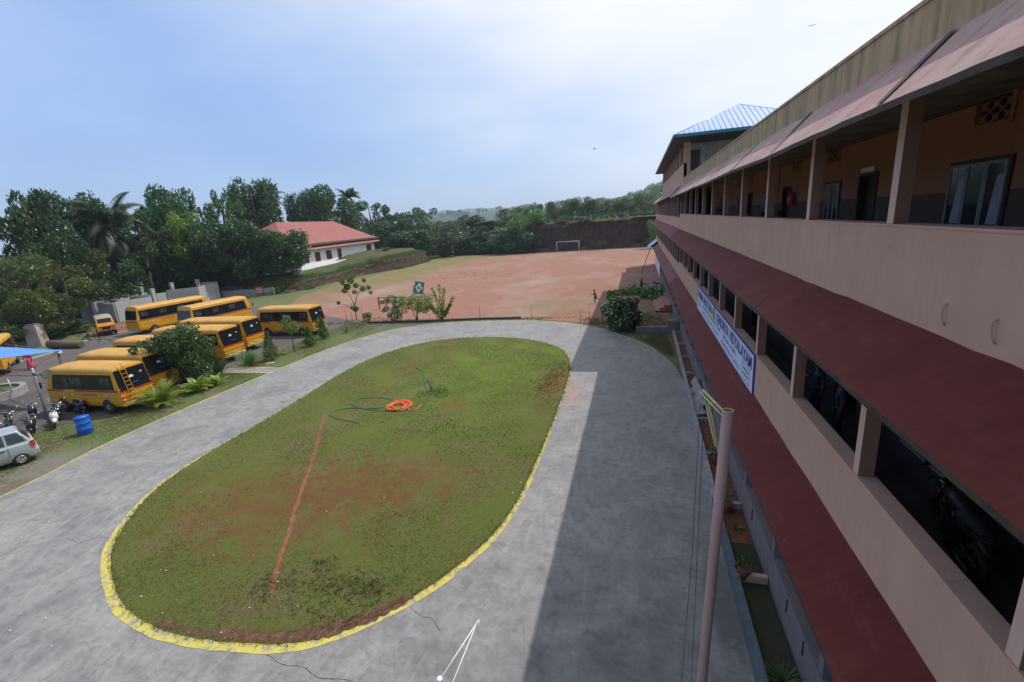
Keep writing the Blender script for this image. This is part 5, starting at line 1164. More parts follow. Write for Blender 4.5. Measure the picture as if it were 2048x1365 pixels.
def hip(z0, z1, x0, x1, y0, y1, ins, nm, m_, yi=None):
    xm = (x0+x1)/2; yi = yi or (x1-x0)/2; b = MB()
    v = [(x0, y0, z0), (x1, y0, z0), (x1, y1, z0), (x0, y1, z0), (xm, y0+yi, z1), (xm, y1-yi, z1)]
    # slightly bell-cast: a mid row
    t = .22; mid = [tuple(Vector(v[i])*(1-t)+Vector(v[j])*t-Vector((0, 0, .25))) for i, j in ((0, 4), (1, 4), (2, 5), (3, 5))]
    v += mid
    b.add(v, [(0, 1, 7, 6), (6, 7, 4), (1, 2, 8, 7), (7, 8, 5, 4), (2, 3, 9, 8), (8, 9, 5), (3, 0, 6, 9), (9, 6, 4, 5)]); o = b.build(nm, m_, hs_)
    so = o.modifiers.new('t', 'SOLIDIFY'); so.thickness = .15; return o
hip(4.2, 9.0, -Dh-1.0, .9, -1.4, Lh+1.3, 0, 'roof', M['tiles'], 9.5)
b = MB(); b.box((.92, -1.4, 4.0), (1.0, Lh+1.3, 4.35)); b.box((.7, -1.2, 3.75), (.78, Lh+1, 4.0)); HB('fascia', b, M['wood'])
b = MB(); b.add([(.02, -.6, 3.75), (.02, Lh+.8, 3.75), (1.3, Lh+1.2, 3.2), (1.3, -1.0, 3.2), (.02, -.6, 3.68), (.02, Lh+.8, 3.68), (1.3, Lh+1.2, 3.12), (1.3, -1.0, 3.12)], [(0, 3, 2, 1), (4, 5, 6, 7), (3, 7, 6, 2), (0, 4, 7, 3), (1, 2, 6, 5)]); HB('veranda_roof', b, M['stepred'])
b = MB(); b.tube([(-6.5, Lh-8.2, 9.0), (-6.5, Lh-8.2, 9.7)], [.12, .02], 6); HB('finial', b, M['white'])
wl = wallrun([((-62.8, 66.2), (-60.4, 71.5), 3.3, 2.0), ((-60.4, 71.5), (-62.8, 86), 3.5, 2.2), ((-62.8, 86), (-65.2, 101), 3.4, 2.2)], 'compound_wall', 'low whitewashed wall running in front of the red roofed house', 'white_wall')
wallrun([((-76, 67.8), (-62.9, 66.3), 3.2, 1.8)], 'compound_wall', 'low whitewashed wall turning back into the trees left of the house', 'white_wall')
r = empty('well_ring', (-59.3, 69.6, 2.25), 0, 'round grey well ring with a pale lid on the grassy bank', 'well'); b = MB(); b.tube([(0, 0, 0), (0, 0, .95)], .95, 20); b.build('ring', M['cement'], r); b = MB(); b.tube([(0, 0, .951), (0, 0, 1.05)], 1.05, 20); b.build('lid', M['paper'], r)
r = empty('timber_pile', (-62.3, 105.5, 3.5), 0, 'pile of grey timber stacked at the right end of the house', 'timber'); rr = random.Random(2)
for k in range(16):
    b = MB(); b.box((-.09, -2, -.07), (.09, 2, .07)); o = b.build('plank', M['wood'], r); o.location = (rr.uniform(-1.1, 1.1), rr.uniform(-.7, .7), .1+.09*k*.9); o.rotation_euler = (rr.uniform(-.1, .1), 0, rr.uniform(-.7, .9))

# ================================================================ TREES AND PLANTS
def quads_obj(name, V, m_, parent=None, tri=False):
    """V: (n,4,3) array of leaf quads"""
    n, k = V.shape[:2]; me = bpy.data.meshes.new(name)
    me.vertices.add(n*k); me.vertices.foreach_set('co', V.reshape(-1).astype(np.float32))
    me.loops.add(n*k); me.loops.foreach_set('vertex_index', np.arange(n*k, dtype=np.int32))
    me.polygons.add(n); me.polygons.foreach_set('loop_start', np.arange(0, n*k, k, dtype=np.int32)); me.polygons.foreach_set('loop_total', np.full(n, k, dtype=np.int32))
    me.update(calc_edges=True); me.materials.append(m_)
    o = bpy.data.objects.new(name, me); COL.objects.link(o)
    if parent: o.parent = parent
    return o
def leaves(rng, C, size, aspect=.5, out=None, flat=.0):
    """leaf quads (diamond shaped) centred on C (n,3)"""
    n = len(C); d = rng.normal(size=(n, 3)); 
    if out is not None: d = d*.8 + out
    d[:, 2] -= .25; d /= np.linalg.norm(d, axis=1)[:, None]
    nn = rng.normal(size=(n, 3)); nn[:, 2] += 1.2+flat; s = np.cross(d, nn); s /= np.linalg.norm(s, axis=1)[:, None]+1e-9
    L_ = size*rng.uniform(.6, 1.3, n)[:, None]; Wd = L_*aspect
    return np.stack([C-d*L_*.5, C+s*Wd*.5, C+d*L_*.5, C-s*Wd*.5], axis=1)
def crown_pts(rng, blobs, n):
    bl = np.array(blobs); w_ = bl[:, 3]**2; w_ /= w_.sum(); idx = rng.choice(len(bl), n, p=w_)
    u = rng.normal(size=(n, 3)); u /= np.linalg.norm(u, axis=1)[:, None]
    r = bl[idx, 3]*rng.uniform(.5, 1.08, n)**.7
    return bl[idx, :3]+u*r[:, None]*np.array([1, 1, .92]), u
def unit_blobs(rng, kind):
    """crown in a unit frame: radius 1, height -1..1"""
    B = []
    if kind == 'broad': N_ = 34
    elif kind == 'tall': N_ = 30
    else: N_ = 22
    for i in range(N_):
        z = rng.uniform(-.95, .85); a = rng.uniform(0, 2*PI)
        if kind == 'broad': R0 = math.sqrt(max(0, 1-(z*.85)**2))*rng.uniform(.45, .85); r = rng.uniform(.22, .40)
        elif kind == 'tall': R0 = (.35+.55*rng.random())*(1-.35*abs(z)); r = rng.uniform(.15, .30)
        elif kind == 'sparse': R0 = math.sqrt(max(0, 1-z*z*.8))*rng.uniform(.3, .95); r = rng.uniform(.12, .26)
        elif kind == 'layer': R0 = rng.uniform(.2, .95); z = rng.choice([-.6, -.1, .35, .75])+rng.uniform(-.1, .1); r = rng.uniform(.15, .26)
        else: R0 = math.sqrt(max(0, 1-z*z*.8))*rng.uniform(.3, .85); r = rng.uniform(.25, .4)
        B.append((R0*math.cos(a), R0*math.sin(a), z*.8, r))
    return B
VAR = {}
def variant(kind, i, nleaf, lsize, m_, aspect=.5):
    key = (kind, i)
    if key in VAR: return VAR[key]
    rng = np.random.default_rng(hash(kind) % 1000 if False else sum(map(ord, kind))+i*17)
    k2 = {'light': 'bush', 'bright': 'bush', 'pale': 'broad', 'feather': 'layer', 'olive': 'layer'}.get(kind, kind)
    P, u = crown_pts(rng, unit_blobs(rng, k2), nleaf)
    V = leaves(rng, P, lsize, aspect, out=u*.6)
    o = quads_obj('crown', V, m_); 
    # trunk with limbs, unit height 1 (foot at 0), limbs reach into the crown
    b = MB(); rr = random.Random(i+5); bend = rr.uniform(-.04, .04)
    b.tube([(0, 0, 0), (bend, 0, .3), (bend*1.6, .02, .6), (bend, .0, .88)], [.030, .022, .016, .006], 7)
    for k in range(6):
        a = rr.uniform(0, 2*PI); z = rr.uniform(.28, .62); l = rr.uniform(.16, .26); b.tube([(bend, 0, z), (bend+l*.5*math.cos(a), l*.5*math.sin(a), z+l*.6), (bend+l*math.cos(a), l*math.sin(a), z+l*1.2)], [.012, .008, .003], 5)
    t = b.build('trunk', M['bark'])
    COL.objects.unlink(o); COL.objects.unlink(t)
    VAR[key] = (o, t); return VAR[key]
KM = {'broad': ('leaf_dark', 9500, .105), 'tall': ('leaf_dark', 7000, .105), 'sparse': ('leaf_mid', 4200, .095), 'light': ('leaf_light', 3000, .13), 'bright': ('leaf_bright', 4500, .10), 'pale': ('leaf_pale', 6500, .085), 'feather': ('leaf_olive', 9000, .085), 'bush': ('leaf_dark', 3600, .11)}
cnt = {}
def tree(x, y, top, r, kind, label, base=0, group=None, low=None, name=None, vi=None, rz=None):
    mk, nl, ls = KM[kind]; c = cnt.get(kind, 0); cnt[kind] = c+1; nv = 5 if kind == 'broad' else 2
    co, to = variant(kind, (c if vi is None else vi) % nv, nl, ls, M[mk], .28 if kind == 'feather' else .5)
    root = empty(name or ('shrub' if kind == 'bush' else 'tree'), (x, y, base), 0, label, 'shrub' if kind == 'bush' else 'tree', group)
    h = top-base; frac = low if low is not None else {'tall': .12, 'sparse': .34, 'bush': .0, 'light': .45, 'feather': .12}.get(kind, .16)
    z0 = h*frac; hz = (h-z0)/2
    cr = co.copy(); COL.objects.link(cr); cr.parent = root; cr.location = (0, 0, z0+hz); cr.scale = (r*1.12, r*1.12, hz*1.08); cr.rotation_euler = (0, 0, (c*1.9) if rz is None else rz)
    tr = to.copy(); COL.objects.link(tr); tr.parent = root; s = h*.98; tr.scale = (s, s, s); tr.rotation_euler = (0, 0, c*2.3)
    return root
TREES = [
(-75.0,42.0,18.9,3.7,'tall','tall ragged dark tree rising at the left edge of the treeline'),
(-72.6,42.2,14.6,3.5,'broad','dark rounded tree right of the tall ragged tree on the left'),
(-80.4,50.6,18.1,4.0,'broad','dark domed tree left of the drooping coconut palm'),
(-80.5,51.8,13.4,4.4,'broad','deep green tree half hidden behind the drooping coconut palm'),
(-74.1,54.5,15.2,3.0,'sparse','loose leaved tree just right of the drooping coconut palm'),
(-79.4,54.0,8.8,5.1,'broad','dark low tree behind the grey block walls on the left'),
(-81.1,66.8,19.5,5.3,'broad','tall domed tree standing highest between palm and red roofed house'),
(-77.7,59.7,12.5,4.5,'broad','dark tree below and left of the tall domed tree'),
(-71.9,60.4,14.6,2.9,'light','yellow green slim tree in front of the tall domed tree'),
(-74.1,61.0,7.7,2.4,'light','small bright yellow green tree above the block walls'),
(-72.4,63.0,13.1,4.6,'broad','dark green tree right of the yellow green slim tree'),
(-72.1,69.3,19.0,2.7,'sparse','thin wispy tree with see through pale crown against the sky'),
(-77.1,81.2,21.0,5.1,'broad','dense dark tree with rounded top beside the half hidden palm'),
(-64.7,62.6,12.5,4.5,'broad','dark tree in front of the thin wispy tree'),
(-74.6,66.6,4.8,5.0,'broad','low dark tree spreading over the long grey boundary wall'),
(-66.4,69.3,11.7,4.5,'broad','dark tree behind the leafy tree at the house corner'),
(-78.7,58.4,5.1,4.2,'bush','low dark bush behind the unfinished block rooms'),
(-59.6,66.8,10.6,4.5,'broad','leafy tree in front of the left end of the red roof'),
(-84.7,105.1,19.8,3.5,'broad','small round topped tree above the red tiled roof'),
(-82.6,113.0,21.7,6.8,'broad','broad dark tree left of the slender coconut palm over the roof'),
(-85.5,123.3,15.9,6.7,'broad','dark tree around the trunk of the slender coconut palm'),
(-86.4,140.6,19.7,7.5,'sparse','airy tree right of the slender coconut palm'),
(-83.8,147.9,15.1,6.1,'broad','dark tree behind the right end of the red roof'),
(-77.5,156.9,17.2,7.2,'sparse','feathery tree standing tallest behind the far left field corner'),
(-71.5,131.8,12.7,7.0,'broad','dense green tree beside the right hip of the red roof'),
(-63.8,122.4,8.5,6.5,'broad','dark low tree between red roofed house and playing field'),
(-56.1,131.5,10.8,6.5,'pale','pale green rounded tree at the far left corner of the field'),
(-57.0,154.8,12.2,6.1,'broad','dark tree right behind the pale green rounded tree'),
(-47.1,138.2,8.3,4.7,'broad','low dark tree at the foot of the far left bank'),
(-42.2,143.9,9.7,7.2,'broad','green tree crowning the left end of the cut bank'),
(-30.7,130.4,11.8,5.4,'bright','bright green tree growing out of the cut bank edge'),
(-35.7,127.1,7.4,4.2,'bush','dark bushy tree at the foot of the cut bank'),
(-41.8,133.6,6.6,5.2,'bush','dark bushy growth left under the cut bank'),
(-69.2,40.2,9.7,4.6,'feather','feathery olive tree hanging over the left edge behind the buses'),
(-63.7,33.5,9.9,4.5,'feather','large feathery yellow olive tree at the far left edge'),
(-61.8,32.9,5.1,3.4,'feather','low feathery olive tree above the stone gate pillar'),
(4.3,119.9,7.4,2.2,'bright','light green bush showing past the far end of the school'),
]
for x, y, top, r, kind, label in TREES:
    base = 0
    if kind in ('sparse', 'broad') and -68 < x < -56 and 60 < y < 100: base = 1.9
    if 'cut bank' in label and 'crowning' in label: base = 7
    tree(x, y, top, r, kind, label, base)
GR = 'rubber trees lined up on top of the cut bank'
rr = random.Random(12)
for k in range(17):
    x = -44+k*3.0; y = 158+rr.uniform(-7, 7)
    tree(x, y, 14.2+rr.uniform(-.9, .8)-(.0 if k > 3 else 1.0), 3.0+rr.uniform(-.3, .4), 'pale', 'pale green rubber tree in the row along the top of the cut bank', 7.0, GR, low=.25)
GR2 = 'dark trees filling in behind the row of front trees'
# second rank of trees so that no bare ground shows between the named ones
for k in range(46):
    x = -95+ (k % 23)*.3 + rr.uniform(-8, 8); y = 40+k*3.1+rr.uniform(-2, 2)
    tree(x-4+(k/46)*14, y, 9.5+rr.uniform(-1.5, 2.5), 5.2+rr.uniform(-.8, 1.2), 'broad', 'dark green tree in the second rank of the treeline', 0, GR2, low=.05)
UG = 'low dark shrubs under the treeline'
for k, (x, y, h, r_) in enumerate([(-66, 65.5, 4.6, 2.6), (-70, 66.2, 5.4, 3), (-74, 66, 5.2, 3), (-63, 65.4, 3.4, 1.8), (-77, 56, 6, 3.4), (-79.5, 47, 6.5, 3.6), (-72.0, 50.0, 7.6, 2.6), (-75.5, 51.5, 9.0, 3.2), (-72.5, 62, 5.5, 3.4), (-76, 48, 6, 3.5), (-65.5, 36.5, 2.6, 2.0), (-60.5, 65.5, 2.6, 1.5), (-66, 33.5, 3.0, 2.6), (-63.5, 36.8, 1.6, 1.6), (-69, 30, 4, 3), (-62.5, 34.2, 1.5, 1.4)]):
    tree(x, y, h, r_, 'bush', 'low dark shrub among others under the treeline', 0, UG)
CB = 'scrub growing on the cut bank face'
for k, (x, y, z, h, r_) in enumerate([(-47, 134, 0, 5.0, 3.2), (-52, 133, 0, 5.5, 3.4), (-56.5, 130, 0, 4.2, 3), (-31, 126.5, 0, 3.6, 2.6), (-27.5, 127.5, 2.0, 3.4, 1.9), (-57.5, 124, 1, 3.2, 2.0), (-44, 132, 0, 3.6, 2.8), (-38.5, 129.5, 0, 5.4, 3.0)]):
    tree(x, y, z+h, r_, 'bush', 'bushy scrub on the foot of the cut bank', z, CB)
for k in range(22):
    x = -27+k*1.75; tree(x, 128.2+rr.uniform(-.2, .5), 8.9+rr.uniform(-.2, .5), 1.0+rr.uniform(-.1, .4), 'bush', 'small shrub on the lip of the cut bank', 7.9, 'small shrubs along the lip of the cut bank')

def palm(x, y, top, r, label, base=0, nf=22, tr=.19, droop=1.0, lean=.0, seed=0, fm='leaf_palm', kind='coconut_palm'):
    rng = np.random.default_rng(seed); rr = random.Random(seed)
    root = empty(kind, (x, y, base), 0, label, 'palm tree'); hc = top-base-r*.55
    b = MB(); b.tube([(lean*hc*(t**2), 0, hc*t) for t in np.linspace(0, 1, 9)], [tr*1.5, tr*1.15, tr, tr, tr*.95, tr*.9, tr*.85, tr*.85, tr*.9], 9); b.build('trunk', M['palebark'], root)
    Q = []; hx = lean*hc
    st = MB()
    for k in range(nf):
        a = 2*PI*k/nf+rr.uniform(-.15, .15); el = rr.uniform(-.35, 1.25) if k % 3 else rr.uniform(.8, 1.4); Lf = r*rr.uniform(.95, 1.25)
        p = Vector((hx, 0, hc)); d = Vector((math.cos(a)*math.cos(el), math.sin(a)*math.cos(el), math.sin(el))); pts = [p.copy()]
        for s in range(12):
            d = (d+Vector((0, 0, -.105*droop*(1+s*.05)))).normalized(); p = p+d*Lf/12; pts.append(p.copy())
        st.tube(pts, [.035*(1-i/14) for i in range(13)], 4)
        sd = Vector((-math.sin(a), math.cos(a), 0))
        for i in range(1, 13):
            for q in range(3):
                c = pts[i-1].lerp(pts[i], q/3); t = (i+q/3)/13; ll = r*.30*math.sin(PI*min(1, t*.9+.12))+.05
                dd = (pts[i]-pts[i-1]).normalized()
                for sg in (-1, 1):
                    tip = c+(sd*sg*.85+dd*.55+Vector((0, 0, -.42*droop))).normalized()*ll; w_ = dd*(.03+.012*r); m2_ = c.lerp(tip, .5)
                    Q.append([tuple(c-w_*.6), tuple(m2_-w_), tuple(tip), tuple(m2_+w_)])
    st.build('frond_stems', M['leaf_palm'], root); quads_obj('fronds', np.array(Q), M[fm], root)
    b = MB()
    for k in range(9): a = k*.7; b.sphere((hx+.3*math.cos(a), .3*math.sin(a), hc-.25-.1*(k % 3)), .15, 8)
    b.build('coconuts', M['wood'], root)
    return root
palm(-77.2, 52.9, 16.3, 6.4, 'big coconut palm with drooping fronds among the left trees', seed=3, tr=.24, droop=1.5, nf=30)
palm(-78.4, 88.2, 19.9, 3.4, 'coconut palm half hidden behind the dense dark tree', seed=5, nf=20)
palm(-82.7, 125.1, 21.7, 4.1, 'slender coconut palm standing clear above the red tiled roof', seed=7, nf=24, tr=.2, lean=-.03, base=6)

# cypress shrubs on the verge
def cypress(x, y, h, r_, label, seed):
    rng = np.random.default_rng(seed); n = 2600; z = rng.uniform(0.02, 1, n); a = rng.uniform(0, 2*PI, n)
    R0 = (1-z)**.75*(.65+.35*np.minimum(1, z*6))*(1+.22*np.sin(a*3+z*14)+.12*np.sin(a*7-z*23))*rng.uniform(.55, 1.05, n)
    P = np.stack([R0*np.cos(a)*r_, R0*np.sin(a)*r_, z*h+.08], 1); u = np.stack([np.cos(a)*.4, np.sin(a)*.4, np.ones(n)], 1)
    root = empty('cypress_shrub', (x, y, 0), 0, label, 'shrub', 'small conical cypress shrubs on the verge'); quads_obj('foliage', leaves(rng, P, .11, .5, out=u*1.5), M['leaf_cyp'], root)
    b = MB(); b.tube([(0, 0, 0), (0, 0, h*.8)], [.05, .01], 6); b.build('stem', M['bark'], root)
cypress(-27.2, 27.5, 2.15, .62, 'tallest conical cypress shrub beside the paved side path', 1)
cypress(-26.75, 31.4, 1.65, .55, 'middle conical cypress shrub right of the thin sapling', 2)
cypress(-27.25, 33.9, 1.95, .50, 'conical cypress shrub nearest the lone bus', 3)
# areca palms: clumps of arching fronds
def areca(x, y, h, n, label, seed, m_='leaf_areca', spread=.85, stemh=0):
    rng = np.random.default_rng(seed); rr = random.Random(seed); root = empty('areca_palm', (x, y, 0), 0, label, 'palm shrub'); Q = []; st = MB()
    for k in range(n):
        a = rr.uniform(0, 2*PI); el = rr.uniform(.75, 1.5); Lf = h*rr.uniform(.75, 1.1); p = Vector((rr.gauss(0, .12), rr.gauss(0, .12), stemh)); d = Vector((math.cos(a)*math.cos(el), math.sin(a)*math.cos(el), math.sin(el))); pts = [p.copy()]
        for s in range(10): d = (d+Vector((math.cos(a)*.05, math.sin(a)*.05, -.12*spread*(.3+s*.16)))).normalized(); p = p+d*Lf/10; pts.append(p.copy())
        st.tube(pts, [.016*(1-i/12) for i in range(11)], 4); sd = Vector((-math.sin(a), math.cos(a), 0))
        for i in range(2, 11):
            for q in range(2):
                c = pts[i-1].lerp(pts[i], q/2); dd = (pts[i]-pts[i-1]).normalized(); t = (i+q/2)/11; ll = .34*h*.5*math.sin(PI*min(1, t*.85+.15))+.06
                for sg in (-1, 1): tip = c+(sd*sg*.8+dd*.75+Vector((0, 0, -.15))).normalized()*ll; w_ = dd*.028; mm = c.lerp(tip, .5); Q.append([tuple(c-w_*.5), tuple(mm-w_), tuple(tip), tuple(mm+w_)])
    if stemh: st.tube([(0, 0, 0), (0, 0, stemh)], .05, 6)
    st.build('stems', M['leaf_areca'], root); quads_obj('fronds', np.array(Q), M[m_], root); return root
areca(-27.0, 18.55, 1.75, 46, 'yellow green areca palm clump right behind the bus with the ladder', 1)
areca(-26.9, 20.9, 1.25, 34, 'lower yellow green areca palm clump under the round leafy shrub', 2)
areca(-26.6, 22.0, .95, 22, 'small areca palm clump at the right foot of the round leafy shrub', 6)
areca(-28.4, 23.75, 1.9, 26, 'dark slender areca palm right of the round leafy shrub', 3, 'leaf_mid', .6)
areca(-27.9, 25.95, 1.5, 22, 'small palm with one tall frond at the side path corner', 4, 'leaf_mid', .6)
# round leafy shrub in front of the buses
def leafy(name, x, y, blobs, n, size, m_, label, cat, stems, extra=None, asp=.5, base=0):
    rng = np.random.default_rng(int(abs(x*31+y*7))); root = empty(name, (x, y, base), 0, label, cat); P, u = crown_pts(rng, blobs, n)
    quads_obj('foliage', leaves(rng, P, size, asp, out=u*.6), M[m_], root); b = MB()
    for s in stems: b.tube(s, [.05*(1-.75*i/(len(s)-1)) for i in range(len(s))], 6)
    b.build('stem', M['bark'], root)
    if extra: mm, k, sz = extra; P2, u2 = crown_pts(rng, [(a, b_, c, r*1.06) for a, b_, c, r in blobs], k); quads_obj('blossom', leaves(rng, P2, sz, .9, out=u2), M[mm], root)
    return root
rb_ = np.random.default_rng(6); B = []
for k in range(44):
    a = rb_.uniform(0, 2*PI); z = rb_.uniform(.7, 3.4); R0 = math.sqrt(max(.05, 1-((z-2.0)/1.75)**2))*2.25*rb_.uniform(.35, 1); B.append((R0*math.cos(a)*.9, R0*math.sin(a)*1.0, z, rb_.uniform(.42, .75)))
for a, r_, z in ((2.0, 1.2, 3.7), (5.6, 1.5, 3.6), (.6, 2.3, 2.7), (3.6, 2.3, 2.6), (4.4, 2.2, 2.9)): B.append((r_*math.cos(a), r_*math.sin(a), z, .25))
leafy('leafy_shrub', -29.6, 22.2, B, 15000, .18, 'leaf_mid', 'round dark green leafy shrub spreading in front of the parked buses', 'shrub', [[(0, 0, 0), (.1, 0, .7), (.5, .3, 1.9)], [(0, 0, 0), (-.2, .1, .8), (-.9, -.3, 2.2)], [(.05, 0, 0), (.1, -.4, 1), (.4, -1.1, 2.4)]])
# flowering frangipani by the field corner
B = []
for k in range(34):
    a = rb_.uniform(0, 2*PI); z = rb_.uniform(.25, 2.4); R0 = 1.45*math.sqrt(max(.1, 1-((z-1.15)/1.5)**2))*rb_.uniform(.4, 1); B.append((R0*math.cos(a), R0*math.sin(a)*.8, z, rb_.uniform(.38, .55)))
leafy('flowering_shrub', -1.15, 36.4, B, 9000, .20, 'leaf_mid', 'big dark flowering shrub with cream blossoms at the field corner', 'shrub', [[(0, 0, 0), (.1, 0, 1), (.3, .2, 1.8)], [(0, 0, 0), (-.3, 0, 1), (-.7, .2, 1.7)]], ('flower', 650, .19))
B = [(-2.4, 0, 2.35, .42), (-1.9, .2, 2.7, .35), (-1.2, 0, 2.75, .45), (-.5, .3, 2.85, .5), (.1, 0, 2.8, .45), (.7, .2, 2.8, .45), (1.4, 0, 2.75, .4), (2.0, .2, 2.8, .4), (2.6, 0, 2.9, .35), (-2.5, .1, 2.75, .3), (.9, .4, 2.5, .35), (1.7, .3, 2.55, .3)]
leafy('spreading_tree', -.2, 38.6, [(a*.82, b_, c-.15+.12*math.sin(a*5), r*.85) for a, b_, c, r in B], 1300, .24, 'leaf_bright', 'flat topped green tree spreading behind the flowering shrub', 'tree', [[(0, 0, 0), (0, .1, 1.4), (-.6, .1, 2.3), (-1.9, .1, 2.5)], [(0, 0, 1.2), (.5, .1, 2.2), (1.9, .1, 2.6)]])
# saplings and bushes along the near edge of the field
leafy('sapling', -28.9, 41.5, [(.0, 0, 4.2, .35), (-.5, 0, 3.6, .35), (-1.0, 0, 4.0, .25), (.6, 0, 3.7, .3), (1.3, 0, 3.3, .3), (2.0, 0, 3.4, .22), (-.9, 0, 3.2, .3), (.3, 0, 3.0, .25), (1.5, .1, 4.2, .22), (2.2, 0, 2.9, .2), (-1.9, 0, 1.9, .2), (.1, 0, 1.2, .3), (-.3, 0, 1.4, .2)], 1500, .20, 'leaf_mid', 'thin forked sapling with loose leaves at the near left field edge', 'tree', [[(0, 0, 0), (0, 0, 1.6), (-.5, 0, 3.0), (-.4, 0, 4.2)], [(0, 0, 1.5), (.5, 0, 2.6), (1.4, 0, 3.5), (2.1, 0, 3.8)], [(0, 0, .9), (-1.0, 0, 1.6), (-1.9, 0, 1.9)]])
leafy('small_bush', -27.3, 41.1, [(0, 0, .35, .4), (.2, .1, .6, .3), (-.2, 0, .6, .3)], 900, .12, 'leaf_mid', 'small round bush between the sapling and the yellow green shrub', 'shrub', [[(0, 0, 0), (0, 0, .5)]])
leafy('layered_shrub', -24.1, 41.0, [(0, 0, 2.2, .5), (-.7, 0, 2.0, .35), (.5, 0, 1.7, .4), (-.8, 0, 1.2, .35), (.2, 0, 1.1, .45), (0, 0, .5, .5), (.6, 0, .4, .35), (-.5, 0, .6, .3), (-1.2, 0, 1.9, .22), (-1.2, .1, 1.0, .2)], 1900, .16, 'leaf_mid', 'dark layered shrub at the left of the pale rail', 'shrub', [[(0, 0, 0), (.05, 0, 1.1), (0, 0, 2.1)]])
B = [(x, 0, z, .27) for z in (1.05, 1.5, 1.95, 2.3) for x in np.linspace(-1.7, 1.6, 9)]
leafy('yellow_green_shrub', -21.6, 41.0, [(x+rr.uniform(-.2, .2), rr.uniform(-.6, .6), z+rr.uniform(-.12, .12), r_*1.25) for x, _, z, r_ in B], 4200, .15, 'leaf_light', 'wide yellow green shrub with layered branches in front of the target board', 'shrub', [[(0, 0, 0), (.1, 0, 1.0), (-.8, 0, 1.9)], [(0, 0, 0), (-.3, 0, .9), (.9, .1, 2.0)], [(.1, 0, 0), (.2, .1, 1.1), (.2, 0, 2.1)]])
B = [(x+dx*t, 0, .4+z*t, .17) for x, dx, z in ((0, -.6, 2.7), (.1, .0, 3.0), (.2, .4, 2.6), (.3, 1.2, 1.8), (-.2, -1.2, 1.6), (.2, .9, 1.1)) for t in np.linspace(.2, 1, 8)]+[(0, 0, .5, .5), (.4, .1, .7, .4), (-.6, 0, .9, .35), (-.9, 0, 1.3, .3)]
leafy('yellow_flower_shrub', -18.9, 41.1, B, 2600, .17, 'leaf_light', 'upright bright green shrub with small yellow flowers at the right end of the rail', 'shrub', [[(0, 0, 0), (0, 0, 1.5), (-.5, 0, 3.0)], [(0, 0, 0), (.2, 0, 1.5), (.4, 0, 2.8)], [(.1, 0, 0), (.8, 0, 1.1), (1.4, 0, 2.1)]], ('yflower', 70, .11))
leafy('sapling', -27.0, 29.75, [(-.1, 0, 2.75, .3), (.5, 0, 2.3, .26), (-.3, 0, 2.0, .3), (.2, 0, 1.9, .28), (.7, 0, 2.0, .22), (-.5, 0, 2.5, .2), (0, 0, 1.6, .2)], 800, .15, 'leaf_bright', 'thin sapling with bright leaves between two cypress shrubs', 'tree', [[(0, 0, 0), (.05, 0, 1.4), (.0, 0, 2.7)]])
leafy('small_bush', -28.9, 35.5, [(0, 0, .9, .35), (.1, 0, 1.3, .28), (-.1, .1, .5, .25)], 500, .13, 'leaf_light', 'small light green bush at the rear corner of the lone bus', 'shrub', [[(0, 0, 0), (0, 0, 1.0)]])
leafy('low_weed', -26.3, 35.9, [(0, 0, .35, .25), (.1, .1, .6, .2)], 220, .12, 'leaf_light', 'low weed on the gravel spur near the drive corner', 'plant', [[(0, 0, 0), (0, 0, .5)]])
leafy('lawn_seedling', -11.3, 22.1, [(0, 0, .1, .25), (.6, .1, .08, .35), (.9, -.5, .06, .4), (-.3, -.6, .06, .3), (.4, -.3, .07, .35), (0, 0, .55, .2), (-.2, 0, .65, .15)], 1500, .07, 'leaf_mid', 'small seedling with a dark grass tuft beside the coiled hoses', 'plant', [[(0, 0, 0), (0, 0, .6)]])
# plants in the planting strip
def pot(x, y, label, h=.35, m_='leaf_mid', spiky=False):
    r = empty('plant_pot', (x, y, .14), 0, label, 'plant pot'); b = MB(); b.tube([(0, 0, 0), (0, 0, .26), (0, 0, .30)], [.11, .165, .18], 18, cap=False); b.tube([(0, 0, .24), (0, 0, .25)], .15, 14); b.build('pot', M['terracotta'], r)
    rng = np.random.default_rng(int(y*10)); P, u = crown_pts(rng, [(0, 0, .3+h*.5, h*.45)], 90); quads_obj('leaves', leaves(rng, P, .12, .35, out=u), M[m_], r)
pot(2.47, 10.3, 'terracotta pot standing on the near end of the blue grey kerb divider'); pot(2.55, 13.0, 'terracotta pot between the second and third divider slabs'); pot(2.66, 15.8, 'terracotta pot beside the pole top in the planter'); 
def spiky(x, y, z, h, n, label, seed, m_='leaf_pale'):
    rr = random.Random(seed); r = empty('spiky_plant', (x, y, z), 0, label, 'plant'); Q = []
    for k in range(n):
        a = 2*PI*k/n+rr.uniform(-.3, .3); el = rr.uniform(.25, 1.35); p = Vector((0, 0, 0)); d = Vector((math.cos(a)*math.cos(el), math.sin(a)*math.cos(el), math.sin(el))); sd = Vector((-math.sin(a), math.cos(a), 0)); L_ = h*rr.uniform(.7, 1.1); pts = []
        for s in range(6): pts.append((p.copy(), .022*(1-s/6.2))); d = (d+Vector((0, 0, -.16))).normalized(); p = p+d*L_/5
        for (p0, w0), (p1, w1) in zip(pts[:-1], pts[1:]): Q.append([tuple(p0-sd*w0), tuple(p0+sd*w0), tuple(p1+sd*w1), tuple(p1-sd*w1)])
    quads_obj('leaves', np.array(Q), M[m_], r); return r
spiky(2.62, 7.6, .2, .55, 34, 'large spiky striped plant in the grass part of the planter', 1); 
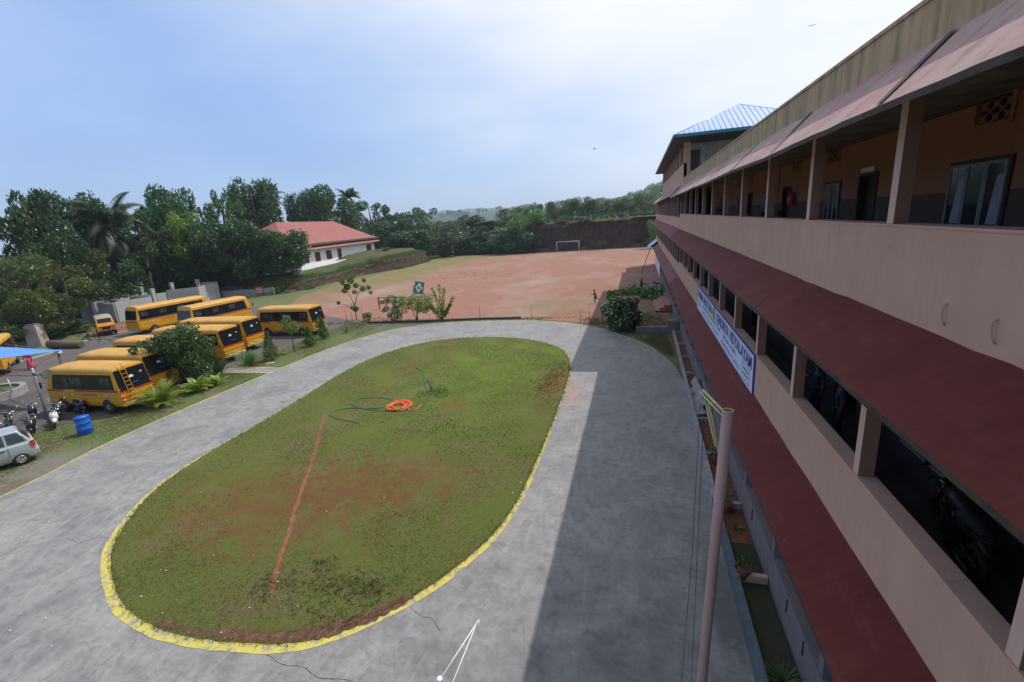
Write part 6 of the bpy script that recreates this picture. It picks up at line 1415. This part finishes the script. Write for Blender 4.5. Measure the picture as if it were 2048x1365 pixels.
for i, (x, y, l) in enumerate(((2.7, 19.6, 'small dark plant in the red soil next to the loose slabs'), (2.75, 15.1, 'small dark plant in the red soil behind the pole'), (2.62, 14.3, 'tiny plant in the red soil left of the pole'), (2.7, 12.2, 'tuft of spiky leaves beside a divider slab'))): spiky(x, y, .13, .22+.05*i, 16, l, i+4, 'leaf_mid')

# grass: blades over the lawn, the verge and the banks
def tufts(name, pts, h, m_, label, per=4, wd=.012, z=0.0, seed=0):
    rng = np.random.default_rng(seed); pts = np.repeat(np.array(pts), per, 0); n = len(pts); c = pts.copy(); c[:, :2] += rng.normal(size=(n, 2))*h*.5
    a = rng.uniform(0, 2*PI, n); hh = h*rng.uniform(.5, 1.3, n); s = np.stack([np.cos(a), np.sin(a), np.zeros(n)], 1)*wd; lean = rng.normal(size=(n, 3))*.45*hh[:, None]; lean[:, 2] = hh
    V = np.stack([c-s, c+s, c+lean], 1); o = quads_obj(name, V, m_); return tag(o, label, 'grass', kind='stuff')
def inside(poly, P):
    x, y = P[:, 0], P[:, 1]; r = np.zeros(len(P), bool); n = len(poly)
    for i in range(n):
        x0, y0 = poly[i][:2]; x1, y1 = poly[(i+1) % n][:2]; 
        if y0 == y1: continue
        c = ((y0 > y) != (y1 > y)) & (x < (x1-x0)*(y-y0)/(y1-y0)+x0); r ^= c
    return r
rng = np.random.default_rng(1)
P = np.stack([rng.uniform(-19.3, -3.4, 90000), 6+28.3*rng.uniform(0, 1, 90000)**1.25], 1); P = P[inside(lawn_out, P)]
keep = (np.sin(P[:, 0]*1.7+np.sin(P[:, 1]*1.3)*1.5)+np.sin(P[:, 1]*1.1+P[:, 0]*.6)+rng.normal(size=len(P))*.9) > -.35
for cx, cy, rx_, ry_ in ((-12.3, 11.3, 4, 2.6), (-9, 13.2, 3, 1.8), (-4.2, 24.2, .8, 2.6)): keep &= ~((((P[:, 0]-cx)/rx_)**2+((P[:, 1]-cy)/ry_)**2 < 1) & (rng.random(len(P)) < .62))
P = P[keep][:52000]
tufts('lawn_grass', np.concatenate([P, np.full((len(P), 1), .014)], 1), .045, M['grassblade'], 'short patchy grass growing over the oval lawn', 3, .007)
# ragged longer grass hanging along the lawn edge
E = []
for i in range(len(lawn_out)):
    a, b_ = lawn_out[i], lawn_out[(i+1) % len(lawn_out)]; d = math.dist(a, b_)
    for k in range(int(d*26)): t = rng.random(); E.append((a[0]+(b_[0]-a[0])*t+rng.normal()*.03, a[1]+(b_[1]-a[1])*t+rng.normal()*.03, .012))
tufts('edge_grass', E, .075, M['grassblade'], 'ragged grass fringe along the edge of the oval lawn', 3, .010, seed=2)
P = np.stack([rng.uniform(-30, -24.3, 30000), rng.uniform(7, 40, 30000)], 1); k = (P[:, 0] > -29) | (P[:, 1] < 16); k &= P[:, 0] < np.interp(P[:, 1], [7, 9.8, 14, 18, 24, 29, 33, 37, 40], [-24.2, -24.2, -24.9, -25.05, -24.85, -24.6, -23.9, -22.4, -20]); k &= ~((P[:, 1] > 24.4) & (P[:, 1] < 25.9)); P = P[k]
k = (np.sin(P[:, 0]*1.3)+np.sin(P[:, 1]*.9+P[:, 0])+rng.normal(size=len(P))*.8) > -.1; P = P[k]
tufts('verge_grass', np.concatenate([P, np.full((len(P), 1), -.016)], 1), .07, M['grassblade'], 'patchy grass along the verge between drive and buses', 3, .011, seed=3)
E = []
for x, y, s, k in ((-3.9, 39.2, .5, 220), (-2.6, 38.6, .6, 260), (-1.0, 37.4, .8, 300), (1.9, 30.6, .45, 400), (1.6, 32.5, .7, 500), (.9, 33.8, .7, 260), (-12, 41.0, 3, 500), (-20, 40.6, 3.2, 700), (-26, 40.5, 1.2, 300), (2.0, 50, .5, 900), (2.3, 56, .35, 600), (1.0, 40, .9, 500)):
    for j in range(k): E.append((x+rng.normal()*s, y+rng.normal()*min(s, 1.0)*(.25 if s > 2.5 else 1.6), -.005))
E = [e for e in E if not (e[1] < 40.5 and (e[0]+11)**2/13.5**2+(e[1]-24)**2/16.2**2 < 1) and e[0] < 2.2]
tufts('weed_grass', E, .13, M['grassblade'], 'weedy grass patches along the field edge and the planter', 4, .014, seed=4)
E = []
for cx, cy, sx, sy, k in ((-7.6, 8.25, .9, .28, 260), (-6.7, 8.5, .35, .25, 70), (-8.6, 8.9, .2, .2, 50), (-9.6, 7.9, .3, .2, 60), (-4.9, 24.2, .45, 1.1, 260), (-4.6, 27.0, .4, .8, 70), (-7.2, 7.4, 1.2, .18, 90), (-8.3, 17.8, .6, .5, 60)):
    for j in range(k): E.append((rng.normal()*sx+cx, rng.normal()*sy+cy, .014))
E = [e for e in E if inside(lawn_out, np.array([[e[0], e[1]]]))[0]]
tufts('dry_turf', E, .07, M['dryblade'], 'dry torn turf tufts lying in patches on the lawn', 5, .012, seed=14)
# torn clods of turf
cl = MB(); rr = random.Random(3)
for cx, cy, sx, sy, k in ((-7.6, 8.25, .9, .28, 150), (-6.7, 8.5, .35, .25, 40), (-8.6, 8.9, .2, .2, 25), (-9.9, 7.9, .3, .2, 24), (-7.9, 7.45, 1.0, .15, 60), (-9.3, 7.45, .6, .15, 40), (-4.9, 24.2, .45, 1.1, 190), (-4.6, 27.0, .4, .8, 50), (-6.5, 22.5, .2, .3, 8), (-11.3, 22.2, .5, .3, 20), (-17.5, 9.2, .4, .25, 20), (-11.5, 17.6, 3, 2, 12)):
    for j in range(k):
        x, y = rr.gauss(cx, sx), rr.gauss(cy, sy); r_ = rr.uniform(.015, .05)
        if not inside(lawn_out, np.array([[x, y]]))[0]: continue
        cl.sphere((x, y, .012), r_, 5, (1, rr.uniform(.6, 1.6), rr.uniform(.3, .6)))
tag(cl.build('turf_clods', mat('clod', (.16, .10, .065), .95, .3, 7, .6, 30, c2=(.09, .095, .04))), 'scattered torn clods of turf and soil on the lawn', 'clods', kind='stuff')
lt = MB()
for j in range(110):
    x, y = rr.choice([(rr.uniform(-18, -4), rr.uniform(8, 32)), (rr.uniform(-29, -25), rr.uniform(12, 38)), (rr.uniform(-22, 0), rr.uniform(5, 9))])
    if -5.6 < x < 2.4 and y < 8: continue
    s = rr.uniform(.008, .022); a = rr.uniform(0, 3); lt.box((-s, -s*.6, 0), (s, s*.6, .01), M=Matrix.Translation((x, y, .035))@Matrix.Rotation(a, 4, 'Z'))
tag(lt.build('litter', M['white']), 'tiny pale scraps of litter scattered over grass and verge', 'litter', kind='stuff')
b = MB(); b.box((-.28, -.07, 0), (.28, .07, .03)); o = b.build('paper_scrap', M['white']); o.location = (-26.6, 26.7, .0); o.rotation_euler = (0, 0, .5); tag(o, 'white scrap of card lying on the verge by the tallest cypress', 'scrap')
st_ = MB()
for j in range(60):
    x, y = rr.gauss(-30, 4), rr.gauss(80, 3); r_ = rr.uniform(.04, .13); st_.sphere((x-.3*(y-80), y, .03), r_, 5, (1, 1, .6))
for j in range(20): x, y = rr.gauss(-24, 6), rr.gauss(64, 4); st_.sphere((x, y, .02), rr.uniform(.03, .1), 5, (1, 1, .6))
tag(st_.build('field_stones', M['trench']), 'dark stones and clods scattered on the red field', 'stones', kind='stuff')

# ================================================================ TERRAIN BEYOND
def grid(name, rows, m_, kind='structure'):
    v = []; n = len(rows[0]); f = []
    for r in rows: v += r
    for i in range(len(rows)-1):
        for k in range(n-1): f.append((i*n+k, i*n+k+1, (i+1)*n+k+1, (i+1)*n+k))
    b = MB(); b.add(v, f, False); o = b.build(name, m_); bm = bmesh.new(); bm.from_mesh(o.data); bmesh.ops.recalc_face_normals(bm, faces=bm.faces)
    if sum(fc.normal.z for fc in bm.faces) < 0: bmesh.ops.reverse_faces(bm, faces=bm.faces[:])
    bm.to_mesh(o.data); bm.free(); o['kind'] = kind; return o
from mathutils import noise as mn
# cut bank behind the goal, plateau on top
rows = []
cols = np.linspace(-75, 30, 150)
for t, (dy, fz) in enumerate([(-.6, -.02), (0, 0), (.5, .12), (.8, .28), (1.1, .45), (1.5, .62), (1.8, .78), (2.1, .9), (2.6, .97), (3.6, 1.0), (8, 1.0), (30, .98), (140, .95)]):
    row = []
    for x in cols:
        H_ = np.interp(x, [-75, -58, -48, -36, -28, 0, 8, 30], [1.5, 4.0, 6.6, 7.4, 8.2, 7.9, 7.7, 7.5]); yb = np.interp(x, [-75, -60, -45, -33, -27, 30], [140, 137, 134.5, 129, 127.2, 126.5])
        w_ = 1 if 1 < t < 9 else .25; nz = mn.noise(Vector((x*.35, t*.8, 0)))*.9*w_+mn.noise(Vector((x*1.3, t*1.7, 4)))*.45*w_
        row.append((x, yb+dy+nz, H_*fz+(mn.noise(Vector((x*.4, 9, t)))*.35 if t > 7 else 0)))
    rows.append(row)
grid('cut_bank', rows, M['bank'])
# terrace for the house
toe = catmull([(-57.6, 62.9, .05), (-57.0, 63.8, .7), (-56.6, 65.4, 1.4), (-56.3, 68, 1.6), (-57.0, 78, 1.6), (-57.3, 88, 1.75), (-55.2, 95, 2.4), (-54.6, 103, 2.6), (-55.2, 112, 2.6), (-57, 119, 2.3), (-60, 125, 1.2), (-66, 130, .1)], 9)
rows = []
for t, (dx, fz, add) in enumerate([(.5, -.1, 0), (0, 0, 0), (-.25, .3, 0), (-.4, .6, 0), (-.55, .88, 0), (-.9, 1, 0), (-2.2, 1, .35), (-4, 1, 1.3), (-14, 1, 1.6), (-45, 1, 1.4)]):
    row = []
    for i, (x, y, h) in enumerate(toe):
        e = min(1, h/1.5); nz = mn.noise(Vector((y*.9, t*.9, 2)))*.35*(1 if 1 < t < 6 else .2)
        row.append((x+dx+nz, y, max(-.3, h*fz+add*e + (mn.noise(Vector((x*.4+dx, y*.4, 2)))*.12 if t > 4 else 0))))
    rows.append(row)
grid('terrace_bank', rows, M['bank'])
E = []
for i in range(26000):
    k = rng.integers(0, len(toe)-1); x, y, h = toe[k]; d = abs(rng.normal())*2.2; y += rng.uniform(-1, 1); e = min(1, h/1.5)
    m__ = (mn.noise(Vector((y*.25, d*.3, 7)))+.25 + (.5 if y > 92 else 0)) ; 
    if rng.random() > m__+.35: continue
    E.append((x-.9-d, y, h+.9*e*min(1, max(0, (d-.2)/4.5))-.1))
for i in range(2600):
    k = rng.integers(0, len(toe)-1); x, y, h = toe[k]
    if mn.noise(Vector((y*.3, 3, 1))) + (.5 if y > 98 else 0) + (.6 if y < 62 else 0) > .12: E.append((x+rng.uniform(-.2, .9), y, rng.uniform(-.05, .3)))
tufts('bank_grass', E, .5, M['tallgrass'], 'tall rank grass along the bank in front of the house', 5, .05, seed=8)
# hill on the right, ridges far away
def hill(name, cx, cy, pts, depth, m_, n=90, amp=2.0, seed=0):
    xs = np.linspace(pts[0][0], pts[-1][0], n); rows = []
    for t in range(16):
        s = t/15*2-1; row = []
        for x in xs:
            z = np.interp(x, [p[0] for p in pts], [p[1] for p in pts])*max(0, 1-s*s)**.8; row.append((cx+x, cy+s*depth, z+mn.fractal(Vector((x*.03, s*4, seed)), 1, 2, 4)*amp*(1-abs(s))-1))
        rows.append(row)
    return grid(name, rows, m_)
hill('hill', 0, 520, [(-160, 1), (-120, 5), (-70, 10), (-35, 16), (-10, 23), (20, 34), (60, 44), (110, 48), (220, 50), (400, 20)], 150, M['hill'], 110, 2.0, 1)
hill('distant_hill', 0, 1450, [(-1300, 5), (-1000, 30), (-800, 36), (-640, 50), (-560, 55), (-480, 38), (-440, 47), (-400, 50), (-330, 56), (-250, 30), (0, 40), (300, 20)], 140, M['hill'], 160, 6, 3)
hill('distant_hill', -420, 2300, [(-1500, 10), (-900, 70), (-500, 86), (-250, 80), (0, 60), (400, 85), (900, 20)], 220, M['hill'], 120, 9, 5)
# woods seen as one mass
rng = np.random.default_rng(77)
def woods(name, spots, nl, size, label, m_):
    bl = []
    for x, y, z, r in spots:
        for k in range(3): bl.append((x+rng.normal()*r*.35, y+rng.normal()*r*.35, z+r*rng.uniform(.2, .75), r*rng.uniform(.45, .7)))
    P, u = crown_pts(rng, bl, nl); o = quads_obj(name, leaves(rng, P, size, .6, out=u*.7), m_); return tag(o, label, 'woods', kind='stuff')
sp_ = []
for k in range(240):
    a = math.radians(rng.uniform(-78, -10)); d = rng.uniform(185, 330); x, y = d*math.sin(a), d*math.cos(a)
    sp_.append((x, y, rng.uniform(1.0, 3.0), rng.uniform(5, 8)))
woods('far_woods', sp_, 60000, .9, 'mass of woods filling the plain beyond the treeline', M['leaf_dark'])
sp_ = []
for k in range(520):
    x = rng.uniform(-150, 130); s = rng.uniform(-1, .35); y = 520+s*150; z = np.interp(x, [-160, -120, -70, -35, -10, 20, 60, 110, 220], [1, 5, 10, 17, 24, 34, 44, 48, 50])*max(0, 1-s*s)**.8
    sp_.append((x, y, z-2.5, rng.uniform(3.5, 6.5)))
woods('hillside_woods', sp_, 60000, 1.5, 'trees covering the hillside behind the far end of the school', M['leaf_mid'])
sp_ = [(-330+rng.uniform(-500, 420), 1400+rng.uniform(-40, 30), 40+rng.uniform(-8, 6), rng.uniform(7, 12)) for k in range(90)]
woods('ridge_woods', sp_, 9000, 5, 'trees along the hazy distant ridge', M['leaf_dark'])
for i in range(11):
    r = fpz = empty('bank_fence_post', (-27+i*2.9, 128.6, 7.9), 0, 'thin dark fence post in the line along the lip of the cut bank', 'fence post', 'fence posts along the top of the cut bank'); b = MB(); b.tube([(0, 0, 0), (0, 0, 2.4)], .07, 5); b.build('post', M['wire'], r)
# pylon far away on the ridge
# birds
def bird(x, y, z, s, label, a):
    r = empty('bird', (x, y, z), a, label, 'bird'); b = MB(); b.tube([(-.5*s, 0, 0), (-.2*s, 0, 0), (.3*s, 0, .02*s), (.5*s, 0, 0)], [.02*s, .09*s, .08*s, .02*s], 6); b.build('body', M['wire'], r)
    for sg in (-1, 1): b = MB(); b.add([(.15*s, 0, 0), (.05*s, sg*.5*s, .2*s), (-.15*s, sg*.95*s, .02*s), (-.15*s, 0, 0)], [(0, 1, 2, 3)]); b.build('wing', M['wire'], r)
bird(-3.3, 39.5, 14.1, .30, 'small dark bird gliding in mid sky right of the centre', .3)
bird(10.7, 37.0, 19.6, .24, 'small dark bird high in the sky above the school roof', 1.2)
bird(-24.0, 33, 18.5, .12, 'tiny dark bird in the left part of the sky', .8)

# ================================================================ PEOPLE
def person(loc, rz, h, J, shirt, trousers, label, hairm='hair', skirt=False):
    """J: joint positions in units of standing height; body is one skinned surface, clothes and hair are children"""
    root = empty('person', loc, rz, label, 'person')
    D = dict(pel=(0, 0, .52), che=(0, 0, .70), nek=(0, 0, .82), hed=(0, .01, .905), top=(0, .01, .965), shL=(.10, 0, .79), shR=(-.10, 0, .79), elL=(.13, 0, .64), elR=(-.13, 0, .64), wrL=(.14, .03, .50), wrR=(-.14, .03, .50),
             hiL=(.05, 0, .50), hiR=(-.05, 0, .50), knL=(.055, .01, .28), knR=(-.055, .01, .28), anL=(.055, 0, .045), anR=(-.055, 0, .045), toL=(.06, .085, .015), toR=(-.06, .085, .015)); D.update(J)
    D = {k: Vector(v)*h for k, v in D.items()}
    def skin(name, verts, edges, rad, m_, parent, rootv=0):
        me = bpy.data.meshes.new(name); me.from_pydata([tuple(v) for v in verts], edges, []); me.materials.append(m_); o = bpy.data.objects.new(name, me); COL.objects.link(o); o.parent = parent
        o.modifiers.new('skin', 'SKIN'); sv = me.skin_vertices[0].data
        for i, r in enumerate(rad): sv[i].radius = (r*h, r*h*(.8 if r > .06 else 1)); sv[i].use_root = (i == rootv)
        s = o.modifiers.new('sub', 'SUBSURF'); s.levels = 1; s.render_levels = 1; return o
    K = ['pel', 'che', 'nek', 'hed', 'top', 'shL', 'elL', 'wrL', 'shR', 'elR', 'wrR', 'hiL', 'knL', 'anL', 'toL', 'hiR', 'knR', 'anR', 'toR']
    R0 = [.075, .082, .030, .058, .040, .036, .026, .017, .036, .026, .017, .055, .038, .024, .020, .055, .038, .024, .020]
    Ed = [(0, 1), (1, 2), (2, 3), (3, 4), (1, 5), (5, 6), (6, 7), (1, 8), (8, 9), (9, 10), (0, 11), (11, 12), (12, 13), (13, 14), (0, 15), (15, 16), (16, 17), (17, 18)]
    V = [D[k] for k in K]; R1 = list(R0); E1 = list(Ed)
    for wi, ei in ((7, 6), (10, 9)):                     # palm, four fingers, thumb
        d = (V[wi]-V[ei]).normalized(); s = d.cross(Vector((0, 1, .2))).normalized(); pi = len(V); V.append(V[wi]+d*.035*h); R1.append(.020); E1.append((wi, pi))
        for q, ln in ((-1.5, .030), (-.5, .038), (.5, .036), (1.5, .028)):
            a = len(V); V.append(V[pi]+d*.018*h+s*q*.0095*h); V.append(V[pi]+d*(.018+ln)*h+s*q*.011*h+Vector((0, .006*h, 0))); R1 += [.006, .005]; E1 += [(pi, a), (a, a+1)]
        a = len(V); V.append(V[pi]+d*.008*h+Vector((0, .028*h, 0))); R1.append(.006); E1.append((pi, a))
    body = skin('body', V, E1, R1, M['skin'], root)
    top = ['pel', 'che', 'shL', 'elL', 'shR', 'elR']; v = [D[k] for k in top]; v[3] = D['shL'].lerp(D['elL'], .7); v[5] = D['shR'].lerp(D['elR'], .7); v.append(D['che'].lerp(D['nek'], .5))
    skin('shirt', v, [(0, 1), (1, 2), (2, 3), (1, 4), (4, 5), (1, 6)], [.084, .092, .046, .038, .046, .038, .05], M[shirt], root)
    if skirt:
        b = MB(); p = D['pel']; b.tube([p+Vector((0, 0, .08*h)), p, p+Vector((0, 0, -.25*h)), p+Vector((0, 0, -.46*h))], [.09*h, .11*h, .13*h, .155*h], 14); b.build('skirt', M[trousers], root)
    else:
        ks = ['pel', 'hiL', 'knL', 'anL', 'hiR', 'knR', 'anR']; v = [D[k] for k in ks]; v[3] = D['knL'].lerp(D['anL'], .85); v[6] = D['knR'].lerp(D['anR'], .85)
        skin('trousers', v, [(0, 1), (1, 2), (2, 3), (0, 4), (4, 5), (5, 6)], [.086, .066, .048, .036, .066, .048, .036], M[trousers], root)
    up = (D['top']-D['nek']).normalized(); b = MB(); c = D['hed']+up*.018*h-Vector((0, .014*h, 0)); b.sphere(c, .064*h, 12, (.95, 1.05, 1.0)); b.build('hair', M[hairm], root)
    f = MB(); fc = D['hed']+Vector((0, .058*h, 0))
    for sx in (-1, 1): f.sphere(fc+Vector((sx*.020*h, -.004*h, .004*h)), .006*h, 6)
    f.tube([fc+Vector((0, -.004*h, 0)), fc+Vector((0, .010*h, -.016*h))], [.005*h, .008*h], 6); f.build('face_features', M['skin'], root)
    return root
person((-4.25, 48.1, 0), R_(100), 1.5, dict(pel=(0, .02, .53), che=(0, .06, .70), nek=(0, .09, .81), hed=(0, .12, .90), top=(0, .12, .955), shL=(.09, .07, .78), shR=(-.09, .07, .78), elL=(.15, .0, .66), wrL=(.16, .10, .58), elR=(-.13, .16, .64), wrR=(-.12, .27, .66), knR=(-.05, .10, .30), anR=(-.05, .05, .05), toR=(-.05, .13, .015), hiL=(.05, .02, .50), hiR=(-.05, .02, .50), knL=(.05, -.02, .29), anL=(.05, -.23, .30), toL=(.05, -.27, .23)), 'uniform', 'trouser', 'child in blue uniform running across the sunlit field')
CR = dict(pel=(0, -.05, .36), che=(0, .12, .50), nek=(0, .22, .56), hed=(0, .29, .60), top=(0, .34, .63), shL=(.09, .19, .55), shR=(-.09, .19, .55), elL=(.10, .25, .38), wrL=(.07, .32, .24), elR=(-.10, .25, .38), wrR=(-.07, .32, .24), hiL=(.05, -.05, .34), hiR=(-.05, -.05, .34), knL=(.06, .10, .24), knR=(-.06, .10, .24), anL=(.06, -.02, .045), anR=(-.06, -.02, .045), toL=(.06, .07, .015), toR=(-.06, .07, .015))
person((-.7, 53.8, 0), R_(-120), 1.55, CR, 'cyan', 'trouser', 'person in turquoise top bending down in the shade beyond the shrub')
person((.45, 54.8, 0), R_(120), 1.6, dict(), 'trouser', 'trouser', 'person in dark clothes standing behind the bending one in the shade')
person((1.25, 54.6, 0), R_(90), 1.5, CR, 'lilac', 'lilac', 'person in pale clothes stooping right of the dark clothed one')
person((2.45, 49.9, 0), R_(170), 1.6, dict(), 'trouser', 'trouser', 'person in dark blue standing against the far wing wall by the steps')
person((-48.3, 24.2, 0), R_(-150), 1.6, dict(elL=(.12, .08, .66), wrL=(.05, .15, .66)), 'pink', 'pink', 'woman in bright pink clothes walking beside the left bus', 'pink', True)
person((-49.2, 24.6, 0), R_(-120), 1.55, dict(), 'lilac', 'white', 'person in pale top walking just left of the woman in pink')
for i, (y, h, s, l) in enumerate(((16.4, 1.36, 'uniform', 'child in blue in the top corridor just left of the dark doorway'), (18.4, 1.30, 'cyan', 'child in lighter blue in the top corridor beside the third pillar'), (20.7, 1.42, 'uniform', 'child with a clear round head alone between two top corridor pillars'), (27.4, 1.46, 'uniform', 'first of two children close together in the top corridor'), (28.4, 1.42, 'uniform', 'second of two children close together in the top corridor'), (33.5, 1.3, 'cyan', 'farthest child in the top corridor'))):
    person((4.25, y, 7.4), R_(60+40*i), h, dict(), s, 'trouser', l)
for i, (x, y, z, h, s, l) in enumerate(((4.1, 10.3, 3.92, 1.5, 'trouser', 'child in dark blue in the shaded first floor corridor nearest the camera'), (4.1, 11.6, 3.92, 1.45, 'trouser', 'child in dark uniform further back in the dark first floor corridor'), (3.7, 22.6, 3.92, 1.45, 'uniform', 'child in blue seen through the first floor opening above the sign middle'), (3.7, 26.6, 3.92, 1.45, 'uniform', 'child in blue seen through the first floor opening above the sign left end'), (3.8, 19.6, 3.92, 1.4, 'trouser', 'child in dark clothes in the first floor corridor above the sign'), (3.25, 27.2, .0, 1.45, 'uniform', 'child in blue leaning at the ground floor opening behind the planter'), (3.3, 33.0, .0, 1.5, 'trouser', 'child in dark clothes at the far ground floor opening'))):
    person((x, y, z), R_(80+30*i), h, dict(elL=(.14, .10, .66), wrL=(.12, .2, .72)) if i % 2 else dict(), s, 'trouser', l)

# ================================================================ HAZE
hz = MB(); hz.box((-2800, -250, -1.5), (2600, 3200, 140)); hm = bpy.data.materials.new('haze_air'); hm.use_nodes = True; t = hm.node_tree; t.nodes.clear()
pv = t.nodes.new('ShaderNodeVolumePrincipled'); pv.inputs['Color'].default_value = (.72, .84, 1, 1); pv.inputs['Density'].default_value = .00026; pv.inputs['Anisotropy'].default_value = .2
o_ = t.nodes.new('ShaderNodeOutputMaterial'); t.links.new(pv.outputs[0], o_.inputs['Volume'])
ho = hz.build('haze', hm); ho['kind'] = 'stuff'; tag(ho, 'thin pale haze in the air over the whole scene', 'haze')
